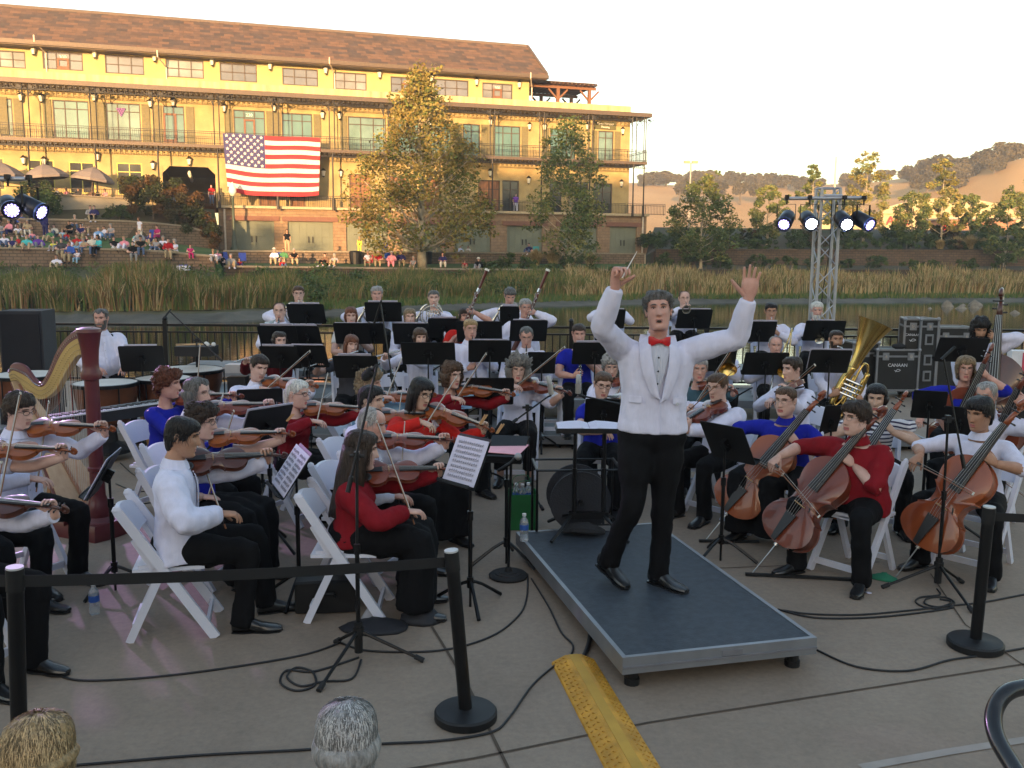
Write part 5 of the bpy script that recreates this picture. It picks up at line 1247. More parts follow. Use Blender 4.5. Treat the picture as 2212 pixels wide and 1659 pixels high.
  if group is None and not f and A.get('collar', True):
   rg = torso_rings(hip, NB, f, 0, belly, .013, t0=-.05, t1=.93, wk=wk); pk = MB(); pk.loft([[Vector(r_[6])+Vector((x, y, 0)) for x, y in ((-.016, 0), (.016, 0), (.016, -.006), (-.016, -.006))] for r_ in rg]); pk.build('placket', cm, root)
   for r_ in rg[2::3]: MB().ball(Vector(r_[6])+Vector((0, -.008, 0)), (.006, .003, .006), 6).build('button', mat('pearl button', (.45, .45, .5), .3), root)
  if A.get('collar', True) and not f or hp.get('collar'):
   c2 = MB(); rg = []
   for q in range(17):
    a = R(-150+300*q/16)+math.pi; cx, cy = math.sin(a), math.cos(a); base = NB+Vector((cx*(nr+.020), -cy*(nr+.016)*-1, .0))
    fr_ = max(0, -cy*-1); drop = .0
    o_ = Vector((cx, cy, 0)); b0 = NB+Vector((cx*(nr+.010), cy*(nr+.010), .046+.012*cy)); b1 = NB+Vector((cx*(nr+.040), cy*(nr+.036), -.006+.012*cy)); b2 = b1-o_*.006+Vector((0, 0, -.002)); b3 = b0-o_*.005
    rg.append([b0, b1, b2, b3])
   c2.loft(rg); c2.build('collar', cm, root)
 bm = clothmat(bottom) if isinstance(bottom, str) else bottom
 if bm:
  mb = MB(); mb.ball(hip+Vector((0, .01, -.01)), ((.185 if f else .178)*wk, .145+belly*.5, .125), 16)
  for s in (-1, 1):
   kn, an = Vector(lg[s]['knee']), Vector(lg[s]['ank']); fl = .064 if not skirt else .10
   if not skirt: mb.tube([HJ[s]+Vector((0, .03, 0)), HJ[s].lerp(kn, .35), HJ[s].lerp(kn, .75), kn, kn.lerp(an, .3), kn.lerp(an, .7), (an+Vector((0, .012, -.052)) if legk > .9 else an-(an-kn)*.15)], [.105*wk**.5, .102*wk**.5, .082,   .076, .070, .066, .074], 14, smooth=2)
   else: mb.tube([HJ[s]+Vector((0, .03, 0)), HJ[s].lerp(kn, .5), kn, kn.lerp(an, .5), kn.lerp(an, 1.03*legk)], [.11, .11, .10, .11, .13], 14, smooth=2)
  if skirt:
   k0 = (Vector(lg[-1]['knee'])+Vector(lg[1]['knee']))/2; a0 = (Vector(lg[-1]['ank'])+Vector(lg[1]['ank']))/2
   mb.tube([hip, hip.lerp(k0, .6), k0+Vector((0, .02, -.01)), k0.lerp(a0, .5), k0.lerp(a0, 1.02*legk)], [.11, .105, .10, .12, .14], 14, smooth=2)
  clothify(mb, 'skirt' if skirt else 'trousers', bm, root, .02, .022)
 if feet:
  for s in (-1, 1): an = Vector(lg[s]['ank']); shoe(root, an, R(s*8+lg[s].get('yaw', 0)), R(lg[s].get('pitch', 0)), shoes, .92 if f else 1.04)
 if extra: extra(F)
 return F
# playing poses
def W2(F, M): return F.W @ M
def bow_px(F, bp, K):
 fx, fy, tx, ty = bp; KW = F.W @ K; Y = KW.y; sg = 1 if F.phi > 10 else -1 if F.phi < -10 else .4; L2 = math.hypot(tx-fx, ty-fy)/FPX*Y; D = math.sqrt(max(.0, .72**2-L2*L2)); a, b = at(fx, fy, Y-sg*D*.55), at(tx, ty, Y+sg*D*.45); d = (b-a).normalized(); I = F.W.inverted()
 return I @ a, I @ (a+d*.74)
def violin_arms(bp=None, key='or', a=40, e=0.0, q=.5, s=.35, down=0.0, vlabel='', blabel='', rollv=.30, kind='violin', rest=False, conb=.2):
 def fn(F):
  v = unit((math.sin(R(a)), -math.cos(R(a)), e)); z = Vector((-.55*rollv*2, -.25, 1)); z = unit(z-v*z.dot(v)); p = unit(v.cross(z))
  V0 = F.NB+Vector((.055, -.055, .062+down)); M = frame(V0, y=v, x=v.cross(z)); F.viol = W2(F, M)
  K = V0+v*conb+z*.036; fd = unit(p+Vector((0, 0, -q))); fd = unit(fd-v*fd.dot(v)*.7); frog = K+fd*s; tip = frog-fd*.74
  if bp: frog, tip = bow_px(F, bp, K)
  inst(VIOL, key, F.viol, vlabel, kind, 'violins and violas')
  bow(F.W @ frog, F.W @ tip, F.R.to_3x3() @ z, blabel)
  hp_ = V0+v*.475
  lw = hp_-z*.075+v*.012+p*-.02+Vector((.012, 0, 0))
  rw = frog+((F.Sh[-1]-frog).normalized()*.045 if bp else Vector((-.015, .015, 0)))+Vector((0, 0, .045))
  return {1: dict(w=lw, d=unit(z*1+v*-.1+p*-.1), n=p, pole=(.25, -.1, -1), curls=[.75, .62, .55, .45], thumb=.25, flip=1),
    -1: dict(w=rw, d=unit((frog-rw)*1.0+v*.6+Vector((0, -.3, 0))*.1), n=unit(Vector((0, 0, -1))+fd*-.2), pole=(-1, .3, -.35), curl=.38, thumb=.6)}
 return fn
def cello_arms(bp=None, ew=None, key='a', s=.3, ex=-.04, ey=-.74, sx=.13, sy=-.04, sz=1.38, vlabel='', blabel='', hpos=.93, bq=-.10, rollx=0.0, tw=.0, bow_on=True):
 def fn(F):
  E = Vector((ex, ey, .0)); S = Vector((sx, sy, sz))
  if ew: I = F.W.inverted(); e = atz(ew[0], ew[1], 0); E = I @ e; S = I @ at(ew[2], ew[3], ew[4]); S = E+(S-E).normalized()*1.5
  v = unit(S-E); z = Vector((rollx, -1, .35)); z = unit(z-v*z.dot(v)); x = v.cross(z); M = frame(E+v*.31+z*.0, y=v, x=x)
  inst(CELL, key, W2(F, M), vlabel, 'cello', 'cellos')
  o = E+v*.31; K = o+v*.25+z*.085; fd = unit(-x*1.0+Vector((0, 0, bq))); fd = unit(-v.cross(z) if False else fd)
  if fd.x > 0: fd = -fd
  fd = unit(fd-v*fd.dot(v)); frog = K+fd*s; tip = frog-fd*.72
  if bp: frog, tip = bow_px(F, bp, K)
  if bow_on: bow(F.W @ frog, F.W @ tip, F.R.to_3x3() @ v, blabel)
  hp_ = o+v*hpos; lw = hp_+Vector((.075, .045, -.05))
  rw = frog+Vector((.0, .06, .055))
  return {1: dict(w=lw, d=unit((hp_+z*.045)-lw+Vector((0, 0, .03))), n=unit(-x*-1 if False else (z*-.4+Vector((-1, .3, 0)))), pole=(1, -.25, -.5), curls=[.65, .6, .55, .5], thumb=.5),
    -1: dict(w=rw, d=unit(frog-rw+fd*.02), n=unit(v*-.6+Vector((0, .5, -.4))), pole=(-1, .4, -.1), curl=.35, thumb=.6)}
 return fn
silver = mat('silver plate', (.62, .62, .62), .22, metal=.95, var=.05); brass = mat('gold lacquer brass', (.62, .42, .13), .2, metal=.95, var=.08); nickel = mat('nickel brass', (.55, .52, .45), .22, metal=.9)
grenad = mat('black grenadilla', (.015, .013, .013), .3); maple_r = mat('dark red maple', (.13, .03, .018), .3, col2=(.07, .018, .012), vscale=8, coat=.4)
def pipe_inst(F, name, label, cat, group): o = empty(name, label=label, cat=cat, group=group); o.matrix_world = F.W; return o
def keys(mb, A, B, up, n, r=.006, h=.010, s0=.3, s1=.95):
 for i in range(n):
  t = s0+(s1-s0)*i/(n-1); p = A.lerp(B, t); mb.cyl(p+up*h*.6, p+up*(h+.004), r, 8)
 mb.cyl(A.lerp(B, s0)+up*h*.7+up.cross(B-A).normalized()*.007, A.lerp(B, s1)+up*h*.7+up.cross(B-A).normalized()*.007, .0018, 5)
def flute_arms(label, drop=.22, fwd=.25, tilt=0):
 def fn(F):
  m = F.mouth+Vector((0, -.012, -.005)); ax = unit((-1, -fwd, -drop)); Rz = Matrix.Rotation(R(tilt), 3, 'Z'); ax = Rz @ ax
  A, B = m-ax*.07, m+ax*.60; o = pipe_inst(F, 'flute', label, 'flute', 'flutes'); MB().cyl(A, B, .0095, 10).cyl(m-ax*.012, m+ax*.012, .0125, 10).build('tube', silver, o, smooth='auto')
  mb = MB(); keys(mb, A, B, Vector((0, 0, 1)), 12, .0075, .010, .32, .96); mb.build('keywork', silver, o)
  pl = m+ax*.20; pr = m+ax*.43
  return {1: dict(w=pl+Vector((.0, -.055, -.05)), d=(-.3, .5, .7), n=(-.2, 1, -.1), pole=(.8, -.3, -1), curl=.5), -1: dict(w=pr+Vector((-.03, .05, -.055)), d=(.3, -.6, .6), n=(0, -1, -.3), pole=(-1, .2, -.6), curl=.5)}
 return fn
def reed_arms(label, name='clarinet', ang=35, L=.60, group='clarinets and oboes'):
 def fn(F):
  m = F.mouth+Vector((0, -.005, -.002)); ax = unit((0, -math.sin(R(ang)), -math.cos(R(ang)))); ax = Matrix.Rotation(0, 3, 'Z') @ ax; B = m+ax*L; o = pipe_inst(F, name, label, name, group)
  r0 = .013 if name == 'clarinet' else .010
  MB().tube([m, m+ax*.03, m+ax*.08, m+ax*(L-.10), m+ax*(L-.03), B], [.004, .008, r0, r0*1.05, r0*1.6, r0*2.5], 12).build('tube', grenad, o, smooth='auto')
  mb = MB(); fr = unit(Vector((0, -math.cos(R(ang)), math.sin(R(ang))))); keys(mb, m, B, fr, 14, .006, r0, .2, .88); mb.cyl(m+ax*.085, m+ax*.095, r0*1.25, 12); mb.cyl(m+ax*.3, m+ax*.31, r0*1.3, 12); mb.build('keywork', silver, o)
  pl = m+ax*.20; pr = m+ax*.38
  return {1: dict(w=pl+Vector((.075, .02, -.045)), d=(-.8, -.3, .4), n=(-.3, .9, 0), pole=(1, .2, -1), curl=.5), -1: dict(w=pr+Vector((-.075, .02, -.045)), d=(.8, -.3, .4), n=(.3, .9, 0), pole=(-1, .2, -1), curl=.5)}
 return fn
def bassoon_arms(label):
 def fn(F):
  o = pipe_inst(F, 'bassoon', label, 'bassoon', 'bassoons'); B = Vector((-.22, -.10, F.hip.z-.05)); ax = unit((.40, -.12, 1)); Tt = B+ax*1.30
  MB().tube([B, B+ax*.06, B+ax*.45, B+ax*.46], [.034, .038, .036, .030], 12).tube([B+ax*.45, B+ax*1.0, B+ax*1.02, B+ax*1.22, B+ax*1.28], [.022, .021, .019, .022, .028], 12).build('tube', maple_r, o, smooth='auto')
  MB().tube([B+ax*1.275, B+ax*1.30], [.031, .029], 14).build('bell_ring', mat('ivory ring', (.65, .62, .55), .4), o); MB().cyl(B+ax*.98, B+ax*1.03, .0245, 12).cyl(B+ax*.42, B+ax*.46, .038, 12).build('ferrule', silver, o)
  m = F.mouth; MB().tube([B+ax*.88+Vector((0, -.02, 0)), B+ax*.93+Vector((-.03, -.03, .03)), m+Vector((.05, -.06, .02)), m+Vector((.0, -.01, 0))], [.004, .0035, .003, .002], 6, smooth=4).build('crook', silver, o)
  mb = MB(); keys(mb, B, B+ax*1.2, Vector((0, -1, .1)), 14, .010, .03, .1, .8); mb.build('keywork', silver, o)
  pl = B+ax*.72; pr = B+ax*.36
  return {1: dict(w=pl+Vector((.07, .03, -.03)), d=(-.8, -.5, .2), n=(-.4, .8, 0), pole=(1, .2, -1)), -1: dict(w=pr+Vector((-.05, .06, -.02)), d=(.5, -.7, 0), n=(.8, .3, 0), pole=(-1, .3, -.4))}
 return fn
def bell(mb, A, ax, L, r0, r1, n=20, p=3.5, thick=True):
 pts = []; rr = []
 for i in range(10):
  t = i/9; pts.append(A+ax*L*t); rr.append(r0+(r1-r0)*t**p)
 mb.tube(pts, rr, n, cap=False); mb.tube([pts[-1]-ax*.001, pts[-1]+ax*.002], [r1, r1*1.01], n, cap=False)
 mb.tube([q-ax*.001 for q in reversed(pts)], [max(.001, r-.0015) for r in reversed(rr)], n, cap=False)
def trumpet_arms(label, drop=.12, yaw=0):
 def fn(F):
  o = pipe_inst(F, 'trumpet', label, 'trumpet', 'trumpets'); m = F.mouth; ax = unit((math.sin(R(yaw)), -math.cos(R(yaw)), -drop)); u = Vector((0, 0, 1)); lt = ax.cross(u).normalized()
  MB().tube([m, m+ax*.03, m+ax*.09], [.011, .005, .0045], 8).build('mouthpiece', silver, o)
  mb = MB(); mb.tube([m+ax*.08, m+ax*.40, m+ax*.46-u*.03, m+ax*.40-u*.06, m+ax*.20-u*.06], .0055, 7, smooth=3); mb.tube([m+ax*.25-u*.065, m+ax*.14-u*.06, m+ax*.09-u*.03, m+ax*.14+u*.0+lt*.02, m+ax*.3+lt*.02], .006, 7, smooth=3)
  bell(mb, m+ax*.28+lt*.02, ax, .23, .007, .060); mb.build('tubing', nickel, o, smooth=True)
  mb = MB()
  for k in range(3): c = m+ax*(.215+.028*k)+lt*.005; mb.cyl(c-u*.10, c+u*.03, .0095, 8); mb.cyl(c+u*.03, c+u*.05, .003, 6); mb.cyl(c+u*.05, c+u*.054, .008, 8)
  mb.build('valves', silver, o); c = m+ax*.22
  return {1: dict(w=c+Vector((.075, .03, -.085)), d=(-.7, -.3, .6), n=(-.6, .3, 0), pole=(1, .1, -.6), curl=.7), -1: dict(w=c+Vector((-.065, .05, -.035)), d=(.6, -.4, .65), n=(.5, -.2, -.7), pole=(-1, .1, -.6), curl=.45)}
 return fn
def horn_arms(label):
 def fn(F):
  o = pipe_inst(F, 'french_horn', label, 'french horn', 'french horns'); m = F.mouth; c = Vector((-.04, -.27, F.hip.z+.30)); ring = lambda r, n, a0, a1, off: [c+Vector((math.cos(a)*r+off[0], off[1], math.sin(a)*r+off[2])) for a in [R(a0+(a1-a0)*i/n) for i in range(n+1)]]
  mb = MB(); mb.tube([m, m+(c-m)*.25, c+Vector((.08, 0, .17)), c+Vector((.15, 0, .05)), c+Vector((.12, 0, -.1))], [.010, .004, .005, .005, .005], 7, smooth=3)
  mb.tube(ring(.155, 22, 60, -250, (0, 0, 0)), .010, 8); mb.tube(ring(.125, 22, 0, 350, (0, -.02, 0)), .007, 7); mb.tube(ring(.07, 16, 0, 350, (.03, -.02, -.01)), .006, 7); mb.tube(ring(.04, 14, 0, 350, (-.03, -.025, .02)), .006, 7)
  for k in range(5): mb.cyl(c+Vector((.09-.035*k, -.03, .07)), c+Vector((.07-.035*k, -.03, -.07)), .006, 6)
  ax = unit((-.55, .15, -.8)); mb.tube(ring(.155, 8, -250, -200, (0, 0, 0)), [.010+.012*i/8 for i in range(9)], 8); bell(mb, c+Vector((-.145, 0, .03)), ax, .30, .018, .150, p=2.6); mb.build('tubing', nickel, o, smooth=True)
  return {1: dict(w=c+Vector((.12, .03, .03)), d=(-.8, -.35, .3), n=(-.3, .8, 0), pole=(1, .2, -.7)), -1: dict(w=c+Vector((-.27, .04, -.12)), d=(.1, -.2, -1), n=(1, 0, 0), pole=(-1, .5, .0), curl=.2)}
 return fn
def trombone_arms(label, ext=.25, yaw=-12):
 def fn(F):
  o = pipe_inst(F, 'trombone', label, 'trombone', 'trombones'); m = F.mouth; ax = unit((math.sin(R(yaw)), -math.cos(R(yaw)), -.75)); u = unit(Vector((.2, 0, 1))-ax*Vector((.2, 0, 1)).dot(ax)); lt = ax.cross(u)
  mb = MB(); s = -lt if (lt.x < 0) else lt
  for off in (0, .085): mb.cyl(m+ax*.05+lt*off*0-u*off, m+ax*(.62+ext)-u*off, .0065, 8)
  P = m+ax*(.62+ext); mb.tube([P, P+ax*.03-u*.02, P+ax*.03-u*.065, P-u*.085], .0065, 7, smooth=2); mb.tube([m, m+ax*.03, m+ax*.07], [.012, .006, .005], 8); mb.build('slide', silver, o, smooth=True)
  mb = MB(); b0 = m+Vector((.13, 0, 0)); mb.tube([m+ax*.12-u*.085, m-u*.085+Vector((.06, 0, 0)), b0-ax*.30-u*.02, b0-ax*.36+u*.04, b0-ax*.30+u*.10, b0+u*.10], .0075, 8, smooth=3); bell(mb, b0+u*.10-ax*.02, ax, .45, .009, .105, p=4); mb.build('bell_section', brass, o, smooth=True)
  c = m+ax*.10-u*.05; r_ = m+ax*(.12+ext)-u*.04
  return {1: dict(w=c+Vector((.06, .03, -.06)), d=(-.6, -.2, .8), n=(-.7, .1, 0), pole=(1, .1, -.6), curl=.8), -1: dict(w=r_+Vector((-.05, .05, -.02)), d=(.7, -.5, .2), n=(.5, .3, .4), pole=(-1, .1, -.6), curl=.7)}
 return fn
def rest_arms(l=None, r=None):
 def fn(F):
  return {s: dict(w=F.hip+Vector((s*.13, -.32, .115)), d=(-s*.25, -1, -.2), n=(0, 0, -1), pole=(s*.8, .5, -.5), curl=.35) if (l if s > 0 else r) is None else (l if s > 0 else r)(F) for s in (-1, 1)}
 return fn
# the orchestra
LEGW = {-1: dict(knee=(-.25, -.37, .50), ank=(-.23, -.36, .09), yaw=-10), 1: dict(knee=(.25, -.37, .50), ank=(.26, -.33, .09), yaw=10)}
SEATED = {}
def mus(short, px, py, Y, phi, arms, rz=0.0, ch=True, pre='seated ', **kw):
 assert len((pre+short).split()) <= 16, short
 F = person(pre+short, px, py, Y, phi, rz, arms=arms, **kw); o = F.root; SEATED[short] = F
 if ch:
  M = F.W; p = M @ Vector((0, .015, 0)); chair(p.x, p.y, rz, R(phi), 'white folding chair under the '+short)
 return F
def vio(short, **k): return violin_arms(vlabel='violin played by the '+short, blabel='bow of the '+short, **k)
def vla(short, **k): return violin_arms(key='va', kind='viola', vlabel='viola played by the '+short, blabel='bow of the '+short, **k)
def cel(short, **k): return cello_arms(vlabel='cello played by the '+short, blabel='cello bow of the '+short, **k)
s = 'man in white shirt and dark rimmed glasses beside the harp'
mus(s, 38, 888, 6.2, 62, vio(s, bp=(79,1057,104,886), key='or', a=30, e=-.02, q=2.6, s=.50), skin='fair', hairc='dkbrown', hp=dict(hair='full', vol=.022, curl=.5, top=.5), glasses='dark', yaw=10, pitch=14, top='white')
s = 'woman cut by the left edge in front of the harpist'
mus(s, -70, 935, 5.6, 72, vio(s, key='or', a=22, e=-.02, q=1.2, s=.4), f=True, hairc='brown', hp=dict(hair='bob', len=.08), sleeve=.3, top='white')
s = 'woman at the lower left corner mostly out of view'
mus(s, -105, 1045, 4.75, 70, vio(s, key='dk', a=10, q=2.4, s=.55), f=True, hairc='dkbrown', hp=dict(hair='bob', len=.06), sleeve=1, top='white')
s = 'dark haired man in white shirt seen from behind'
mus(s, 388, 945, 5.4, 104, vio(s, bp=(486,1136,421,954), key='dk', a=8, e=.0, q=1.9, s=.56, down=-.05, rollv=.6), skin='tan', hairc='black', hp=dict(hair='short', vol=.016, curl=.25, line='full'), yaw=-6, pitch=14, top='white', lean=1, wk=1.18, wide=.7, folds=.024, vox=.013, legs={-1: dict(knee=(-.14, -.42, .50), ank=(-.16, -.38, .09), yaw=0), 1: dict(knee=(.16, -.45, .50), ank=(.12, -.52, .09), yaw=0)})
s = 'woman in royal blue top with glasses behind front man'
mus(s, 432, 912, 6.2, 78, vio(s, bp=(443,1100,499,912), key='or', a=22, e=.02, q=2.2, s=.56), f=True, skin='fair', hairc='dkbrown', hp=dict(hair='full', vol=.03, curl=.7), glasses='dark', yaw=6, pitch=10, top='royal', sleeve=.3, skirt=True, T=.44)
s = 'man with receding dark hair and wire glasses, white shirt'
mus(s, 424, 852, 6.95, 72, vio(s, bp=(452,945,480,862), key='rd', a=26, e=.03, q=1.9, s=.42), skin='fair', hairc='dkgrey', hp=dict(hair='recede', vol=.020, line='recede', curl=.4, len=.12, open=80), glasses='wire', yaw=4, pitch=6, top='white')
s = 'red haired woman in royal blue behind white shirted man'
mus(s, 362, 832, 7.9, 70, vio(s, key='rd', a=26, e=.02, q=1.4, s=.3), f=True, skin='ruddy', hairc='redbrown', hp=dict(hair='full', vol=.04, curl=.75, top=.6), yaw=18, pitch=6, top='royal', sleeve=1, face=dict(fat=.5))
s = 'young man in white shirt with violin near the timpani'
mus(s, 556, 795, 8.8, 22, vio(s, bp=(569,850,657,772), key='or', a=50, e=-.05, q=.75, s=.2), skin='fair', hairc='dkbrown', hp=dict(hair='short', vol=.02, top=.5), yaw=18, pitch=16, roll=8, top='white')
s = 'white haired woman in dark red top and black glasses'
mus(s, 641, 852, 7.7, 66, vio(s, bp=(683,922,706,819), key='or', a=28, e=-.04, q=1.8, s=.42), f=True, skin='fair', hairc='white', hp=dict(hair='pulled', vol=.016, tail=.22), glasses='dark', yaw=4, pitch=8, top='dkred', sleeve=1, skirt=True)
s = 'curly fair haired person in light blue shirt'
mus(s, 797, 832, 8.3, 82, vio(s, bp=(833,865,865,783), key='or', a=24, e=.0, q=1.1, s=.3), f=True, skin='ruddy', hairc='dkblond', hp=dict(hair='full', vol=.038, curl=.9), yaw=0, pitch=6, top='skyb', sleeve=1)
s = 'black haired man looking right beside the tall microphone stand'
mus(s, 800, 868, 7.2, 70, vio(s, bp=(853,955,866,862), key='or', a=26, e=-.02, q=2.2, s=.4), skin='asian', hairc='black', hp=dict(hair='full', vol=.02, top=.4, line='short'), yaw=4, pitch=6, top='white')
s = 'bald older man in white shirt before the black haired man'
mus(s, 797, 917, 6.35, 72, vio(s, bp=(861,1095,873,934), key='rd', a=22, e=-.02, q=2.4, s=.55), skin='ruddy', hairc='grey', hp=dict(hair='bald', vol=.010), yaw=8, pitch=16, top='white', wk=1.06)
s = 'woman with very long dark hair and red blouse'
mus(s, 776, 975, 5.65, 92, vio(s, bp=(893,1126,819,927), key='rd', a=12, e=.0, q=2.0, s=.56, down=-.04, rollv=.6), f=True, skin='fair', hairc='dkbrown', hp=dict(hair='long', vol=.022, len=.46, flare=.75, curl=.45, open=70), yaw=6, pitch=10, top='dkred', sleeve=1, skirt=True, wk=1.12, wide=.7, folds=.024, vox=.013)
s = 'woman in bright red top with long black hair and glasses'
mus(s, 905, 850, 7.3, 34, vio(s, bp=(917,925,980,826), key='or', a=42, e=-.28, q=1.1, s=.48), f=True, skin='asian', hairc='black', hp=dict(hair='long', vol=.022, len=.28, curl=.08, open=78), glasses='dark', yaw=10, pitch=18, roll=6, top='brightred', sleeve=1, skirt=True)
s = 'brown haired woman in red top behind the red topped woman'
mus(s, 975, 812, 8.75, 32, vio(s, bp=(983,870,1045,774), key='or', a=38, e=-.05, q=1.5, s=.52), f=True, skin='fair', hairc='brown', hp=dict(hair='bob', vol=.03, len=.10, curl=.6), glasses='wire', yaw=10, pitch=8, top='dkred', sleeve=1)
s = 'woman with big frizzy grey hair in white blouse'
mus(s, 1118, 800, 9.3, -4, vla(s, bp=(1110,842,1182,783), a=48, e=-.06, q=.35, s=.25), f=True, skin='fair', hairc='saltpep', hp=dict(hair='full', vol=.055, len=.16, curl=1.0, open=58), glasses='wire', yaw=8, pitch=8, roll=6, top='white', sleeve=.7, legk=.85)
R1h, R2h, R3h = .16, .4, .6
s = 'dark bobbed woman in burgundy playing flute'
mus(s, 603, 738, 11.0, 22, flute_arms('flute of the '+s), rz=R1h*0, stool=.53, f=True, hairc='dkbrown', hp=dict(hair='bob', len=.02, line='short'), yaw=12, pitch=6, top='burg')
s = 'long haired flautist in dark sleeveless top'
mus(s, 757, 745, 11.0, 14, flute_arms('flute of the '+s, tilt=12), rz=R1h*0, f=True, hairc='auburn', hp=dict(hair='long', len=.24, line='fringe'), yaw=14, pitch=12, roll=6, top='dkgrey', sleeve=.2)
s = 'fringed woman in white blouse playing flute'
mus(s, 907, 730, 11.0, 6, flute_arms('flute of the '+s), rz=R1h*0, f=True, hairc='brown', hp=dict(hair='bob', len=.06, line='fringe'), yaw=12, pitch=10, top='white', legs={-1: dict(knee=(-.16,-.44,.50), ank=(-.15,-.40,.09)), 1: dict(knee=(.16,-.44,.50), ank=(.15,-.40,.09))})
s = 'fair haired man in white shirt playing oboe'
mus(s, 1016, 712, 11.1, 12, reed_arms('oboe of the '+s, 'oboe', 32), rz=R1h, skin='ruddy', hairc='blond', hp=dict(hair='short', vol=.018), glasses='wire', face=dict(fat=.8), yaw=4, pitch=6, top='white', belly=.09, wk=1.15)
s = 'man with thinning hair playing oboe'
mus(s, 1137, 728, 11.0, 0, reed_arms('oboe of the '+s, 'oboe', 18), rz=R1h, skin='ruddy', hairc='dkgrey', hp=dict(hair='recede', vol=.014), glasses='wire', pitch=18, top='white', wk=1.1)
s = 'woman in royal blue with clarinet behind the black stand'
mus(s, 1250, 722, 10.95, 2, reed_arms('clarinet of the '+s, 'clarinet', 24, .66), rz=R1h, f=True, skin='ruddy', hairc='dkbrown', hp=dict(hair='short', vol=.014, line='short', tail=.2), pitch=14, top='royal', sleeve=.35, face=dict(fat=.6), wk=1.1)
s = 'balding man in white shirt and glasses playing clarinet'
mus(s, 604, 674, 12.1, 8, reed_arms('clarinet of the '+s, 'clarinet', 48), rz=R2h, skin='fair', hairc='brown', hp=dict(hair='bald', vol=.012), glasses='wire', top='white', pitch=4, wk=1.05)
s = 'long auburn haired woman in pale shirt playing clarinet'
mus(s, 758, 683, 12.1, 12, reed_arms('clarinet of the '+s, 'clarinet', 30), rz=R2h, f=True, hairc='auburn', hp=dict(hair='long', len=.14), top='offwhite', sleeve=.35, pitch=12)
s = 'blonde bobbed woman playing clarinet behind the folders'
mus(s, 885, 686, 12.1, 12, reed_arms('clarinet of the '+s, 'clarinet', 30), rz=R2h, f=True, hairc='dkblond', hp=dict(hair='bob', len=.0), top='white', pitch=6)
s = 'dark haired woman in red shirt playing bassoon'
mus(s, 1004, 684, 12.1, 14, bassoon_arms('bassoon of the '+s), rz=R2h, f=True, skin='ruddy', hairc='dkbrown', hp=dict(hair='bob', len=.0, line='fringe'), top='brightred', sleeve=.35, pitch=8, wk=1.1)
s = 'grey haired man with glasses playing bassoon'
mus(s, 1135, 666, 12.1, 10, bassoon_arms('bassoon of the '+s), rz=R2h, skin='ruddy', hairc='grey', hp=dict(hair='short', vol=.016), glasses='wire', top='white', pitch=8, wk=1.12, belly=.05)
s = 'brown haired man at back left playing horn'
mus(s, 645, 637, 13.3, 14, horn_arms('french horn of the '+s), rz=R3h, skin='fair', hairc='brown', hp=dict(hair='short', vol=.018), glasses='wire', top='white', pitch=4)
s = 'grey haired man at the back playing horn'
mus(s, 814, 638, 13.3, 10, horn_arms('french horn of the '+s), rz=R3h, skin='ruddy', hairc='grey', hp=dict(hair='short', vol=.024, curl=.5), top='white', pitch=4, wk=1.08)
s = 'woman in patterned dark vest playing horn'
mus(s, 937, 652, 13.0, 6, horn_arms('french horn of the '+s), rz=R3h, f=True, skin='fair', hairc='dkgrey', hp=dict(hair='pulled', vol=.012), top='white', pitch=4)
s = 'man bowing his head over a horn'
mus(s, 1101, 640, 13.2, 8, horn_arms('french horn of the '+s), rz=R3h, skin='ruddy', hairc='dkgrey', hp=dict(hair='short', vol=.022, curl=.5), top='white', pitch=28, wk=1.12)
s = 'trumpeter half hidden behind the conductor arm'
mus(s, 1318, 648, 13.4, -4, trumpet_arms('trumpet of the '+s), rz=R3h, hairc='dkbrown', top='white')
s = 'bald man with glasses raising his trumpet'
mus(s, 1478, 650, 13.4, -2, trumpet_arms('trumpet of the '+s, .10, -4), rz=R3h, skin='fair', hairc='brown', hp=dict(hair='bald', vol=.010), glasses='wire', top='white', pitch=4)
s = 'dark haired man in glasses playing trumpet left of truss'
mus(s, 1665, 674, 12.5, -8, trumpet_arms('trumpet of the '+s, .65), rz=R2h, skin='tan', hairc='black', hp=dict(hair='short', vol=.02), glasses='wire', top='white', pitch=8)
s = 'white bearded man playing trumpet before the truss'
mus(s, 1764, 672, 12.5, -10, trumpet_arms('trumpet of the '+s, .65), rz=R2h, skin='ruddy', hairc='white', hp=dict(hair='short', vol=.018), beard='full', top='white', pitch=8)
s = 'man in glasses with trombone right of the conductor'
mus(s, 1550, 742, 11.0, -6, trombone_arms('trombone of the '+s, .1), rz=R1h, skin='ruddy', hairc='brown', hp=dict(hair='short'), glasses='wire', top='white', pitch=6)
s = 'bald elderly man playing trombone'
mus(s, 1675, 748, 11.0, -8, trombone_arms('trombone of the '+s, .15), rz=R1h, skin='ruddy', hairc='grey', hp=dict(hair='bald', vol=.008), top='white', pitch=6, belly=.05)
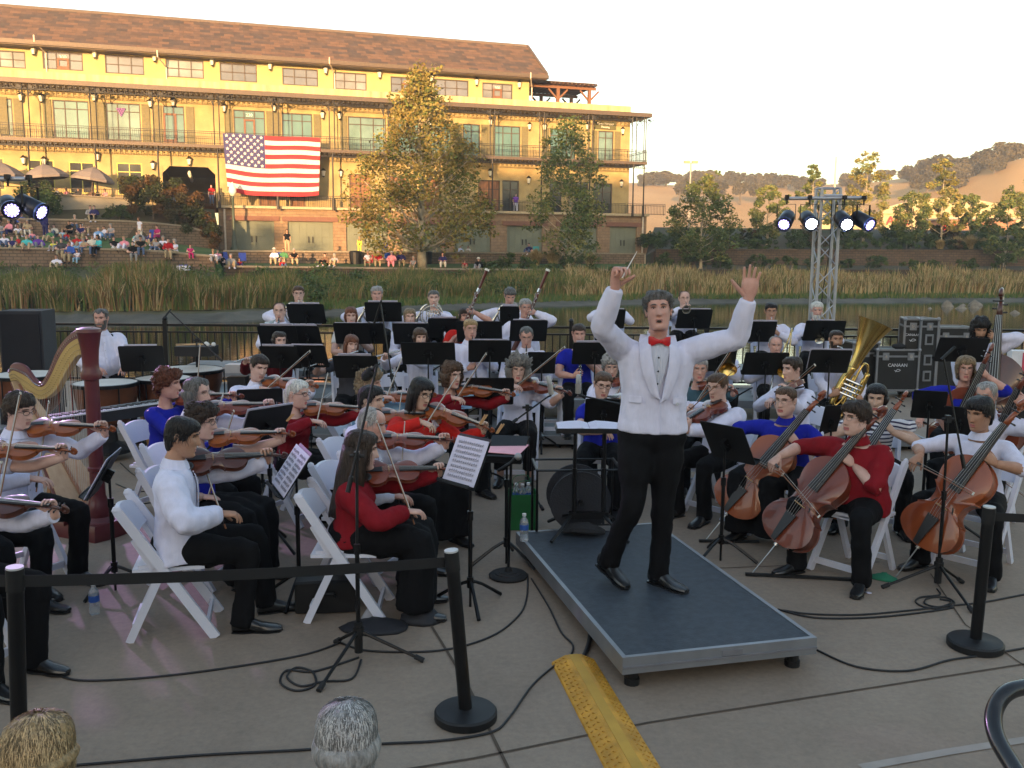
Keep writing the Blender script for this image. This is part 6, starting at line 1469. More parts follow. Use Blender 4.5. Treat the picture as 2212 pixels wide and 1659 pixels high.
def tuba_arms(label):
 def fn(F):
  o = pipe_inst(F, 'tuba', label, 'tuba', None); c = Vector((.06, -.30, F.hip.z+.20)); ax = unit((.42, .02, 1)); lt = unit((1, 0, -.42)); mb = MB()
  q = lambda u_, v_, w_=0: c+ax*u_+lt*v_+Vector((0, -w_, 0))
  bell(mb, q(.28, -.02), ax, .56, .058, .205, 28, 2.0); mb.tube([q(.84, -.02), q(.843, -.02)], [.203, .214], 28, cap=False)
  mb.tube([q(.29, -.02), q(.05, -.06), q(-.22, -.05), q(-.33, .04), q(-.22, .14), q(.05, .17), q(.28, .16)], [.055, .050, .045, .042, .038, .034, .028], 12, smooth=4)
  mb.tube([q(.28, .16), q(.36, .12), q(.33, .05, .05), q(.0, .04, .06), q(-.20, .05, .06), q(-.24, .10, .06), q(-.1, .13, .06), q(.2, .12, .06)], .014, 8, smooth=4)
  mb.tube([q(.2, .02, .05), q(-.1, .0, .07), q(-.16, .05, .08), q(-.05, .09, .08), q(.12, .08, .07)], .011, 7, smooth=4)
  mb.tube([q(.10, -.06, .05), q(-.14, -.08, .06), q(-.2, -.03, .07), q(-.05, .02, .08)], .011, 7, smooth=4)
  mb.build('tubing', brass, o, smooth=True); mb = MB()
  for k in range(4): mb.cyl(q(.12-.055*k, -.06, .07), q(.12-.055*k, .10, .09), .016, 10); mb.cyl(q(.12-.055*k, .10, .09), q(.12-.055*k, .13, .09), .005, 6); mb.cyl(q(.12-.055*k, .13, .09), q(.12-.055*k, .137, .09), .012, 8)
  mb.build('valves', silver, o); m = F.mouth
  MB().tube([m, m+Vector((.01, -.03, -.002)), m+Vector((.04, -.09, -.03)), q(.26, .0, .0)], [.018, .007, .006, .009], 10, smooth=3).build('mouthpiece', silver, o, smooth=True)
  return {1: dict(w=q(-.02, .24, .02), d=(-.8, -.4, .3), n=(-.3, .8, 0), pole=(1, .3, -.4), curl=.5), -1: dict(w=q(-.12, -.14, .08), d=(.8, -.2, .5), n=(.3, .8, 0), pole=(-1, .3, -.5), curl=.5)}
 return fn
s = 'young man with short beard playing the tuba'
mus(s, 1806, 736, 10.9, -4, tuba_arms('large gold tuba with its bell tilted up to the right'), rz=.0, skin='tan', hairc='dkbrown', hp=dict(hair='short'), beard='full', top='white', pitch=2)
s = 'elderly woman with curled grey hair behind the conductor'
mus(s, 1320, 792, 9.3, -12, vla(s, a=42, q=1.0, s=.4), f=True, skin='fair', hairc='grey', hp=dict(hair='full', vol=.03, curl=.8), glasses='wire', pitch=16, yaw=10, top='white')
s = 'brown haired woman with glasses in navy and white'
mus(s, 1300, 833, 8.2, -8, vla(s, a=46, q=1.0, s=.4), f=True, skin='fair', hairc='brown', hp=dict(hair='pulled', vol=.014), glasses='dark', pitch=12, yaw=14, roll=6, top='royal', sleeve=.3)
s = 'short grey haired woman in teal waistcoat'
mus(s, 1510, 798, 9.0, -6, vla(s, a=20, q=1.0, s=.35), f=True, skin='ruddy', hairc='grey', hp=dict(hair='short', vol=.016), glasses='wire', pitch=8, yaw=0, top='teal')
s = 'man in white shirt playing viola right of the conductor'
mus(s, 1552, 838, 8.0, -48, vla(s, bp=(1484,890,1594,794), a=-6, e=-.30, q=-.35, s=.45, rollv=-.1), skin='fair', hairc='brown', hp=dict(hair='short', vol=.018), glasses='wire', pitch=10, yaw=0, top='white', wide=.4)
s = 'young man in profile with white shirt and viola'
mus(s, 1712, 800, 8.9, -66, vla(s, bp=(1660,880,1755,796), a=36, q=.5, s=.3), skin='fair', hairc='dkbrown', hp=dict(hair='short', vol=.02, top=.6), pitch=6, yaw=0, top='white')
s = 'woman in royal blue shirt with tied back hair'
mus(s, 1698, 868, 7.35, -34, cel(s, bp=(1588,976,1676,1021), ew=(1515,1170,1760,868,7.15), hpos=.76, key='a', s=.30, ex=-.02, ey=-.72, sx=.16, sy=-.06, sz=1.30), f=True, skin='fair', hairc='brown', hp=dict(hair='pulled', vol=.010, tail=.12, collar=1), glasses='wire', pitch=4, yaw=-10, top='royal', sleeve=.95, legs=LEGW, wk=1.18, belly=.03, skirt=True, face=dict(fat=.8))
s = 'woman in red shirt with short dark hair'
mus(s, 1850, 905, 6.45, -50, cel(s, bp=(1672,1004,1752,1100), ew=(1612,1240,1890,900,6.4), hpos=.76, key='r', s=.34, ex=-.02, ey=-.76, sx=.17, sy=-.04, sz=1.27), f=True, skin='fair', hairc='dkbrown', hp=dict(hair='full', vol=.026, curl=.5, collar=1), glasses='wire', pitch=4, yaw=-16, top='dkred', sleeve=.7, legs=LEGW, wk=1.32, belly=.08, face=dict(fat=1.2, jaw=1.1), wide=.5, vox=.014, folds=.025)
s = 'black haired woman in navy striped white top'
mus(s, 1893, 862, 7.7, -22, cel(s, ew=(1735,1172,1948,862,7.5), hpos=.86, key='a', s=.3, sx=.18, sy=-.06, sz=1.27), f=True, skin='asian', hairc='black', hp=dict(hair='bob', vol=.02, len=.08, curl=.1, line='short'), pitch=10, yaw=-4, top=None, sleeve=.35, legs=LEGW)
s = 'short haired cellist in white shirt at the right'
mus(s, 2118, 895, 6.6, -48, cel(s, bp=(1978,1002,2080,1058), ew=(1922,1252,2196,884,6.2), hpos=.76, key='a', s=.34, ex=-.02, ey=-.76, sx=.17, sy=-.05, sz=1.28), f=True, skin='tan', hairc='black', hp=dict(hair='full', vol=.024, curl=.25, collar=1), pitch=12, yaw=-12, top='white', sleeve=.7, legs=LEGW, wk=1.06, vox=.014)
s = 'grey haired man partly hidden behind the right cellist'
mus(s, 2132, 856, 7.7, -50, cel(s, ew=(2080,1110,2195,852,7.5), key='r', s=.3), skin='ruddy', hairc='grey', hp=dict(hair='short', vol=.012, line='recede'), pitch=10, top='white', legs=LEGW, sleeve=.5)
s = 'grey blonde woman in royal blue with a cello'
mus(s, 2085, 798, 9.2, -18, cel(s, ew=(2010,1030,2126,785,9.0), key='r', s=.3), f=True, skin='ruddy', hairc='dkblond', hp=dict(hair='bob', vol=.028, len=.0, curl=.4), glasses='wire', pitch=6, top='royal', sleeve=.8, legs=LEGW)
F = SEATED['black haired woman in navy striped white top']
sm, nt, b = matnodes('navy striped jersey'); tc = nt.nodes.new('ShaderNodeTexCoord'); wv = nt.nodes.new('ShaderNodeTexWave'); wv.bands_direction = 'Z'; wv.inputs['Scale'].default_value = 9.5; wv.inputs['Distortion'].default_value = .6; wv.inputs['Detail'].default_value = 1
rp = nt.nodes.new('ShaderNodeValToRGB'); rp.color_ramp.elements[0].position = .30; rp.color_ramp.elements[0].color = (.02, .02, .07, 1); rp.color_ramp.elements[1].position = .38; rp.color_ramp.elements[1].color = (.62, .62, .66, 1)
nt.links.new(tc.outputs['Object'], wv.inputs[0]); nt.links.new(wv.outputs[0], rp.inputs[0]); nt.links.new(rp.outputs[0], b.inputs['Base Color']); b.inputs['Roughness'].default_value = .85
mb = MB(); mb.loft(torso_rings(F.hip, F.NB, True, .03, 0, .006, t0=-.16, t1=.93))
for s_ in (-1, 1):
 Sp = F.Sh[s_]; e = ik(Sp, F.hip+Vector((s_*.3, -.3, .3)), .27, .235, (s_, .2, -.6))
 if s_ == 1: e = ik(Sp, F.NB+Vector((.16, -.12, .05)), .27, .235, (1, .2, -.55))
 mb.tube([Sp+Vector((-s_*.09, 0, -.02)), Sp, Sp.lerp(e, .35), Sp.lerp(e, .62)], [.07, .066, .064, .06], 14, smooth=2)
clothify(mb, 'shirt', sm, F.root)
s = 'man in white shirt and black braces behind the harp'
F = mus(s, 219, 690, 11.0, 38, rest_arms(l=lambda F: dict(w=F.hip+Vector((.12, -.45, .12)), d=(-.2, -1, -.3), n=(0, 0, -1), pole=(1, .4, -.5), curl=.6)), ch=False, stool=.80, skin='ruddy', hairc='dkgrey', hp=dict(hair='short', vol=.018, curl=.5, line='recede'), yaw=-34, pitch=6, beard='moustache', top='white', wk=1.2, belly=.10, legs={-1: dict(knee=(-.18, -.40, .62), ank=(-.2, -.38, .12)), 1: dict(knee=(.18, -.40, .62), ank=(.2, -.38, .12))})
mb = MB()
for sx in (-1, 1): mb.tube([F.NB+Vector((sx*.10, -.085, -.08)), F.NB+Vector((sx*.105, -.03, -.012)), F.NB+Vector((sx*.09, .10, -.10)), F.hip+Vector((sx*.05, .125, .12))], .014, 6, smooth=4, flat=.4)
mb.build('braces', blackm, F.root)
st = empty('drum_stool', F.W @ Vector((0, .02, 0)), label='black stool under the man with braces', cat='stool'); MB().cyl((0, 0, .62), (0, 0, .68), .17, 16).build('seat', blackm, st)
for k in range(3): a = R(120*k+30); MB().cyl((0, 0, .45), (.25*math.cos(a), .25*math.sin(a), 0), .012, 6).build('leg', blacks, st)
def bass_arms(F):
 E = Vector((.10, -.42, 0)); S = Vector((.20, -.05, F.HC.z+.22)); v = unit(S-E); z = Vector((-.45, -1, .1)); z = unit(z-v*z.dot(v)); M = frame(E+v*.12, y=v, x=v.cross(z)); o = dup(BASS, M=W2(F, M)) if False else BASS
 o.matrix_world = W2(F, M); h = F.HC+Vector((.12, -.10, -.06)); K = E+v*.62+z*.16
 return {1: dict(w=h+Vector((.07, .06, -.03)), d=(-.8, -.4, .3), n=(-.4, .8, 0), pole=(1, .4, -.2), curl=.6), -1: dict(w=K+Vector((-.18, .1, .05)), d=(.2, -.6, -.6), n=(.5, .5, 0), pole=(-1, .4, -.2), curl=.5)}
BASS = make_strings('double_bass', 3.15, .19, V_DK, True); tag(BASS, 'dark double bass with tall scroll at the right edge', 'double bass')
s = 'young man with black mop hair holding the double bass'
F = mus(s, 2115, 712, 10.4, -12, bass_arms, ch=False, stool=.78, skin='tan', hairc='black', hp=dict(hair='full', vol=.040, line='fringe', curl=.5, top=.4), beard='moustache', pitch=20, top='white', wide=.5, legs={-1: dict(knee=(-.14, -.34, .50), ank=(-.2, -.25, .09)), 1: dict(knee=(.16, -.34, .50), ank=(.2, -.3, .09))})
st = empty('tall_stool', F.W @ Vector((0, .04, 0)), label='tall stool behind the double bass', cat='stool'); MB().cyl((0, 0, .62), (0, 0, .66), .16, 16).build('seat', mat('stool wood', (.25, .12, .05), .5), st)
for k in range(4): a = R(90*k+45); MB().cyl((.08*math.cos(a), .08*math.sin(a), .62), (.2*math.cos(a), .2*math.sin(a), 0), .013, 6).build('leg', MATS['stool wood'], st)
for (px, py, Y, rz_, z, lb) in [(1178, 760, 10.9, 0, .16, 'empty white folding chair beside the oboe player with thinning hair'), (860, 740, 11.2, 10, .0, 'empty white folding chair between the flute players')]:
 p = at(px, py, Y); chair(p.x, p.y, z, R(rz_), lb)
# conductor
def cond_arms(F):
 z0 = F.HC.z
 return {-1: dict(w=Vector((-.300, -.28, z0+.150)), d=(.12, -.12, 1), n=(.6, -.8, .1), pole=(-1, -.3, -.9), curls=[.8, .95, 1.05, 1.1], thumb=1.0),
   1: dict(w=Vector((.50, -.17, z0+.105)), d=(.05, -.05, 1), n=(-.12, -1, .0), pole=(.2, .2, -1), curl=.08, spread=.42, thumb=.05, flip=1), 'hem': .035, 'neck': .95, 'hk': 1.18, 'topname': 'dinner_jacket', 'collar': False}
hip0 = at(1414, 935, 5.62); cx = at(1412, 1250, 5.62)
F = person('grey haired conductor in white dinner jacket and red bow tie, arms raised', loc=(hip0.x-.035, 5.64, PH), phi=0, sit=False, T=.585, k=1.055, lean=1, yaw=-8, pitch=-8, roll=-5, skin='ruddy', hairc='dkgrey', hp=dict(hair='full', vol=.022, curl=.85, top=.1, line='short'),
     face=dict(mouth=.0085, eye=.8, jaw=1.04, nose=1.15), top='white', arms=cond_arms, vox=.010, folds=.010, wk=1.26, wide=.25,
     legs={-1: dict(knee=(-.115, -.12, .55), ank=(-.225, .08, .15), yaw=42, pitch=16), 1: dict(knee=(.09, -.02, .53), ank=(.095, .03, .095), yaw=34)})
F.W = F.W @ Matrix.Rotation(R(1.3), 4, 'Y'); F.root.matrix_world = F.W; root = F.root; NB, hip, HC = F.NB, F.hip, F.HC; red_s = mat('red satin', (.50, .012, .018), .35, var=.1); jk = clothmat('white')
def jf(x, t, off=.012):
 """point on the torso front at lateral x, height fraction t"""
 tab = [(-.5,.20,.155),(-.2,.18,.135),(0,.172,.125),(.25,.156,.115),(.45,.155,.112),(.65,.172,.116),(.80,.182,.112),(.90,.160,.098),(.965,.108,.078),(1.0,.070,.064),(1.05,.060,.056)]; x = x/1.26
 a, b_ = lerp_tab(tab, t); c = hip+(NB-hip)*t; q = max(-.98, min(.98, x/a)); return c+Vector((x*1.26, -(b_+off)*(1-abs(q)**2.3)**(1/2.3)-.0, 0))
pl = MB()      # dress shirt front in the opening
g = []
for i in range(15):
 t = 1.02-(1.02-.42)*i/14; w_ = max(.004, .062*min(1, (t-.40)/.50)**.9); g.append([pl.addv(jf(-.005+w_*(k/6*2-1)*1.05, t, .020)) for k in range(7)])
for a, b_ in zip(g, g[1:]):
 for k in range(6): pl.addf((a[k], a[k+1], b_[k+1], b_[k]))
pl.build('dress_shirt', mat('dress shirt pleats', (.50, .52, .60), .8, var=.12, vscale=40, stretch=(4, 1, .05), bump=.4, bscale=60), root, smooth=True)
for t in (.84, .70, .57): MB().ball(jf(-.005, t, .026), .006, 8).build('shirt_stud', blackm, root)
def lapel(s, t_end, xe):
 mb = MB(); g = []
 n = 18
 for i in range(n+1):
  u = i/n; t = 1.06-(1.06-t_end)*u
  inner = s*(.056+.012*math.sin(math.pi*min(1, u*1.25)))*(1-u)**.6+xe*u; wd = .022+.050*math.sin(math.pi*min(1, .16+u*.80))**.8
  if u > .97: wd = .006
  th_ = .018
  o_ = inner+s*wd; pts = []
  for q in (0, .33, .66, 1): x = inner+(o_-inner)*q; pts.append(jf(x, t, .026+.012*(1-q)+.006*math.sin(q*3)))
  for q in (1, 0): x = inner+(o_-inner)*q; pts.append(jf(x, t, .010))
  g.append(pts)
 mb.loft(g); return mb.build('lapel', jk, root, smooth='auto')
lapel(-1, .40, .02); lapel(1, .37, .012)
mb = MB(); mb.tube([jf(.018, .38, .022), jf(.022, .25, .022), jf(.025, .15, .022), jf(.028, .05, .020)], [.005, .004, .004, .004], 6, smooth=3, flat=.5); mb.build('front_edge', jk, root, smooth=True)
for x, t in ((-.075, .70), (-.04, .54), (.125, .36)):
 p = jf(x, t, .022); MB().cyl(p, p+Vector((0, -.007, 0)), .0105, 12).build('jacket_button', mat('covered button', (.50, .51, .56), .4), root)
for s in (-1, 1):
 p = [jf(s*.095, .43, .022), jf(s*.165, .425, .022), jf(s*.165, .36, .024), jf(s*.095, .365, .026)]; mb = MB(); mb.prism(p, (0, 0, 0), (0, -.006, 0)); mb.build('pocket_flap', jk, root)
mb = MB(); rg = []
for q in range(17):
 a = R(-165+330*q/16); x, y = math.sin(a), math.cos(a); b0 = NB+Vector((x*.066, .004+y*.064, -.01+.012*y)); b1 = NB+Vector((x*.061, .0+y*.058, .048+.012*y)); rg.append([b0, b1, b1+Vector((-x*.004, -y*.004, 0)), b0+Vector((-x*.004, -y*.004, 0))])
mb.loft(rg, closed=True)
mb.build('wing_collar', clothmat('white'), root, smooth='auto')
bt = NB+Vector((0, -.098, .002)); mb = MB()
for s in (-1, 1):
 mb.loft([[bt+Vector((s*x, dy+oy, z*h)) for oy, z in ((-.010*k_, 1), (-.014*k_, .3), (-.014*k_, -.3), (-.010*k_, -1), (.006*k_, -1), (.006*k_, 1))] for x, h, dy, k_ in ((.004, .010, 0, 1), (.018, .014, -.004, 1), (.040, .026, -.002, 1.1), (.062, .029, .006, 1), (.067, .024, .010, .6))])
mb.ball(bt+Vector((0, -.008, 0)), (.011, .011, .013), 8); mb.build('bow_tie', red_s, root, smooth='auto')
for s in (-1, 1):
 pass
hw = Vector((-.300, -.28, HC.z+.150)); ba = hw+Vector((.045, -.045, .085)); bt_ = at(1376, 543, 5.35); bt_ = F.W.inverted() @ bt_
bn = empty('baton', label='white baton held up in the right hand of the conductor', cat='baton'); bn.matrix_world = F.W
ba2 = ba-(bt_-ba).normalized()*.04
MB().tube([ba2, ba.lerp(bt_, .5), bt_], [.0035, .003, .0018], 6).build('shaft', mat('white baton', (.7, .7, .68), .4), bn); MB().ball(ba2, (.011, .011, .011), 8).build('grip', mat('cork grip', (.4, .25, .12), .7), bn)
# music stands
paper = mat('sheet paper', (.56, .54, .66), .8, var=.04, vscale=8)
def music_sheet(M, w, h, label, detail=True, pink=False):
 o = MB().box((0, 0, 0), (w, .004, h)).build('sheet_music', mat('pink paper', (.70, .35, .40), .8) if pink else paper); o.matrix_world = M
 tag(o, label, 'sheet music')
 if detail:
  mb = MB(); ink = mat('printed music', (.12, .12, .16), .8, var=0)
  for c in ((-w*.25, w*.40), (w*.25, w*.40)) if w > .3 else ((0, w*.8),):
   for r_ in range(8):
    z = h*.40-r_*h*.108
    for l_ in range(5): mb.box((c[0], -.0032, z-l_*.0035), (c[1], .0012, .0007))
    rs = random.Random(int(r_*7+c[0]*100))
    for q in range(12): x = c[0]-c[1]/2+c[1]*(q+.5)/12; zz = z-rs.uniform(0, .014); mb.box((x, -.0036, zz), (.005, .0012, .0032)); mb.box((x+.002, -.0036, zz+.006), (.0009, .0012, .012))
  mb.build('notation', ink, o)
 return o
def stand_at(px, py, Y, yaw, tilt, wpx, z0, label, sheet=None, floor=None):
 p = at(px, py, Y); w = wpx/FPX*Y*1.01/.50
 o = place_stand(p.x, p.y, z0, R(yaw), p.z-z0, tilt, label, w)
 if sheet:
  M = Matrix.Translation((p.x, p.y, p.z)) @ Matrix.Rotation(R(yaw), 4, 'Z') @ Matrix.Rotation(R(-tilt), 4, 'X') @ Matrix.Translation((0, -.045, sheet[1] if len(sheet) > 1 else .02)) @ Matrix.Rotation(R(sheet[2] if len(sheet) > 2 else 0), 4, 'Y')
  music_sheet(M, sheet[0], .30, 'open sheet music on the '+label, detail=len(sheet) > 3)
 return o
SL = [(600,730,11.5,182,12,82,.16,'black stand with red folder before the balding clarinettist',(.40,.045)),
 (662,730,11.6,176,12,60,.16,'black stand with green folder beside the red folder stand',(.30,.04)),
 (661,681,12.75,180,12,80,.6,'black stand before the brown haired horn player',(.40,.04)),
 (828,677,12.75,184,12,78,.6,'black stand before the grey haired horn player',(.40,.04)),
 (760,724,11.6,180,12,76,.16,'black stand before the long haired clarinettist',(.40,.02)),
 (808,724,11.7,178,12,44,.16,'narrow black stand right of the long haired clarinettist'),
 (888,725,11.6,180,12,78,.16,'black stand with red folder before the blonde clarinettist',(.36,.03)),
 (958,712,12.5,182,12,66,.6,'black stand before the horn player in the vest',(.34,.04)),
 (1035,720,11.6,178,12,98,.16,'wide black stand before the red shirted bassoonist'),
 (1101,686,12.8,180,12,42,.6,'small black stand before the bowing horn player',(.2,.05)),
 (1142,718,11.6,184,12,80,.16,'black stand before the grey haired bassoonist',(.40,.03)),
 (925,768,10.35,180,14,116,0,'large black stand before the fringed flautist'),
 (1058,763,10.6,183,14,92,0,'black stand before the fair haired oboist',(.40,.03)),
 (1170,788,10.6,180,14,60,0,'black stand half hidden by the frizzy haired woman'),
 (1285,768,10.5,181,14,96,0,'black stand before the clarinettist in blue',(.44,.04)),
 (1058,850,8.75,182,10,104,0,'black stand with blue clips left of the frizzy haired woman'),
 (605,776,10.45,176,14,82,0,'black stand before the burgundy clad flautist',(.36,.04)),
 (668,774,10.5,176,14,76,0,'black stand right of the burgundy clad flautist',(.36,.03)),
 (769,797,10.2,180,14,96,0,'black stand before the sleeveless flautist',(.36,.045)),
 (562,879,8.3,196,22,96,0,'black stand before the young violinist near the timpani'),
 (580,926,6.9,232,26,118,0,'black stand with white sheets behind the blue clad woman',(.42,.03)),
 (306,778,10.6,190,24,92,0,'black stand in front of the kettledrums',(.36,.035)),
 (1304,897,7.7,178,16,82,0,'black stand before the glasses wearing woman in navy'),
 (1553,782,10.6,176,12,72,0,'black stand with pegs before the trombonist in glasses'),
 (1640,720,12.0,178,12,70,.4,'black stand before the dark haired trumpeter',(.42,.035)),
 (1500,692,12.9,180,12,74,.6,'black stand before the bald trumpeter',(.42,.03)),
 (1331,692,12.9,180,12,38,.6,'black stand showing beside the conductor shoulder',(.2,.03)),
 (1781,718,12.0,176,12,84,.4,'black stand before the white bearded trumpeter',(.2,.03)),
 (1654,790,10.5,178,12,94,0,'black stand before the bald trombonist'),
 (1792,785,10.35,174,12,86,0,'black stand with pale pages before the tuba player',(.46,.03)),
 (2078,760,9.9,172,12,102,0,'black stand before the double bass player'),
 (2007,880,7.9,160,14,68,0,'black stand with wooden bow resting on it before the cellos'),
 (2072,918,7.2,150,14,62,0,'black stand beside the right hand microphone stand'),
 (1796,918,7.6,186,22,40,0,'small black stand edge behind the red shirted cellist')]
for t in SL:
 px, py, Y, yaw, tilt, w, z0, lb = t[:8]; tilt += 23*(tilt < 18); stand_at(px, py, Y, yaw, tilt, w, z0, lb, t[8] if len(t) > 8 else None)
stand_at(236, 1028, 6.0, -80, 30, 96, 0, 'black stand with white sheets beside the harp column', (.40, .0, 0, 1))
stand_at(640, 1022, 5.85, -66, 34, 128, 0, 'black stand with lit music left of the long haired woman', (.42, .0, 0, 1))
stand_at(1016, 1000, 5.75, -46, 26, 106, 0, 'black stand with white music left of the podium', (.30, .0, 0, 1))
stand_at(1095, 978, 6.6, 350, 66, 82, 0, 'flat lying black stand with pink paper beside the microphone')
p = at(1090, 968, 6.58); M = Matrix.Translation(p) @ Matrix.Rotation(R(-20), 4, 'Z') @ Matrix.Rotation(R(-82), 4, 'X'); music_sheet(M, .30, .22, 'pink paper lying on the flat stand', False, True)
stand_at(1566, 962, 6.7, 128, 30, 118, 0, 'black stand tilted before the violist right of the podium')
p = at(1272, 925, 6.75); cs = empty('conductor_stand', (p.x, p.y, PH), label='wide black conductor stand with open white score behind the podium', cat='music stand')
dz = p.z-PH; MB().box((0, 0, dz), (.50, .34, .012)).box((0, -.175, dz+.012), (.50, .010, .035)).build('desk', blackm, cs)
for x in (-.10, .12): MB().cyl((x, 0, .12), (x, 0, dz), .013, 8).cyl((x, 0, .12), (x, 0, .5), .018, 8).build('post', blacks, cs)
MB().box((.01, 0, .14), (.30, .04, .05)).build('crossbar', blacks, cs)
for s in (-1, 1):
 for q in (-1, 1): MB().tube([(s*.12, 0, .14), (s*.2, q*.16, .08), (s*.28, q*.26, .012)], .014, 6).build('leg', blacks, cs)
mb = MB()
for s in (-1, 1):
 mb.loft([[Vector((s*x, y, dz+.012+h)), Vector((s*x, y, dz+.008)), Vector((s*x, y+.30, dz+.008)), Vector((s*x, y+.30, dz+.012+h))] for x, y, h in ((.002, -.15, .004), (.06, -.15, .020), (.15, -.148, .014), (.235, -.145, .004))])
o = mb.build('score', paper); o.location = cs.location; tag(o, 'open white orchestral score on the conductor stand', 'score')
# microphone stands
foam = mat('microphone foam', (.02, .02, .022), .95, bump=.5, bscale=120)
def micstand(label, hub_px, legs_px, clamp, low, high, mic=None, mic_kind='foam', Yb=None, hz=.16):
 b = atz(hub_px[0], hub_px[1], .02); r = empty('microphone_stand', (b.x, b.y, 0), label=label, cat='microphone stand'); o = Vector((b.x, b.y, 0))
 for i, (x, y) in enumerate(legs_px):
  e = atz(x, y, .012)-o; e.z = .014; mb = MB().tube([(0, 0, hz), e], [.011, .009], 8); lg = mb.build('leg', blacks, r); d = e-Vector((0, 0, hz)); d.normalize(); MB().cyl(e-d*.045, e+d*.01, .0155, 8).build('rubber_foot', rubber, lg)
 MB().cyl((0, 0, .03), (0, 0, hz+.05), .024, 10).cyl((0, 0, hz-.03), (0, 0, hz+.02), .032, 10).build('hub', blackm, r)
 c = Vector(clamp)-o; MB().tube([(0, 0, .1), (0, 0, c.z*.55)], .0125, 8).tube([(0, 0, c.z*.5), c], .009, 8).cyl((0, 0, c.z*.53), (0, 0, c.z*.58), .018, 10).build('mast', blacks, r)
 L, Hh = Vector(low)-o, Vector(high)-o; MB().tube([L, L.lerp(Hh, .12), L.lerp(Hh, .13), Hh], [.014, .014, .0075, .0075], 8).build('boom', blacks, r); MB().box(c, (.03, .045, .05)).cyl(c+Vector((-.04, 0, 0)), c+Vector((.04, 0, 0)), .010, 8).build('clamp', blackm, r)
 if mic:
  m = Vector(mic)-o; d = (m-Hh).normalized(); q = empty('microphone', r.location, label='microphone on the '+label, cat='microphone')
  if mic_kind == 'foam': MB().tube([Hh, Hh+d*.05], [.012, .012], 8).tube([m-d*.10, m-d*.09, m-d*.03, m+d*.005], [.012, .028, .030, .012], 12, smooth=3).build('windscreen', foam, q, smooth=True)
  elif mic_kind == 'pencil': MB().tube([Hh-d*.03, m-d*.02, m], [.010, .011, .010], 10).build('body', blackm, q); MB().cyl(m-d*.012, m, .0125, 10).build('grille', foam, q)
  else:
   u = unit(mic_kind); MB().tube([m-u*.07, m-u*.065, m+u*.01], [.016, .022, .023], 14).build('body', mat('champagne metal', (.45, .43, .40), .35, metal=.7), q, smooth='auto')
   MB().tube([m+u*.01, m+u*.012, m+u*.075, m+u*.085], [.022, .0245, .0245, .016], 14, flat=.8).build('grille', mat('mesh grille', (.34, .34, .34), .5, metal=.6), q, smooth='auto'); MB().tube([Hh, m-u*.075], .008, 6).build('mount', blackm, q)
 return r
micstand('tall boom microphone stand in front of the long haired woman', (775, 1412), [(690,1490),(912,1426),(726,1386)], at(771, 985, 5.08), at(751, 1064, 5.0), at(814, 790, 5.2), at(786, 818, 5.3))
micstand('boom microphone stand before the cellists on the right', (2025, 1262), [(1908,1268),(2100,1321),(2078,1257)], at(2048, 905, 6.2), at(2083, 1012, 6.15), at(2038, 772, 6.3), at(2062, 750, 6.35), 'pencil')
micstand('thin microphone stand among the flute players', (868, 950), [(840,975),(900,972),(868,930)], at(846, 812, 8.9), at(850, 838, 8.85), at(822, 655, 9.0), at(808, 700, 9.05), 'pencil')
micstand('boom microphone stand over the kettledrums', (424, 845), [(400,855),(450,855),(424,838)], at(426, 735, 10.6), at(480, 780, 10.5), at(366, 672, 10.7), at(352, 690, 10.6), 'pencil')
micstand('microphone stand with grey studio microphone by the frizzy haired woman', (1140, 1080), [(1105,1095),(1172,1100),(1140,1060)], at(1139, 880, 7.3), at(1108, 912, 7.25), at(1182, 858, 7.4), at(1188, 834, 7.4), (-.18, 0, 1))
micstand('boom stand with upright studio microphone left of the conductor', (1400, 1040), [(1370,1052),(1430,1052),(1400,1022)], at(1372, 880, 7.5), at(1420, 890, 7.5), at(1262, 856, 7.4), at(1249, 832, 7.4), (0, 0, 1))
b0 = atz(1098, 1246, 0); r = empty('round_base_stand', (b0.x, b0.y, 0), label='straight microphone stand on a round black base left of the podium', cat='microphone stand')
MB().lathe([(.135, 0), (.14, .015), (.125, .028), (.10, .03), (.098, .036), (.07, .038), (.068, .043), (.03, .046), (.02, .07)], 24).build('base', rubber, r, smooth='auto'); tp = at(1104, 1000, b0.y)-Vector((b0.x, b0.y, 0)); MB().tube([(0, 0, .05), tp], .0095, 8).build('mast', blacks, r)
q = empty('microphone', (b0.x, b0.y, 0), label='hand microphone with round grille clipped on the straight stand', cat='microphone'); MB().tube([tp+Vector((-.09, .02, -.06)), tp+Vector((.0, 0, .0)), tp+Vector((.035, -.01, .035))], [.011, .014, .019], 12).build('handle', blackm, q); MB().ball(tp+Vector((.048, -.012, .048)), .027, 12).build('grille', mat('mesh grille', (.34, .34, .34), .5, metal=.6), q)
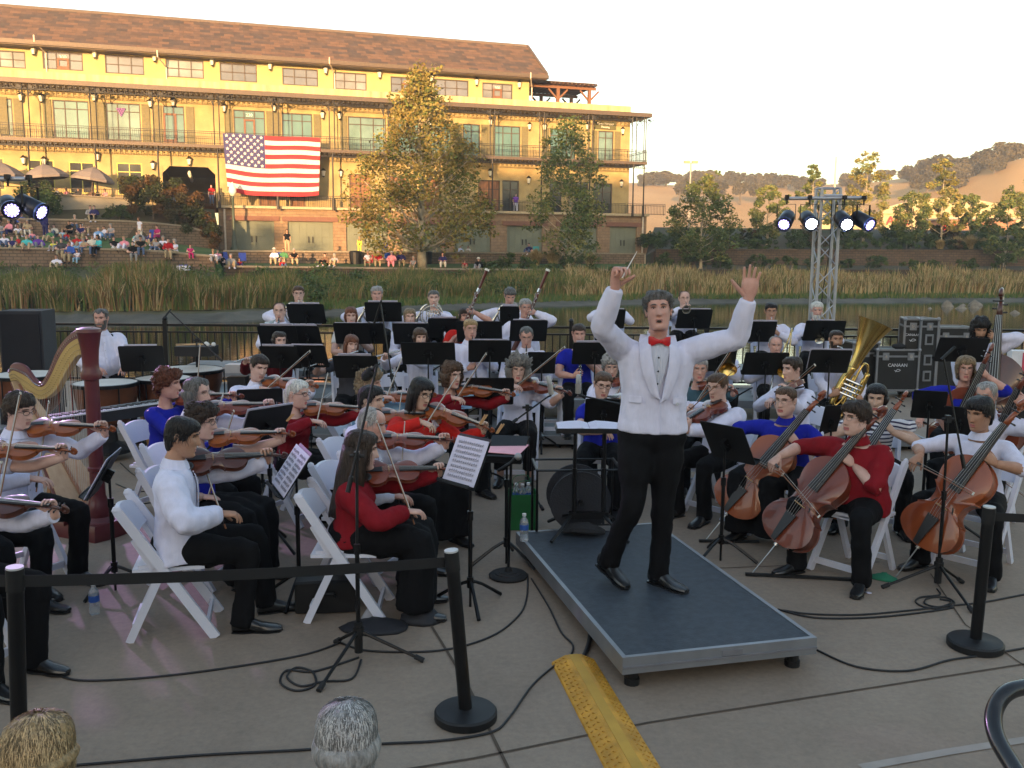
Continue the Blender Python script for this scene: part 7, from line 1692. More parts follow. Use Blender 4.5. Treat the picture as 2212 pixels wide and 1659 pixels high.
# belt stanchions
def stanchion(base, top, label):
 bp = atz(base[0], base[1], 0); r = empty('belt_stanchion', (bp.x, bp.y, 0), label=label, cat='stanchion'); t = at(top[0], top[1], bp.y)-Vector((bp.x, bp.y, 0)); t.y = 0
 MB().lathe([(.150, .0), (.155, .005), (.155, .038), (.146, .048), (.05, .052), (.034, .058)], 36).build('base', blackm, r, smooth='auto')
 MB().cyl((0, 0, .04), t, .033, 20).build('post', blacks, r, smooth='auto'); d = t.normalized(); MB().cyl(t-d*.09, t+d*.004, .036, 20).build('belt_head', blackm, r, smooth='auto'); MB().cyl(t+d*.004, t+d*.012, .034, 20).build('cap', mat('pale cap', (.45, .45, .45), .5), r, smooth='auto')
 return Vector((bp.x, bp.y, 0)), t
A0, A1 = stanchion((46, 1700), (32, 1230), 'black belt stanchion at the left edge'); B0, B1 = stanchion((1006, 1552), (975, 1193), 'black belt stanchion leaning, left of the yellow cable ramp'); C0, C1 = stanchion((2106, 1398), (2137, 1098), 'black belt stanchion at the right beside the cellists')
beltm = mat('black belt webbing', (.010, .010, .011), .8)
def belt(a, b_, sag, label, w=.05, n=14):
 mb = MB(); g = []
 for i in range(n+1):
  t = i/n; p = Vector(a).lerp(Vector(b_), t)+Vector((0, 0, -sag*4*t*(1-t))); g.append([p+Vector((0, -.001, w/2)), p+Vector((0, .001, w/2)), p+Vector((0, .001, -w/2)), p+Vector((0, -.001, -w/2))])
 mb.loft(g); return tag(mb.build('belt', beltm), label, 'belt')
belt(A0+A1+Vector((.03, 0, -.05)), B0+B1+Vector((-.03, 0, -.05)), .015, 'black retractable belt stretched between the left and middle stanchions')
belt(A0+A1+Vector((-.03, 0, -.05)), A0+A1+Vector((-2.2, .3, -.05)), .02, 'black belt running off the left edge'); belt(C0+C1+Vector((.03, 0, -.05)), C0+C1+Vector((2.4, -.2, -.03)), .02, 'black belt running off the right edge')
# cable ramp, cables
yl = mat('worn yellow plastic', (.50, .25, .025), .6, var=.25, vscale=9, bump=.2, bscale=60)
a0, a1 = atz(1238, 1430, 0), atz(1400, 1720, 0); d = (a1-a0).normalized(); L = (a1-a0).length; lat = Vector((-d.y, d.x, 0))
r = empty('cable_ramp', label='yellow ridged cable ramp running from the podium towards the viewer', cat='cable ramp'); r.matrix_world = frame(a0, y=d, z=(0, 0, 1))
mb = MB(); prof_ = [(-.125, .001), (-.12, .010), (-.045, .045), (.045, .045), (.12, .010), (.125, .001)]
mb.loft([[Vector((x, y, z)) for x, z in prof_] for y in (0, L)]); mb.build('body', yl, r)
mb = MB()
for i in range(int(L/.045)):
 for k in range(3):
  for s in (-1, 1):
   x = s*(.060+.022*k); z = .045-(abs(x)-.045)*.467; q = .011 if (i+k) % 2 else -.011
   mb.beam((x-.007, .03+.045*i-q*.6, z+.001), (x+.007, .03+.045*i+q*.6, z+.001), .004, .005)
mb.build('tread_pattern', mat('scuffed yellow', (.42, .20, .02), .6), r); MB().box((0, L*.5, .0455), (.052, L, .003)).build('lid', mat('lid yellow', (.46, .26, .03), .6), r)
cabm = mat('black cable', (.014, .014, .016), .55)
def cable(pts, label, rad=.0062, z=.007):
 P = [atz(x, y, z) for x, y in pts]; o = MB().tube(P, rad, 6, smooth=6).build('cable', cabm, smooth=True); return tag(o, label, 'cable', 'cables on the paving')
cable([(60,1375),(85,1425),(130,1460),(210,1470),(400,1455),(640,1418),(735,1388)], 'black cable curving from the left edge to the tall microphone stand')
cable([(-40,1660),(130,1655),(420,1632),(650,1620),(820,1607),(950,1600),(1060,1582),(1100,1550),(1150,1480),(1200,1436)], 'black cable running along the bottom past the middle stanchion')
cable([(735,1388),(800,1406),(950,1405),(1060,1375),(1120,1330),(1138,1290),(1140,1240)], 'black cable from the tall microphone stand to the podium')
cable([(775,1420),(680,1450),(620,1448),(606,1475),(640,1492),(680,1480),(675,1452),(640,1442),(620,1462),(650,1482),(700,1472),(760,1466),(780,1425)], 'coiled black cable beside the tall microphone stand tripod')
cable([(1148,1250),(1185,1310),(1212,1365),(1238,1395),(1228,1425)], 'black cable beside the podium long edge')
cable([(1275,1365),(1272,1390),(1258,1425)], 'thick black cable under the podium into the ramp', .014, .015)
cable([(1690,1318),(1750,1326),(1850,1328),(1950,1320),(2060,1308),(2130,1300),(2212,1284),(2320,1265)], 'upper black cable right of the podium')
cable([(1680,1316),(1760,1334),(1880,1334),(2000,1322),(2060,1312)], 'lower black cable right of the podium')
cable([(1765,1404),(1850,1440),(1960,1449),(2050,1426),(2120,1416),(2212,1400),(2320,1380)], 'long wavy black cable at the right behind the stanchion')
cable([(2024,1272),(2030,1285),(1990,1290),(1978,1300),(2000,1312),(2045,1315),(2062,1302),(2040,1290),(2005,1292),(1998,1304),(2030,1311),(2056,1300),(2030,1294)], 'coiled black cable by the right microphone stand')
for i, pts in enumerate([[(260,1000),(300,1030),(340,1010),(400,1035)],[(250,1045),(300,1062),(350,1050)],[(240,1090),(330,1085),(400,1060)],[(270,965),(330,975),(390,960),(430,985)],[(1190,1150),(1230,1160),(1250,1150),(1290,1170)]]):
 cable(pts, ['first','second','third','fourth'][i]+' thin cable on the paving behind the harp' if i < 4 else 'tangled cable under the conductor stand', .005)
# harp
hb = atz(217, 1158, 0); hd = Vector((math.cos(R(-28)), math.sin(R(-28)), 0)); hn = Vector((hd.y, -hd.x, 0))
harp = empty('concert_harp', label='large concert harp with maroon column and gold neck at the left', cat='harp'); harp.matrix_world = frame((hb.x, hb.y, 0), x=hd, z=(0, 0, 1))
def hp2(px, py, off=0):
 dr = ray(px, py); o = Vector((0, 0, CAM_H)); pl = Vector((hb.x, hb.y, 0)); n = Vector((hd.y, -hd.x, 0)); t = (pl-o).dot(n)/dr.dot(n); p = o+dr*t; return Vector(((p-pl).dot(hd), off, p.z))
maroon = mat('maroon harp lacquer', (.095, .013, .016), .42, var=.15, coat=.12); goldp = mat('satin gold plate', (.46, .32, .12), .4, metal=.35, var=.08, vscale=5); spruce = mat('pale spruce soundboard', (.52, .36, .22), .5, col2=(.44, .29, .17), vscale=3, stretch=(8, 8, .6))
top = hp2(217, 712); MB().lathe([(.13, 0), (.135, .05), (.12, .09), (.125, .12), (.085, .17), (.10, .22), (.075, .28), (.058, .34), (.055, top.z*.32), (.066, top.z*.325), (.066, top.z*.34), (.055, top.z*.345), (.054, top.z*.76), (.075, top.z*.765), (.080, top.z*.79), (.062, top.z*.81), (.060, top.z*.84), (.066, top.z*.9), (.088, top.z*.98), (.095, top.z*.985), (.09, top.z), (.05, top.z+.012), (.0, top.z+.014)], 28).build('column', maroon, harp, smooth='auto')
MB().loft([[Vector((x, y, z)) for x, y in ((-.46*k, -.19*k), (.13*k, -.15*k), (.15*k, 0), (.13*k, .15*k), (-.46*k, .19*k))] for z, k in ((0, 1), (.05, 1.02), (.11, .96), (.13, .9))]).build('base', maroon, harp, smooth='auto')
outer = [(200,709),(170,712),(144,731),(124,761),(108,799),(92,825),(78,819),(58,793),(40,785),(26,789),(23,803)]; inner = [(204,773),(190,765),(172,769),(156,791),(140,819),(124,845),(100,861),(80,857),(60,841),(46,822),(30,822)]
def crv(pts, n=6):
 P = [hp2(*p) for p in pts]; out = []
 for i in range(len(P)-1):
  p0, p1, p2, p3 = P[max(i-1, 0)], P[i], P[i+1], P[min(i+2, len(P)-1)]
  for k in range(n): t = k/n; out.append(.5*((2*p1)+(-p0+p2)*t+(2*p0-5*p1+4*p2-p3)*t*t+(-p0+3*p1-3*p2+p3)*t**3))
 out.append(P[-1]); return out
O, I = crv(outer), crv(inner)
mb = MB(); rg = []
for a, b_ in zip(O, I):
 m = a.lerp(b_, .36); dd = Vector((0, 1, 0)); rg.append([a-dd*.012, a+(a-m)*.10, a+dd*.012, m+dd*.026, m-dd*.026])
mb.loft(rg); neck = mb.build('neck', maroon, harp, smooth='auto')
mb = MB(); rg = []
for a, b_ in zip(O, I): m = a.lerp(b_, .34); rg.append([m+Vector((0, -.028, 0)), b_+Vector((0, -.028, 0)), b_+Vector((0, .028, 0)), m+Vector((0, .028, 0))])
mb.loft(rg); mb.build('action_plate', goldp, harp, smooth='auto')
mb = MB()
for i in range(2, len(O)-2):
 for fr_, rr in ((.22, .0045), (.55, .003), (.80, .003)): p = O[i].lerp(I[i], fr_)+Vector((0, -.030 if fr_ > .3 else -.026, 0)); mb.cyl(p, p+Vector((0, -.012, 0)), rr, 6)
mb.build('tuning_pins', silver, harp)
T0, T1 = hp2(38, 822), hp2(196, 1108); ax = (T1-T0).normalized(); nb = Vector((-ax.z, 0, ax.x)); nb = -nb if nb.x > 0 else nb
mb = MB(); rg = []
for i in range(13):
 t = i/12; c = T0.lerp(T1, t); w = .055+.165*t; ring = []
 for k in range(13): a = math.pi*k/12; ring.append(c+Vector((0, math.cos(a)*w, 0))+nb*math.sin(a)*w*.85+nb*.01)
 rg.append(ring)
mb.loft(rg); mb.build('soundbox', maroon, harp, smooth='auto')
mb = MB(); rg = []
for i in range(13): t = i/12; c = T0.lerp(T1, t); w = .053+.163*t; rg.append([c+Vector((0, -w, 0)), c+Vector((0, w, 0)), c+Vector((0, w, 0))+nb*.012, c+Vector((0, -w, 0))+nb*.012])
mb.loft(rg); sb_ = mb.build('soundboard', spruce, harp)
mb = MB().beam(T0.lerp(T1, .03)-nb*.006, T0.lerp(T1, .98)-nb*.006, .03, .006, up=nb).build('string_rib', mat('brown rib', (.30, .14, .07), .5), sb_)
for i in range(34):
 t = .06+.90*i/33; b_ = T0.lerp(T1, t)-nb*.008
 best = None
 for q in I:
  if best is None or abs(q.x-(b_.x+.035)) < abs(best.x-(b_.x+.035)): best = q
 if best.x > -.03: continue
 MB().cyl(b_+Vector((0, -.031*0, 0)), best+Vector((.0, -.034, .02)), .0011, 4).build('string', mat('harp string', (.55, .52, .48), .4) if i % 7 else mat('red string', (.5, .1, .08), .4), harp)
# kettledrums, keyboard, trap table
copper = mat('dark copper bowl', (.26, .10, .055), .3, metal=.7, col2=(.14, .06, .035), vscale=4); skin_m = mat('drum skin', (.52, .50, .46), .6, var=.06)
for (px, py, Y, rad, hz, lb) in [(228,826,10.0,.33,.82,'kettledrum behind the harp column'),(352,816,10.5,.30,.82,'small kettledrum between the harp and the red haired woman'),(405,797,11.4,.42,.86,'large kettledrum behind the red haired woman'),(60,808,10.7,.38,.84,'kettledrum at the far left behind the harp curl')]:
 p = at(px, py, Y); r = empty('kettledrum', (p.x, p.y, 0), label=lb, cat='drum'); hz = p.z
 MB().lathe([(.10, hz-.50), (.24*rad/.4, hz-.46), (.34*rad/.4, hz-.36), (rad*.96, hz-.18), (rad, hz-.02)], 28).build('bowl', copper, r, smooth='auto'); MB().lathe([(rad+.02, hz-.035), (rad+.02, hz), (rad, hz+.005), (rad, hz-.03)], 32, cap=False).build('hoop', blacks, r); MB().lathe([(rad-.003, hz-.006), (rad-.003, hz-.001)], 32).build('skin', skin_m, r)
 for k in range(6): a = R(60*k+15); MB().cyl((math.cos(a)*(rad+.012), math.sin(a)*(rad+.012), hz-.40), (math.cos(a)*(rad+.012), math.sin(a)*(rad+.012), hz-.01), .008, 6).build('strut', blacks, r)
 MB().lathe([(.12, .06), (.30*rad/.4, .08), (.30*rad/.4, .12), (.1, .2), (.08, hz-.48)], 16).build('base', blackm, r)
pa, pb_ = at(105, 906, 8.35), at(332, 876, 9.25); L = (pb_-pa).length; kx = (pb_-pa); kx.z = 0; kx.normalize()
r = empty('digital_piano', label='black digital piano on a wooden stand behind the harp', cat='keyboard'); r.matrix_world = frame(((pa.x+pb_.x)/2, (pa.y+pb_.y)/2, 0), x=-kx, z=(0, 0, 1)); kz = .76
MB().box((0, .0, kz-.05), (1.32, .30, .10)).build('body', mat('black plastic', (.02, .02, .024), .4), r); MB().box((0, .075, kz+.004), (1.22, .13, .016)).build('white_keys', mat('white keys', (.62, .62, .64), .35), r); mb = MB()
for k in range(52):
 if k % 7 not in (2, 6): mb.box((-.61+1.22*(k+1)/52, .05, kz+.018), (.011, .085, .012))
mb.build('black_keys', ebony, r); mb = MB()
for k in range(51): mb.box((-.61+1.22*(k+1)/52, .0755, kz+.0125), (.0018, .13, .002))
mb.build('key_gaps', ebony, r)
for s in (-1, 1): MB().beam((s*.52, -.12, 0), (s*.52, .12, kz-.10), .05, .03).beam((s*.485, .12, 0), (s*.485, -.12, kz-.10), .05, .03).build('leg', mat('stand wood', (.25, .12, .05), .5), r)
p = at(425, 757, 11.6); r = empty('trap_table', (p.x, p.y, 0), label='black trap table with white mallets before the fence', cat='table'); MB().box((0, 0, p.z), (.46, .30, .12)).build('tray', blackm, r); MB().cyl((0, 0, .1), (0, 0, p.z), .02, 8).build('post', blacks, r)
for k in range(3): a = R(120*k+30); MB().cyl((0, 0, .35), (.3*math.cos(a), .3*math.sin(a), .01), .012, 6).build('leg', blacks, r)
for i, (dx, dy, a) in enumerate([(-.05, -.06, 8), (.02, .0, -4), (-.1, .06, 2)]):
 mb = MB(); c = Vector((p.x+dx, p.y+dy, p.z+.075)); d = Vector((math.cos(R(a)), math.sin(R(a)), .02)); o = empty('drum_mallet', label=['white felt mallet nearest on the trap table', 'white felt mallet in the middle of the trap table', 'white felt mallet at the back of the trap table'][i], cat='mallet', group='mallets on the trap table'); MB().cyl(c-d*.18, c+d*.18, .006, 6).build('handle', maple, o); MB().ball(c+d*.2, .028, 10).build('head', mat('white felt', (.66, .65, .62), .9), o)
p = at(514, 795, 11.2); r = empty('small_mixer', (p.x, p.y, 0), label='small silver rack box left of the young violinist', cat='equipment'); MB().box((0, 0, p.z), (.26, .2, .10)).build('case', mat('silver box', (.4, .4, .42), .4, metal=.4), r); MB().box((0, 0, p.z/2-.05), (.22, .18, p.z-.1)).build('cabinet', blackm, r)
# loudspeaker, road cases
grille = mat('black speaker grille', (.012, .012, .016), .8, bump=.6, bscale=400); cabb = mat('black speaker cabinet', (.022, .024, .032), .7, bump=.3, bscale=80)
p = at(47, 745, 11.8); top = at(47, 672, 11.8).z; r = empty('loudspeaker', (p.x, p.y, 0), R(8), 'tall black loudspeaker stack at the left edge before the fence', 'loudspeaker'); MB().box((0, .25, (top+.62)/2), (.52, .50, top-.62)).build('cabinet', cabb, r); MB().box((.0, -.012, (top+.62)/2), (.46, .02, top-.70)).build('grille', grille, r); MB().box((0, .25, .30), (.60, .58, .60)).build('subwoofer', cabb, r); MB().box((0, -.052, .30), (.52, .02, .50)).build('subwoofer_grille', grille, r)
alu2 = mat('case aluminium trim', (.22, .23, .25), .45, metal=.6); lam = mat('black case laminate', (.012, .013, .014), .5, bump=.1, bscale=50)
whl = mat('white print', (.55, .57, .62), .6)
def road_case(px, py0, py1, Y, w, dpt, rz, label, txt=None, side=None, lid=.22, casters=True, tsize=.10, tz=.62):
 top = at(px, py0, Y); h = top.z; r = empty('road_case', (top.x, top.y, 0), R(rz), label, 'road case', 'black road cases at the water side'); z0 = .13
 MB().box((0, dpt/2, (z0+h)/2), (w, dpt, h-z0)).build('panels', lam, r); mb = MB(); e = .032
 for x in (-w/2, w/2):
  for y in (0, dpt): mb.box((x, y, (z0+h)/2), (e, e, h-z0+.012))
 for z in (z0, h, h-(h-z0)*lid):
  for y in (0, dpt): mb.box((0, y, z), (w-e, e*.96, e*.9))
  for x in (-w/2, w/2): mb.box((x, dpt/2, z), (e*.96, dpt-e, e*.88))
 mb.build('edge_trim', alu2, r)
 for x in (-w/2, w/2):
  for z in (z0, h): MB().ball((x, -.004, z), .036, 8).build('ball_corner', alu2, r)
 zl = h-(h-z0)*lid
 for x in ((-w*.3, w*.3) if w > .45 else (0,)):
  b_ = MB().box((x, -.012, zl), (.10, .02, .12)).build('latch', alu2, r); MB().box((x, -.024, zl), (.04, .008, .05)).build('latch_twist', silver, b_)
 if side:
  for z in side: b_ = MB().box((0, -.012, z), (.14, .018, .17)).build('handle_plate', alu2, r); MB().box((0, -.024, z), (.08, .010, .11)).build('handle_recess', blackm, b_)
 if txt: mb = MB(); text_mb(mb, txt, tsize, frame((0, -.006, z0+(h-z0)*tz), x=(1, 0, 0), z=(0, -1, 0)), .004); mb.tube([(-.05, -.006, z0+(h-z0)*tz-.08), (0, -.006, z0+(h-z0)*tz-.10), (.05, -.006, z0+(h-z0)*tz-.08), (.0, -.006, z0+(h-z0)*tz-.065), (-.03, -.006, z0+(h-z0)*tz-.11)], .004, 4, smooth=3); mb.build('printed_name', whl, r)
 for x in (-w/2+.09, w/2-.09):
  for y in (.09, dpt-.09): b_ = MB().box((x, y, z0-.03), (.06, .06, .05)).build('caster', alu2, r); MB().cyl((x-.016, y, .05), (x+.016, y, .05), .05, 12).build('wheel', rubber, b_)
 return r
road_case(1872, 741, 822, 14.9, .42, .5, 4, 'black road case half hidden behind the tuba', tz=.5)
road_case(1941, 756, 822, 14.8, .68, .5, 2, 'low wide black road case with white name and two latches', 'CANAAN', lid=.16, tsize=.075)
road_case(1974, 690, 820, 14.9, .25, .5, -14, 'tall black road case left face with white name', 'CANAAN', tsize=.055, tz=.78, lid=.10)
road_case(2009, 690, 820, 14.85, .30, .5, 8, 'tall black road case beside it with three recessed handles', side=(.36, .62, .95), lid=.10)
road_case(2066, 708, 818, 15.0, .56, .45, 0, 'black road case behind the mop haired bassist', lid=.14)
p = at(1942, 752, 14.95); o = MB().ball((0, 0, .03), (.12, .09, .05), 12).build('black_cap', foam); o.location = p; tag(o, 'black soft cap lying on the low road case', 'cap')
p = at(2203, 780, 12.0); r = empty('cardboard_box', (p.x, p.y, 0), R(-10), 'red and white carton at the right edge behind the bass', 'box'); MB().box((0, 0, p.z), (.26, .2, .28)).build('carton', mat('white carton', (.6, .6, .62), .7), r); MB().box((.06, -.102, p.z), (.13, .006, .24)).build('red_panel', mat('carton red', (.5, .06, .10), .6), r); MB().box((0, .1, (p.z-.14)/2), (.5, .4, p.z-.142)).build('crate', blackm, r)
# lighting trusses
galv = mat('galvanised truss tube', (.36, .38, .42), .4, metal=.55, var=.1)
def box_truss(mb, A, B, s, u, v, rt=.024, step=.30, rd=.009):
 A, B = Vector(A), Vector(B); d = B-A; n = max(2, int(d.length/step)); cs = [(u*a+v*b_)*(s/2) for a, b_ in ((-1, -1), (1, -1), (1, 1), (-1, 1))]
 for c in cs: mb.cyl(A+c, B+c, rt, 10)
 for i in range(n):
  p, q = A+d*(i/n), A+d*((i+1)/n)
  for k in range(4): c0, c1 = cs[k], cs[(k+1) % 4]; (mb.cyl(p+c0, q+c1, rd, 6) if i % 2 == 0 else mb.cyl(p+c1, q+c0, rd, 6))
 for t in (0, 1):
  for k in range(4): mb.cyl(A+d*t+cs[k], A+d*t+cs[(k+1) % 4], rd*1.3, 6)
led = mat('lit white led', (.9, .9, 1), .3, var=0, emit=(.80, .86, 1.0), estr=14.0); ledp = mat('lit violet led', (.4, .3, .8), .3, var=0, emit=(.35, .30, .95), estr=1.2); lensr = mat('blue lens ring', (.10, .14, .35), .15, metal=.6)
canm = mat('black lamp can', (.022, .024, .035), .35, metal=.3)
def par(label, pivot, aim, group, bright=True, spot=0, col=(.85, .88, 1)):
 pivot = Vector(pivot); d = unit(aim); r = empty('stage_light', pivot, label=label, cat='stage light', group=group)
 u, v = perp(d); M = frame((0, 0, 0), x=u if True else u, z=d)
 MB().tube([d*-.17, d*-.165, d*-.05, d*.15, d*.16], [.06, .105, .112, .112, .104], 24).build('can', canm, r, smooth='auto'); MB().tube([d*.14, d*.165], [.118, .118], 24, cap=False).build('front_ring', lensr, r)
 rg = MB().tube([d*.155, d*.158], [.098, .098], 24).build('lens', mat('dark lens', (.03, .03, .06), .1), r, smooth='auto'); mb = MB(); mb2 = MB()
 pts = [(0, 0)]+[(.034*math.cos(R(60*k)), .034*math.sin(R(60*k))) for k in range(6)]+[(.068*math.cos(R(30*k)), .068*math.sin(R(30*k))) for k in range(12)]
 for i, (a, b_) in enumerate(pts): c = d*.160+u*a+v*b_; (mb if (bright or i < 7) else mb2).cyl(c, c+d*.004, .0145, 8)
 mb.build('led_cluster', led, r)
 if mb2.v: mb2.build('outer_leds', ledp, r)
 side = Vector((0, 0, 1)).cross(d).normalized(); yk = MB(); t_ = .135
 for s in (-1, 1): yk.beam(side*s*t_, side*s*t_+Vector((0, 0, .24)), .028, .006, up=side)
 yk.beam(side*t_+Vector((0, 0, .24)), -side*t_+Vector((0, 0, .24)), .028, .006, up=(0, 0, 1)); yk.cyl(Vector((0, 0, .24)), Vector((0, 0, .33)), .013, 8); yk.box((0, 0, .35), (.05, .07, .06)); yk.build('yoke', blackm, r)
 if spot:
  L = bpy.data.lights.new('stage_beam', 'SPOT'); L.energy = spot; L.color = col; L.spot_size = R(34); L.spot_blend = .6; L.shadow_soft_size = .09; lo = bpy.data.objects.new('stage_beam', L); COL.objects.link(lo); lo.parent = r; lo.matrix_local = frame(d*.18, x=u, z=-d)
 return r
TY = 14.65; tb = at(1776, 660, TY); tr = empty('lighting_truss', (tb.x, TY, 0), label='tall square aluminium lighting truss tower behind the trumpets', cat='truss'); ttop = at(1776, 407, TY).z
mb = MB(); box_truss(mb, (0, 0, .05), (0, 0, ttop), .285, Vector((1, 0, 0)), Vector((0, 1, 0)), .024, .29); mb.build('tower', galv, tr); MB().box((0, 0, .025), (.7, .7, .05)).build('base_plate', galv, tr)
zb = at(1786, 429, TY-.3).z; xa = at(1697, 431, TY-.3).x-tb.x; xb = at(1875, 427, TY-.3).x-tb.x; MB().cyl((xa, -.24, zb-.0), (xb, -.24, zb+.02), .027, 12).cyl((-.14, -.24, zb+.05), (.14, -.24, zb+.05), .02, 8).build('lamp_bar', galv, tr, smooth='auto')
MB().tube([(.03, -.1, zb), (.08, .05, zb-.8), (.02, .1, zb-1.6), (.03, .1, .3)], .008, 5, smooth=4).build('power_lead', cabm, tr)
for i, (px, py, aim, lb, br) in enumerate([(1698,474,(-.42,-.8,-.42),'leftmost lit stage light on the truss bar, aimed left',False),(1747,480,(-.02,-.93,-.36),'brightest stage light left of the truss tower',True),(1822,478,(.02,-.93,-.40),'lit stage light just right of the truss tower',True),(1864,472,(.42,-.8,-.42),'rightmost stage light on the truss bar, aimed right',False)]):
 p = at(px, py, TY-.30); p.z = zb-.33; par(lb, p, aim, 'stage lights on the right truss', br)
xl = at(-60, 600, 11.6).x; tr2 = empty('lighting_truss', (xl, 11.6, 0), label='lighting truss tower just outside the left edge', cat='truss'); mb = MB(); box_truss(mb, (0, 0, .05), (0, 0, 3.3), .285, Vector((1, 0, 0)), Vector((0, 1, 0)), .024, .29); mb.build('tower', galv, tr2); zb2 = at(30, 386, 11.3).z; xe = at(52, 388, 11.3).x-xl
MB().cyl((-.9, -.26, zb2), (xe, -.26, zb2), .027, 12).build('lamp_bar', galv, tr2, smooth='auto'); MB().box((0, 0, .025), (.7, .7, .05)).build('base_plate', galv, tr2)
p = at(20, 440, 11.3); p.z = zb2-.33; par('lit stage light at the left edge, nearer the tower', p, (.55, -.75, -.30), 'stage lights on the left truss', False, 170, (.80, .45, 1)); p = at(66, 438, 11.35); p.z = zb2-.33; par('dark stage light at the left edge aimed right', p, (.92, -.2, -.42), 'stage lights on the left truss', False)
# small things on the floor
clear = mat('clear plastic', (.75, .80, .85), .08, var=0, trans=.75, alpha=.9); blab = mat('blue bottle label', (.03, .10, .38), .5)
def bottle(p, label, lying=False, h=.205, rz=0):
 r = empty('water_bottle', p, label=label, cat='bottle'); k = h/.205
 if lying: r.rotation_euler = (R(90), 0, R(rz)); r.location.z += .033
 MB().lathe([(.028*k, 0), (.032*k, .006*k), (.032*k, .05*k), (.029*k, .055*k), (.032*k, .06*k), (.032*k, .135*k), (.026*k, .160*k), (.013*k, .178*k), (.012*k, .19*k)], 16).build('bottle_body', clear, r, smooth=True); MB().lathe([(.0325*k, .085*k), (.0325*k, .125*k)], 16, cap=False).build('label_band', blab, r, smooth=True); MB().lathe([(.015*k, .188*k), (.015*k, .205*k)], 12).build('cap', mat('white bottle cap', (.65, .65, .66), .4), r)
bottle(atz(205, 1326, 0), 'water bottle on the paving left of the front white chair'); bottle(atz(1132, 1168, PH), 'water bottle standing on the far left corner of the podium'); bottle(atz(1965, 1203, 0), 'water bottle lying behind the red shirted cellist', True, rz=80)
bottle(atz(1382, 1000, 0), 'water bottle behind the conductor legs')
p = atz(1128, 1145, 0); r = empty('tote_bag', (p.x, p.y+.1, 0), R(6), 'green reusable bag of empty bottles behind the podium corner', 'bag'); gb = mat('green bag fabric', (.012, .13, .035), .75, var=.1); w, h = .24, .30
mb = MB()
for s, dy in ((-1, -.1), (1, .1)): mb.box((0, dy, h/2), (w, .008, h)); mb.box((s*w/2, 0, h/2), (.008, .19, h))
mb.box((0, 0, .01), (w-.01, .19, .012)); mb.build('bag_sides', gb, r)
for s in (-1, 1): MB().tube([(-.07, s*.105, h-.02), (-.06, s*.105, h+.10), (.06, s*.105, h+.11), (.07, s*.105, h-.02)], .006, 5, smooth=4, flat=.4).build('handle', gb, r)
for i, (dx, dy, a) in enumerate([(-.05, 0, 10), (.05, .02, -12), (0, -.03, 4)]): bottle(Vector((p.x+dx, p.y+.1+dy, h-.13)), ['clear bottle on the left', 'clear bottle on the right', 'clear bottle in the middle'][i]+' inside the green bag')
p = atz(1240, 1150, 0); r = empty('cable_drum', (p.x, 7.0, 0), R(4), 'round black cable drum in a tubular frame behind the podium', 'cable drum'); cz = .40
MB().tube([(0, -.14, cz), (0, -.12, cz), (0, -.118, cz), (0, .118, cz), (0, .12, cz), (0, .14, cz)], [.235, .235, .17, .17, .235, .235], 36).build('drum', cabb, r, smooth='auto')
for k in range(9): MB().tube([(.175*math.cos(a), -.10+.025*k, cz+.175*math.sin(a)) for a in [2*math.pi*i/24 for i in range(25)]], .012, 6, cap=False).build('wound_cable', cabm, r)
for y in (-.19, .19): MB().tube([(-.34, y, .03), (-.34, y, .66), (.30, y, .66), (.30, y, .03), (-.34, y, .03)], .012, 8).build('frame_side', blacks, r)
MB().cyl((-.34, -.19, .66), (-.34, .19, .66), .012, 8).cyl((.30, -.19, .66), (.30, .19, .66), .012, 8).cyl((-.34, -.19, .03), (-.34, .19, .03), .012, 8).cyl((0, -.2, cz), (0, .2, cz), .02, 8).build('crosspiece', blacks, r)
p = atz(1262, 1168, PH); o = MB().tube([(-.16, 0, .03), (-.08, .02, .05), (.04, -.01, .06), (.16, .01, .03)], [.03, .07, .08, .03], 10, smooth=3, flat=.5).build('dark_bag', foam); o.location = (p.x, p.y+.12, PH); tag(o, 'small dark soft bag under the conductor stand', 'bag')
p = atz(1290, 1150, PH); r = empty('power_strip', (p.x-.0, p.y+.05, PH), R(4), 'silver power strip on the podium under the conductor stand', 'power strip'); MB().box((0, 0, .022), (.34, .05, .04)).build('case', alu, r); MB().box((0, 0, .044), (.30, .03, .004)).build('sockets', blackm, r)
p = atz(700, 1328, 0); r = empty('instrument_case', (p.x, p.y+.14, 0), R(6), 'black instrument case lying between the front chairs', 'case'); rg = []
for x, w_, h_ in ((-.20, .10, .14), (-.19, .13, .20), (0, .14, .21), (.19, .13, .20), (.20, .10, .14)): rg.append([Vector((x, y, z)) for y, z in ((-w_, .01), (-w_, h_), (-w_*.9, h_+.012), (w_*.9, h_+.012), (w_, h_), (w_, .01))])
MB().loft(rg).build('shell', blackm, r, smooth='auto'); MB().tube([(-.06, -.145, .12), (-.05, -.175, .15), (.05, -.175, .15), (.06, -.145, .12)], .008, 6, smooth=2).build('handle', blackm, r); MB().box((.0, -.0, .224), (.24, .012, .006)).build('zip', alu2, r)
def sack(px, py, w, d, h, rz, m, label, cat, seed, zz=0):
 rs = random.Random(seed); p = atz(px, py, zz); mb = MB(); rg = []
 for i in range(7):
  t = i/6; k = max(.15, math.sin(math.pi*(.5*t+.5)) if t > .3 else 1.0); rg.append([Vector((math.cos(a)*w/2*k*rs.uniform(.88, 1.08), math.sin(a)*d/2*k*rs.uniform(.88, 1.08), h*t*rs.uniform(.92, 1.05))) for a in [2*math.pi*q/14 for q in range(14)]])
 o = mb.loft(rg).build(cat.replace(' ', '_'), m, smooth=True); o.location = (p.x, p.y+d*.4, zz); o.rotation_euler.z = R(rz); return tag(o, label, cat)
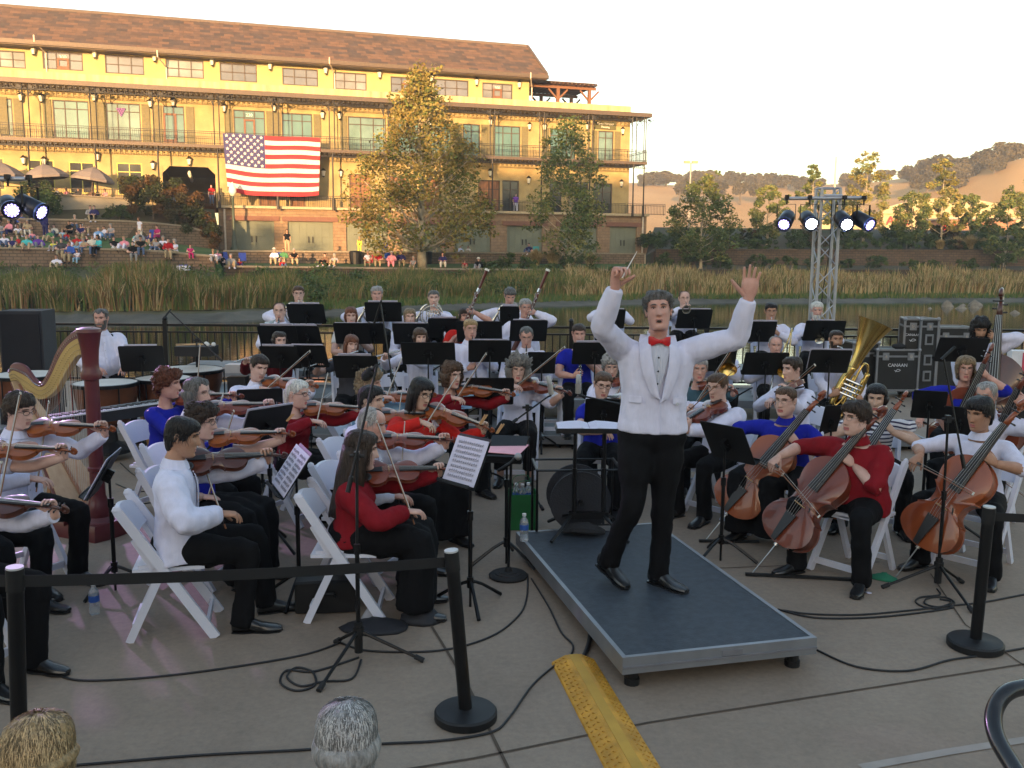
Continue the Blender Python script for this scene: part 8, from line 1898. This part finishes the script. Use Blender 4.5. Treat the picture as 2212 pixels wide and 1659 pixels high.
sack(805, 1372, .44, .26, .07, 4, MATS['black bag'] if 'black bag' in MATS else mat('black bag', (.014, .014, .018), .7), 'flat black bag under the long haired woman chair', 'bag', 1); sack(905, 1352, .26, .22, .12, 0, MATS['black bag'], 'rounded black handbag beside the front chair foot', 'handbag', 2); sack(798, 1348, .12, .08, .11, 0, mat('grey cloth', (.30, .30, .33), .9), 'crumpled grey scarf on the flat black bag', 'scarf', 3); sack(1915, 1256, .20, .12, .05, -28, mat('green cloth', (.02, .16, .09), .85), 'crumpled green cloth under the red shirted cellist chair', 'cloth', 4)
sack(1640, 985, .34, .2, .2, 10, mat('brown leather', (.10, .03, .02), .6), 'dark red brown bag behind the violist chair', 'bag', 5)
p = atz(1877, 1281, .004); o = MB().lathe([(.018, 0), (.018, .003)], 12).build('paper_scrap', paper); o.location = p; tag(o, 'small white scrap on the paving right of the podium', 'litter')
for (a, b_, lb) in [((1610, 1240), (1850, 1252), 'black endpin bar in front of the red shirted cellist'), ((1510, 1168), (1640, 1170), 'endpin board in front of the blue shirted cellist')]:
 A, B = atz(a[0], a[1], .012), atz(b_[0], b_[1], .012); o = MB().beam(A, B, .03, .018, up=(0, 0, 1)).build('endpin_board', blackm); tag(o, lb, 'endpin board')
for (x, y, lb) in [(1012, 853, 'upper left blue clip on the wide stand'), (1008, 880, 'lower left blue clip on the wide stand'), (1110, 853, 'right blue clip on the wide stand')]:
 p = at(x, y, 8.68); o = MB().beam(p+Vector((-.05, 0, .01)), p+Vector((.05, 0, 0)), .012, .02).beam(p+Vector((-.05, -.005, -.012)), p+Vector((.05, -.005, -.004)), .010, .008).build('page_clip', mat('pale blue clip', (.25, .42, .62), .5)); tag(o, lb, 'clip', 'blue page clips')
for (x, y, Y, a, lb) in [(1078, 926, 5.7, 60, 'wooden clothes peg at the right corner of the white music'), (1042, 906, 5.72, 60, 'wooden clothes peg at the top of the white music'), (625, 902, 6.7, 50, 'wooden clothes peg on the tilted stand behind the blue clad woman')]:
 p = at(x, y, Y); d = Vector((math.cos(R(a)), 0, math.sin(R(a)))); o = MB().beam(p-d*.035, p+d*.035, .010, .009).beam(p-d*.035+Vector((.008, 0, 0)), p+d*.035+Vector((.014, 0, 0)), .009, .009).build('clothes_peg', mat('peg wood', (.42, .24, .11), .7)); tag(o, lb, 'clothes peg', 'wooden clothes pegs')
r = empty('handrail', label='curved black steel handrail end at the lower right corner', cat='handrail'); P = [at(x, y, Y) for x, y, Y in ((2420, 1478, 1.75), (2300, 1476, 1.70), (2212, 1484, 1.66), (2170, 1500, 1.64), (2147, 1540, 1.62), (2152, 1590, 1.58), (2185, 1650, 1.52), (2240, 1730, 1.44), (2330, 1800, 1.38))]
MB().tube(P, .0155, 16, smooth=8).build('rail', mat('gloss black paint', (.012, .012, .014), .22, spec=.6), r, smooth=True); q = P[-1]; MB().cyl(q, (q.x, q.y, 0), .0155, 12).build('post', MATS['gloss black paint'], r, smooth='auto'); q = P[0]; MB().cyl(q, (q.x, q.y, 0), .0155, 12).build('post', MATS['gloss black paint'], r, smooth='auto')
# two spectators in the foreground
def fg_person(label, px, py, Y, hairc, hp, seed, skin='fair', top='grey'):
 p = at(px, py, Y); F = person(label, loc=(p.x, p.y, p.z-.16-.168-.45), phi=180, T=.45, f=True, hp=hp, hairc=hairc, top=top, skin=skin, pitch=6, stool=.16, legs={s: dict(knee=(s*.17, -.40, .36), ank=(s*.15, -.52, .09)) for s in (-1, 1)})
 hb = MB(); strands(hb, F.H, hp, seed, 7000, .0010, .20, .07); strands(hb, F.H, hp, seed+1, 5000, .0010, .14, -.03); cs_ = HC_[hairc]
 hb.build('hair_strands', [mat('deep strand '+hairc, [q*.45 for q in cs_], .5, var=.3, vscale=30), mat('bright strand '+hairc, [min(1, q*1.7+.03) for q in cs_], .45, var=.3, vscale=30)], F.root)
fg_person('grey haired spectator seen from behind at the bottom centre', 740, 1636, 2.5, 'grey', dict(hair='bob', vol=.020, len=.10, curl=.35, line='bob'), 3, top='grey'); fg_person('blonde spectator seen from behind at the bottom left corner', 58, 1668, 2.5, 'blond', dict(hair='bob', vol=.026, len=.04, curl=.45, line='bob'), 8, 'tan', top='navy')
# people and things on the far bank
def ghit(px, py):
 best = None; Y = 40.0
 while Y < 110:
  p = gpt(px, Y); d = ray(px, py); q = CAM_H+d.z*(Y/d.y)
  if q <= p.z: return p
  Y += .35
 return gpt(px, 80)
GL = {s: dict(knee=(s*.16, -.40, .40), ank=(s*.15, -.58, .09)) for s in (-1, 1)}; CL = {s: dict(knee=(s*.16, -.42, .42), ank=(s*.15, -.45, .09)) for s in (-1, 1)}; WL = {s: dict(knee=(s*.13, -.42, .10), ank=(s*.13, -.45, -.30)) for s in (-1, 1)}; RL = {s: dict(knee=(s*.12, -.45, .22), ank=(s*.14, -.85, .09)) for s in (-1, 1)}
rs = random.Random(77)
def lap(F): return {s: dict(w=F.hip+Vector((s*.12, -.28, .14)), d=(-s*.5, -1, 0), n=(0, 0, -1), pole=(s, .4, -.5), curl=.4) for s in (-1, 1)}
def down(F): return {s: dict(w=F.hip+Vector((s*.24, -.05, -.10)), d=(0, -.1, -1), n=(-s, 0, 0), pole=(s*.3, 1, 0), curl=.4) for s in (-1, 1)}
def hips(F): return {s: dict(w=F.hip+Vector((s*.12, -.16, .18)), d=(-s, -.2, .1), n=(0, 1, 0), pole=(s, .5, -.3), curl=.5) for s in (-1, 1)}
def spect(px, py, pose, top, bot, label, group, phi=None, hair='brown', f=None, k=.86, at_p=None, skin='fair', hat=False):
 p = at_p or ghit(px, py); phi = rs.uniform(-35, 35) if phi is None else phi; f = rs.random() < .5 if f is None else f
 kw = dict(ground=dict(sit=True, stool=.13, legs=GL, arms=lap), chair=dict(sit=True, stool=.40, legs=CL, arms=lap), wall=dict(sit=True, stool=.10, legs=WL, arms=lap), recline=dict(sit=True, stool=.13, legs=RL, lean=-28, arms=lap), stand=dict(sit=False, arms=down))[pose]
 F = person(label, loc=(p.x, p.y-(.32 if pose == 'wall' else 0), p.z+(.1 if pose == 'wall' else 0)), phi=phi, T=.46, f=f, top=top, bottom=bot, sleeve=rs.choice([.3, .3, 1]), hp=dict(hair='full' if f else 'short', vol=.022, len=.14 if f and rs.random() < .6 else 0), hairc=hair, skin=skin, vox=.04, folds=0, group=group, legk=.6, shoes=rs.choice([clothmat('white'), clothmat('brown'), shoe_m]), **kw)
 F.root.scale = (k, k, k)
 if hat: mb = MB(); mb.X = F.H; mb.lathe([(.17, .075), (.10, .08), (.095, .15), (.05, .165)], 14, Matrix.Translation((0, 0, 0))); mb.build('hat', clothmat('offwhite'), F.root)
 return F
G1, G2, G3 = 'spectators on the left lawn', 'spectators on the middle lawn', 'diners under the cafe umbrellas'
SP = [(12,500,'chair','brown','black','man in brown shirt and white cap at the far left of the lawn','dkbrown',G1),(25,512,'chair','pink','navy','person in pink shirt in a chair at the far left','grey',G1),(3,516,'chair','grey','denim','person in grey shirt cut by the left edge of the lawn','brown',G1),(42,512,'ground','white','khaki','person in white top between the pink and khaki spectators','brown',G1),(64,512,'chair','khaki','offwhite','person in khaki shirt with legs stretched beside the stage light','grey',G1),(42,532,'ground','red','khaki','child in red shirt on the left lawn','blond',G1),(80,502,'chair','navy','black','person in navy top left of the standing man','black',G1),(92,502,'chair','burg','brown','person in burgundy top left of the standing man','dkbrown',G1),(101,514,'stand','navy','navy','man in navy standing on the left lawn with his back turned','black',G1),(121,512,'ground','offwhite','denim','person in cream shirt right of the standing man in navy','dkbrown',G1),(137,516,'ground','skyb','khaki','small child in pale blue on the left lawn','blond',G1),(154,514,'chair','black','black','person in black vest over white near the upper wall','brown',G1),(166,512,'chair','white','denim','person in white and blue near the upper wall','grey',G1),(190,512,'chair','skyb','khaki','person in pale blue shirt in a chair near the upper wall','grey',G1),(200,510,'chair','grey','khaki','person in grey behind the burgundy clad spectator','brown',G1),(209,510,'chair','navy','black','person in navy beside the white shirted man on the lawn','dkbrown',G1),(190,530,'ground','burg','black','child in burgundy sitting on the left lawn','brown',G1),(229,516,'ground','white','khaki','broad man in white shirt leaning back on the upper lawn','dkbrown',G1),(305,524,'stand','white','offwhite','woman dressed in white standing on the upper lawn','brown',G1),(343,522,'chair','magenta','magenta','person in magenta beside the blue camp chair','brown',G1),(298,530,'ground','turq','white','person in turquoise behind the grey shirted man','brown',G1),(303,538,'chair','grey','khaki','bald man in grey shirt on the left lawn','grey',G1),(337,542,'recline','grey','denim','person in grey top and jeans leaning back on the lawn','black',G1),(354,540,'ground','white','brown','person in white top at the right of the jeans clad spectator','grey',G1),(117,546,'ground','yellow','grey','child in yellow on the lower lawn','blond',G1),(125,546,'ground','denim','grey','child in blue grey beside the yellow clad child','brown',G1),(155,540,'ground','white','pink','girl in white on the lower lawn','brown',G1),(168,538,'ground','red','khaki','person in red on the lower lawn','brown',G1),(176,542,'recline','skyb','skyb','person in pale blue lying back on the lower lawn','blond',G1),(248,542,'recline','black','offwhite','woman in black top reclining alone on the lower lawn','brown',G1),
 (157,566,'wall','blue','khaki','man in bright blue shirt sitting on the lowest wall','brown',G1),(172,568,'wall','white','skyb','girl in white sitting on the lowest wall beside the blue shirt','brown',G1),(206,566,'wall','offwhite','denim','person with bare arms sitting on the lowest wall','brown',G1),(220,566,'wall','turq','black','woman in turquoise sitting on the lowest wall','black',G1),(122,586,'ground','white','khaki','person in white low in front of the lowest wall','brown',G1),(292,564,'wall','black','grey','person in black taking a picture on the lowest wall','black',G1),(309,564,'wall','black','denim','man in black shirt beside the one taking a picture','black',G1),(369,566,'wall','red','khaki','man in red shirt sitting on the lowest wall','brown',G1),(415,556,'wall','magenta','magenta','girl in magenta dress sitting on the wall','auburn',G1),
 (460,584,'ground','white','grey','woman in white vest at the left end of the middle lawn','blond',G2),(470,583,'ground','pink','grey','child in pink among the middle lawn group','blond',G2),(480,584,'ground','black','black','woman in black with sunglasses in the middle lawn group','black',G2),(498,586,'ground','grey','khaki','grey haired man in grey shirt in the middle lawn group','grey',G2),(516,588,'ground','dkred','navy','girl in dark red at the right of the middle lawn group','black',G2),(593,574,'chair','white','khaki','man in white shirt and white cap bending forward','grey',G2),(621,556,'stand','black','khaki','man in black shirt standing with a hand to his face','brown',G2),(613,574,'chair','green','khaki','person in green shirt in a camp chair','brown',G2),(635,574,'chair','black','khaki','bald man in black shirt with white print','grey',G2),(609,581,'ground','red','denim','child in red in front of the camp chairs','brown',G2),(703,576,'ground','brown','black','person in brown at the left of the black bin','dkbrown',G2),(723,576,'ground','grey','khaki','man in grey at the edge of the middle lawn','grey',G2),(795,578,'chair','white','khaki','woman in white and sun hat in a red chair','blond',G2),(818,578,'chair','red','khaki','person in red vest beside the sun hat woman','dkbrown',G2),(838,574,'chair','blue','denim','person in blue behind the red vest spectator','grey',G2),(846,580,'chair','pink','pink','elderly woman in pink and white cap','white',G2),(866,578,'chair','navy','khaki','person in navy with legs stretched left of the sycamore','dkbrown',G2),(892,580,'recline','grey','khaki','person in grey lying at the foot of the sycamore','grey',G2),(956,581,'chair','navy','offwhite','man in navy shirt and pale trousers right of the sycamore','black',G2),(1004,582,'ground','red','khaki','child in red crouching alone on the lawn','brown',G2),(1034,585,'ground','black','grey','person in black with white cap at the right of the lawn','white',G2),
 (934,548,'chair','grey','khaki','person in grey before the shaded garage door','brown',G2),(957,548,'chair','red','khaki','woman in red before the garage doors','blond',G2),(994,549,'ground','white','offwhite','child in white before the garage doors','blond',G2),(1012,549,'ground','offwhite','khaki','child in cream before the garage doors','brown',G2),(777,548,'stand','yellow','yellow','child in yellow standing before the third garage door','blond',G2),(1143,560,'ground','navy','denim','man in navy sitting before the dark garage door','black',G2),(1216,560,'ground','brown','khaki','person half hidden behind the second sycamore trunk','brown',G2)]
SP += [(33,506,'chair','white','black','person in white behind the pink shirt on the far left','grey',G1),(52,504,'chair','blue','khaki','person in blue between pink and khaki at the far left','brown',G1),(72,520,'ground','pink','denim','child in pink near the khaki shirt','blond',G1),(112,524,'ground','green','khaki','person in green sitting right of the standing man','brown',G1),(146,522,'ground','red','denim','person in red beside the pale blue child','brown',G1),(178,520,'chair','navy','khaki','person in navy between the two pale blue shirts','dkbrown',G1),(215,520,'ground','lightblue','white','person in light blue left of the broad man','blond',G1),(243,520,'chair','grey','denim','person in grey right of the broad man in white','grey',G1),(12,536,'ground','white','denim','person in white at the far left of the lower lawn','brown',G1),(28,540,'recline','navy','khaki','person in navy lying at the far left of the lawn','brown',G1),(60,542,'ground','turq','khaki','person in turquoise on the far left lower lawn','blond',G1),(84,540,'ground','purple','grey','person in purple on the lower lawn','brown',G1),(140,556,'wall','dkgrey','khaki','person in dark grey left of the bright blue shirt','black',G1),(188,556,'wall','khaki','denim','person in khaki between the girl and bare armed person','grey',G1),(270,544,'ground','pink','white','person in pink right of the black topped woman','blond',G1),(326,532,'ground','navy','khaki','person in navy beside the jeans clad spectator','brown',G1),(384,562,'wall','white','khaki','person in white right of the red shirted man','grey',G1)]
for t in SP:
 px, py, pose, top, bot, lb, hc, g = t; spect(px, py, pose, top, bot, lb, g, hair=hc, hat='hat' in lb or 'white cap' in lb, phi=170 if 'back turned' in lb else None, skin=rs.choice(['fair', 'ruddy', 'tan']), k=.8 if 'child' in lb or 'girl' in lb else 1.1)
def on_terrace(px, off, z=Z1+.02): u, _ = fac(px, 440, off); return BMAT @ Vector((u, -off, z))
for px, top, bot, lb, pose, hc in [(99,'black','black','diner in black under the left umbrella','chair','black'),(125,'white','navy','diner in white shirt under the umbrellas','chair','brown'),(146,'pink','turq','diner in pink and turquoise under the umbrellas','chair','blond'),(170,'dkgrey','navy','diner in dark grey under the right umbrella','chair','dkbrown'),(200,'brown','black','diner in brown under the right umbrella','chair','brown'),(229,'pink','black','diner in pale pink at the right end of the terrace','chair','dkbrown')]:
 spect(0, 0, pose, top, bot, lb, G3, hair=hc, at_p=on_terrace(px, 2.6), k=1.0)
for px, off, top, bot, lb, hc in [(375,1.6,'yellow','skyb','person in bright colours standing in front of the passage','brown'),(458,1.6,'red','denim','person in red standing right of the passage','brown'),(1114,.7,'purple','white','woman in purple standing on the terrace behind the railing','dkbrown')]:
 spect(0, 0, 'stand', top, bot, lb, 'people standing on the building terrace', hair=hc, at_p=on_terrace(px, off), phi=10, k=1.05)
um = mat('taupe umbrella canvas', (.20, .165, .15), .9, var=.08)
for i, (px, w, zt, tilt, lb) in enumerate([(2, 3.7, 3.0, 2, 'taupe cafe umbrella cut by the left edge'), (108, 3.5, 2.95, -6, 'taupe cafe umbrella in the middle of the cafe terrace'), (196, 3.3, 2.85, 8, 'taupe cafe umbrella at the right of the cafe terrace')]):
 p = on_terrace(px, 2.9); r = empty('cafe_umbrella', p, R(17), lb, 'umbrella', 'cafe umbrellas'); r.rotation_euler = (0, R(tilt), R(17)); mb = MB(); rg = []
 for rr, z in ((.05, zt), (w*.16, zt-.18), (w*.34, zt-.50), (w*.5, zt-.95), (w*.5, zt-1.15)): rg.append([Vector((rr*math.cos(a)*(1 if k % 2 == 0 else .93), rr*math.sin(a)*(1 if k % 2 == 0 else .93), z)) for k, a in enumerate([math.pi*q/8 for q in range(16)])])
 mb.loft(rg, cap=False); mb.build('canopy', um, r); MB().cyl((0, 0, 0), (0, 0, zt+.1), .04, 8).build('pole', bronze, r); MB().cyl((0, 0, 0), (0, 0, .1), .3, 12).build('base', darkiron, r)
for i, px in enumerate((112, 158, 215)):
 p = on_terrace(px, 2.2); r = empty('cafe_table', p, label=['left', 'middle', 'right'][i]+' round cafe table under the umbrellas', cat='table', group='cafe tables'); MB().cyl((0, 0, .72), (0, 0, .76), .45, 16).build('tabletop', tan_conc, r); MB().cyl((0, 0, 0), (0, 0, .72), .04, 8).build('leg', darkiron, r)
r = empty('terrace_railing', label='dark iron railing along the cafe terrace above the concrete wall', cat='railing'); A = at(60, 549, 75.1); B = at(470, 549, 80.2); A.z = B.z = 6.25; d = (B-A).normalized(); mb = MB(); mb.beam(A+Vector((0, 0, 1.05)), B+Vector((0, 0, 1.05)), .05).beam(A+Vector((0, 0, .15)), B+Vector((0, 0, .15)), .04); n = int((B-A).length/.15)
for i in range(n): p = A+(B-A)*i/n; mb.box(p+Vector((0, 0, .55)), (.022, .022, .95))
mb.build('rail', darkiron, r)
blue = mat('blue chair canvas', (.03, .06, .32), .8); redc = mat('red chair canvas', (.4, .03, .04), .8)
def camp(px, py, m, lb, phi=0):
 p = ghit(px, py); r = empty('camp_chair', p, R(phi), lb, 'camp chair', 'folding camp chairs on the lawn'); MB().box((0, 0, .40), (.5, .45, .03)).build('seat', m, r); MB().beam((0, .22, .40), (0, .36, .95), .5, .03, up=(0, 1, 0)).build('backrest', m, r)
 for sx in (-1, 1):
  for sy in (-1, 1): MB().cyl((sx*.25, sy*.2, 0), (-sx*.2, sy*.2, .42), .012, 5).build('leg', darkiron, r)
camp(322, 524, blue, 'blue camp chair beside the woman dressed in white', -30); camp(491, 574, blue, 'blue camp chair behind the middle lawn group, left one', 160); camp(524, 576, blue, 'blue camp chair behind the middle lawn group, right one', 20); camp(604, 574, blue, 'blue camp chair between the white and green shirts', 0); camp(797, 579, redc, 'red camp chair under the sun hat woman', 0); camp(832, 566, blue, 'blue camp chair with its back raised behind the red vest', 180); camp(1158, 557, mat('turquoise canvas', (.05, .35, .38), .8), 'turquoise chair before the dark garage door', 0)
for px, py, w, lb in [(768, 571, 1.0, 'black bin left of the sun hat woman'), (923, 571, .8, 'black bin right behind the sycamore trunk')]:
 p = ghit(px, py); r = empty('rubbish_bin', p, label=lb, cat='bin'); MB().lathe([(w*.42, 0), (w*.5, .9), (w*.52, .95)], 14).build('body', blackm, r); MB().lathe([(w*.5, .95), (w*.4, 1.02), (.05, 1.04)], 14).build('lid', blackm, r)
p = ghit(395, 586); r = empty('cool_box', p, R(10), 'white and blue cool box on the grass below the red shirted man', 'cool box'); MB().box((0, 0, .15), (.8, .4, .3)).build('box', clothmat('white'), r); MB().box((0, 0, .33), (.5, .36, .06)).build('lid', blue, r)
# warm evening haze
hz = bpy.data.materials.new('evening haze'); hz.use_nodes = True; nt = hz.node_tree; nt.nodes.clear(); o_ = nt.nodes.new('ShaderNodeOutputMaterial'); v_ = nt.nodes.new('ShaderNodeVolumePrincipled'); v_.inputs['Color'].default_value = (.93, .93, .95, 1); v_.inputs['Density'].default_value = .00065; v_.inputs['Anisotropy'].default_value = .1; nt.links.new(v_.outputs[0], o_.inputs['Volume'])
hb_ = MB().box((0, 315, 34), (900, 790, 78)).build('haze', hz); hb_['kind'] = 'stuff'; hb_['label'] = 'thin warm evening haze over the lake and hills'
print('objects', len(bpy.data.objects), 'polys', sum(len(o.data.polygons) for o in bpy.data.objects if o.type == 'MESH'))
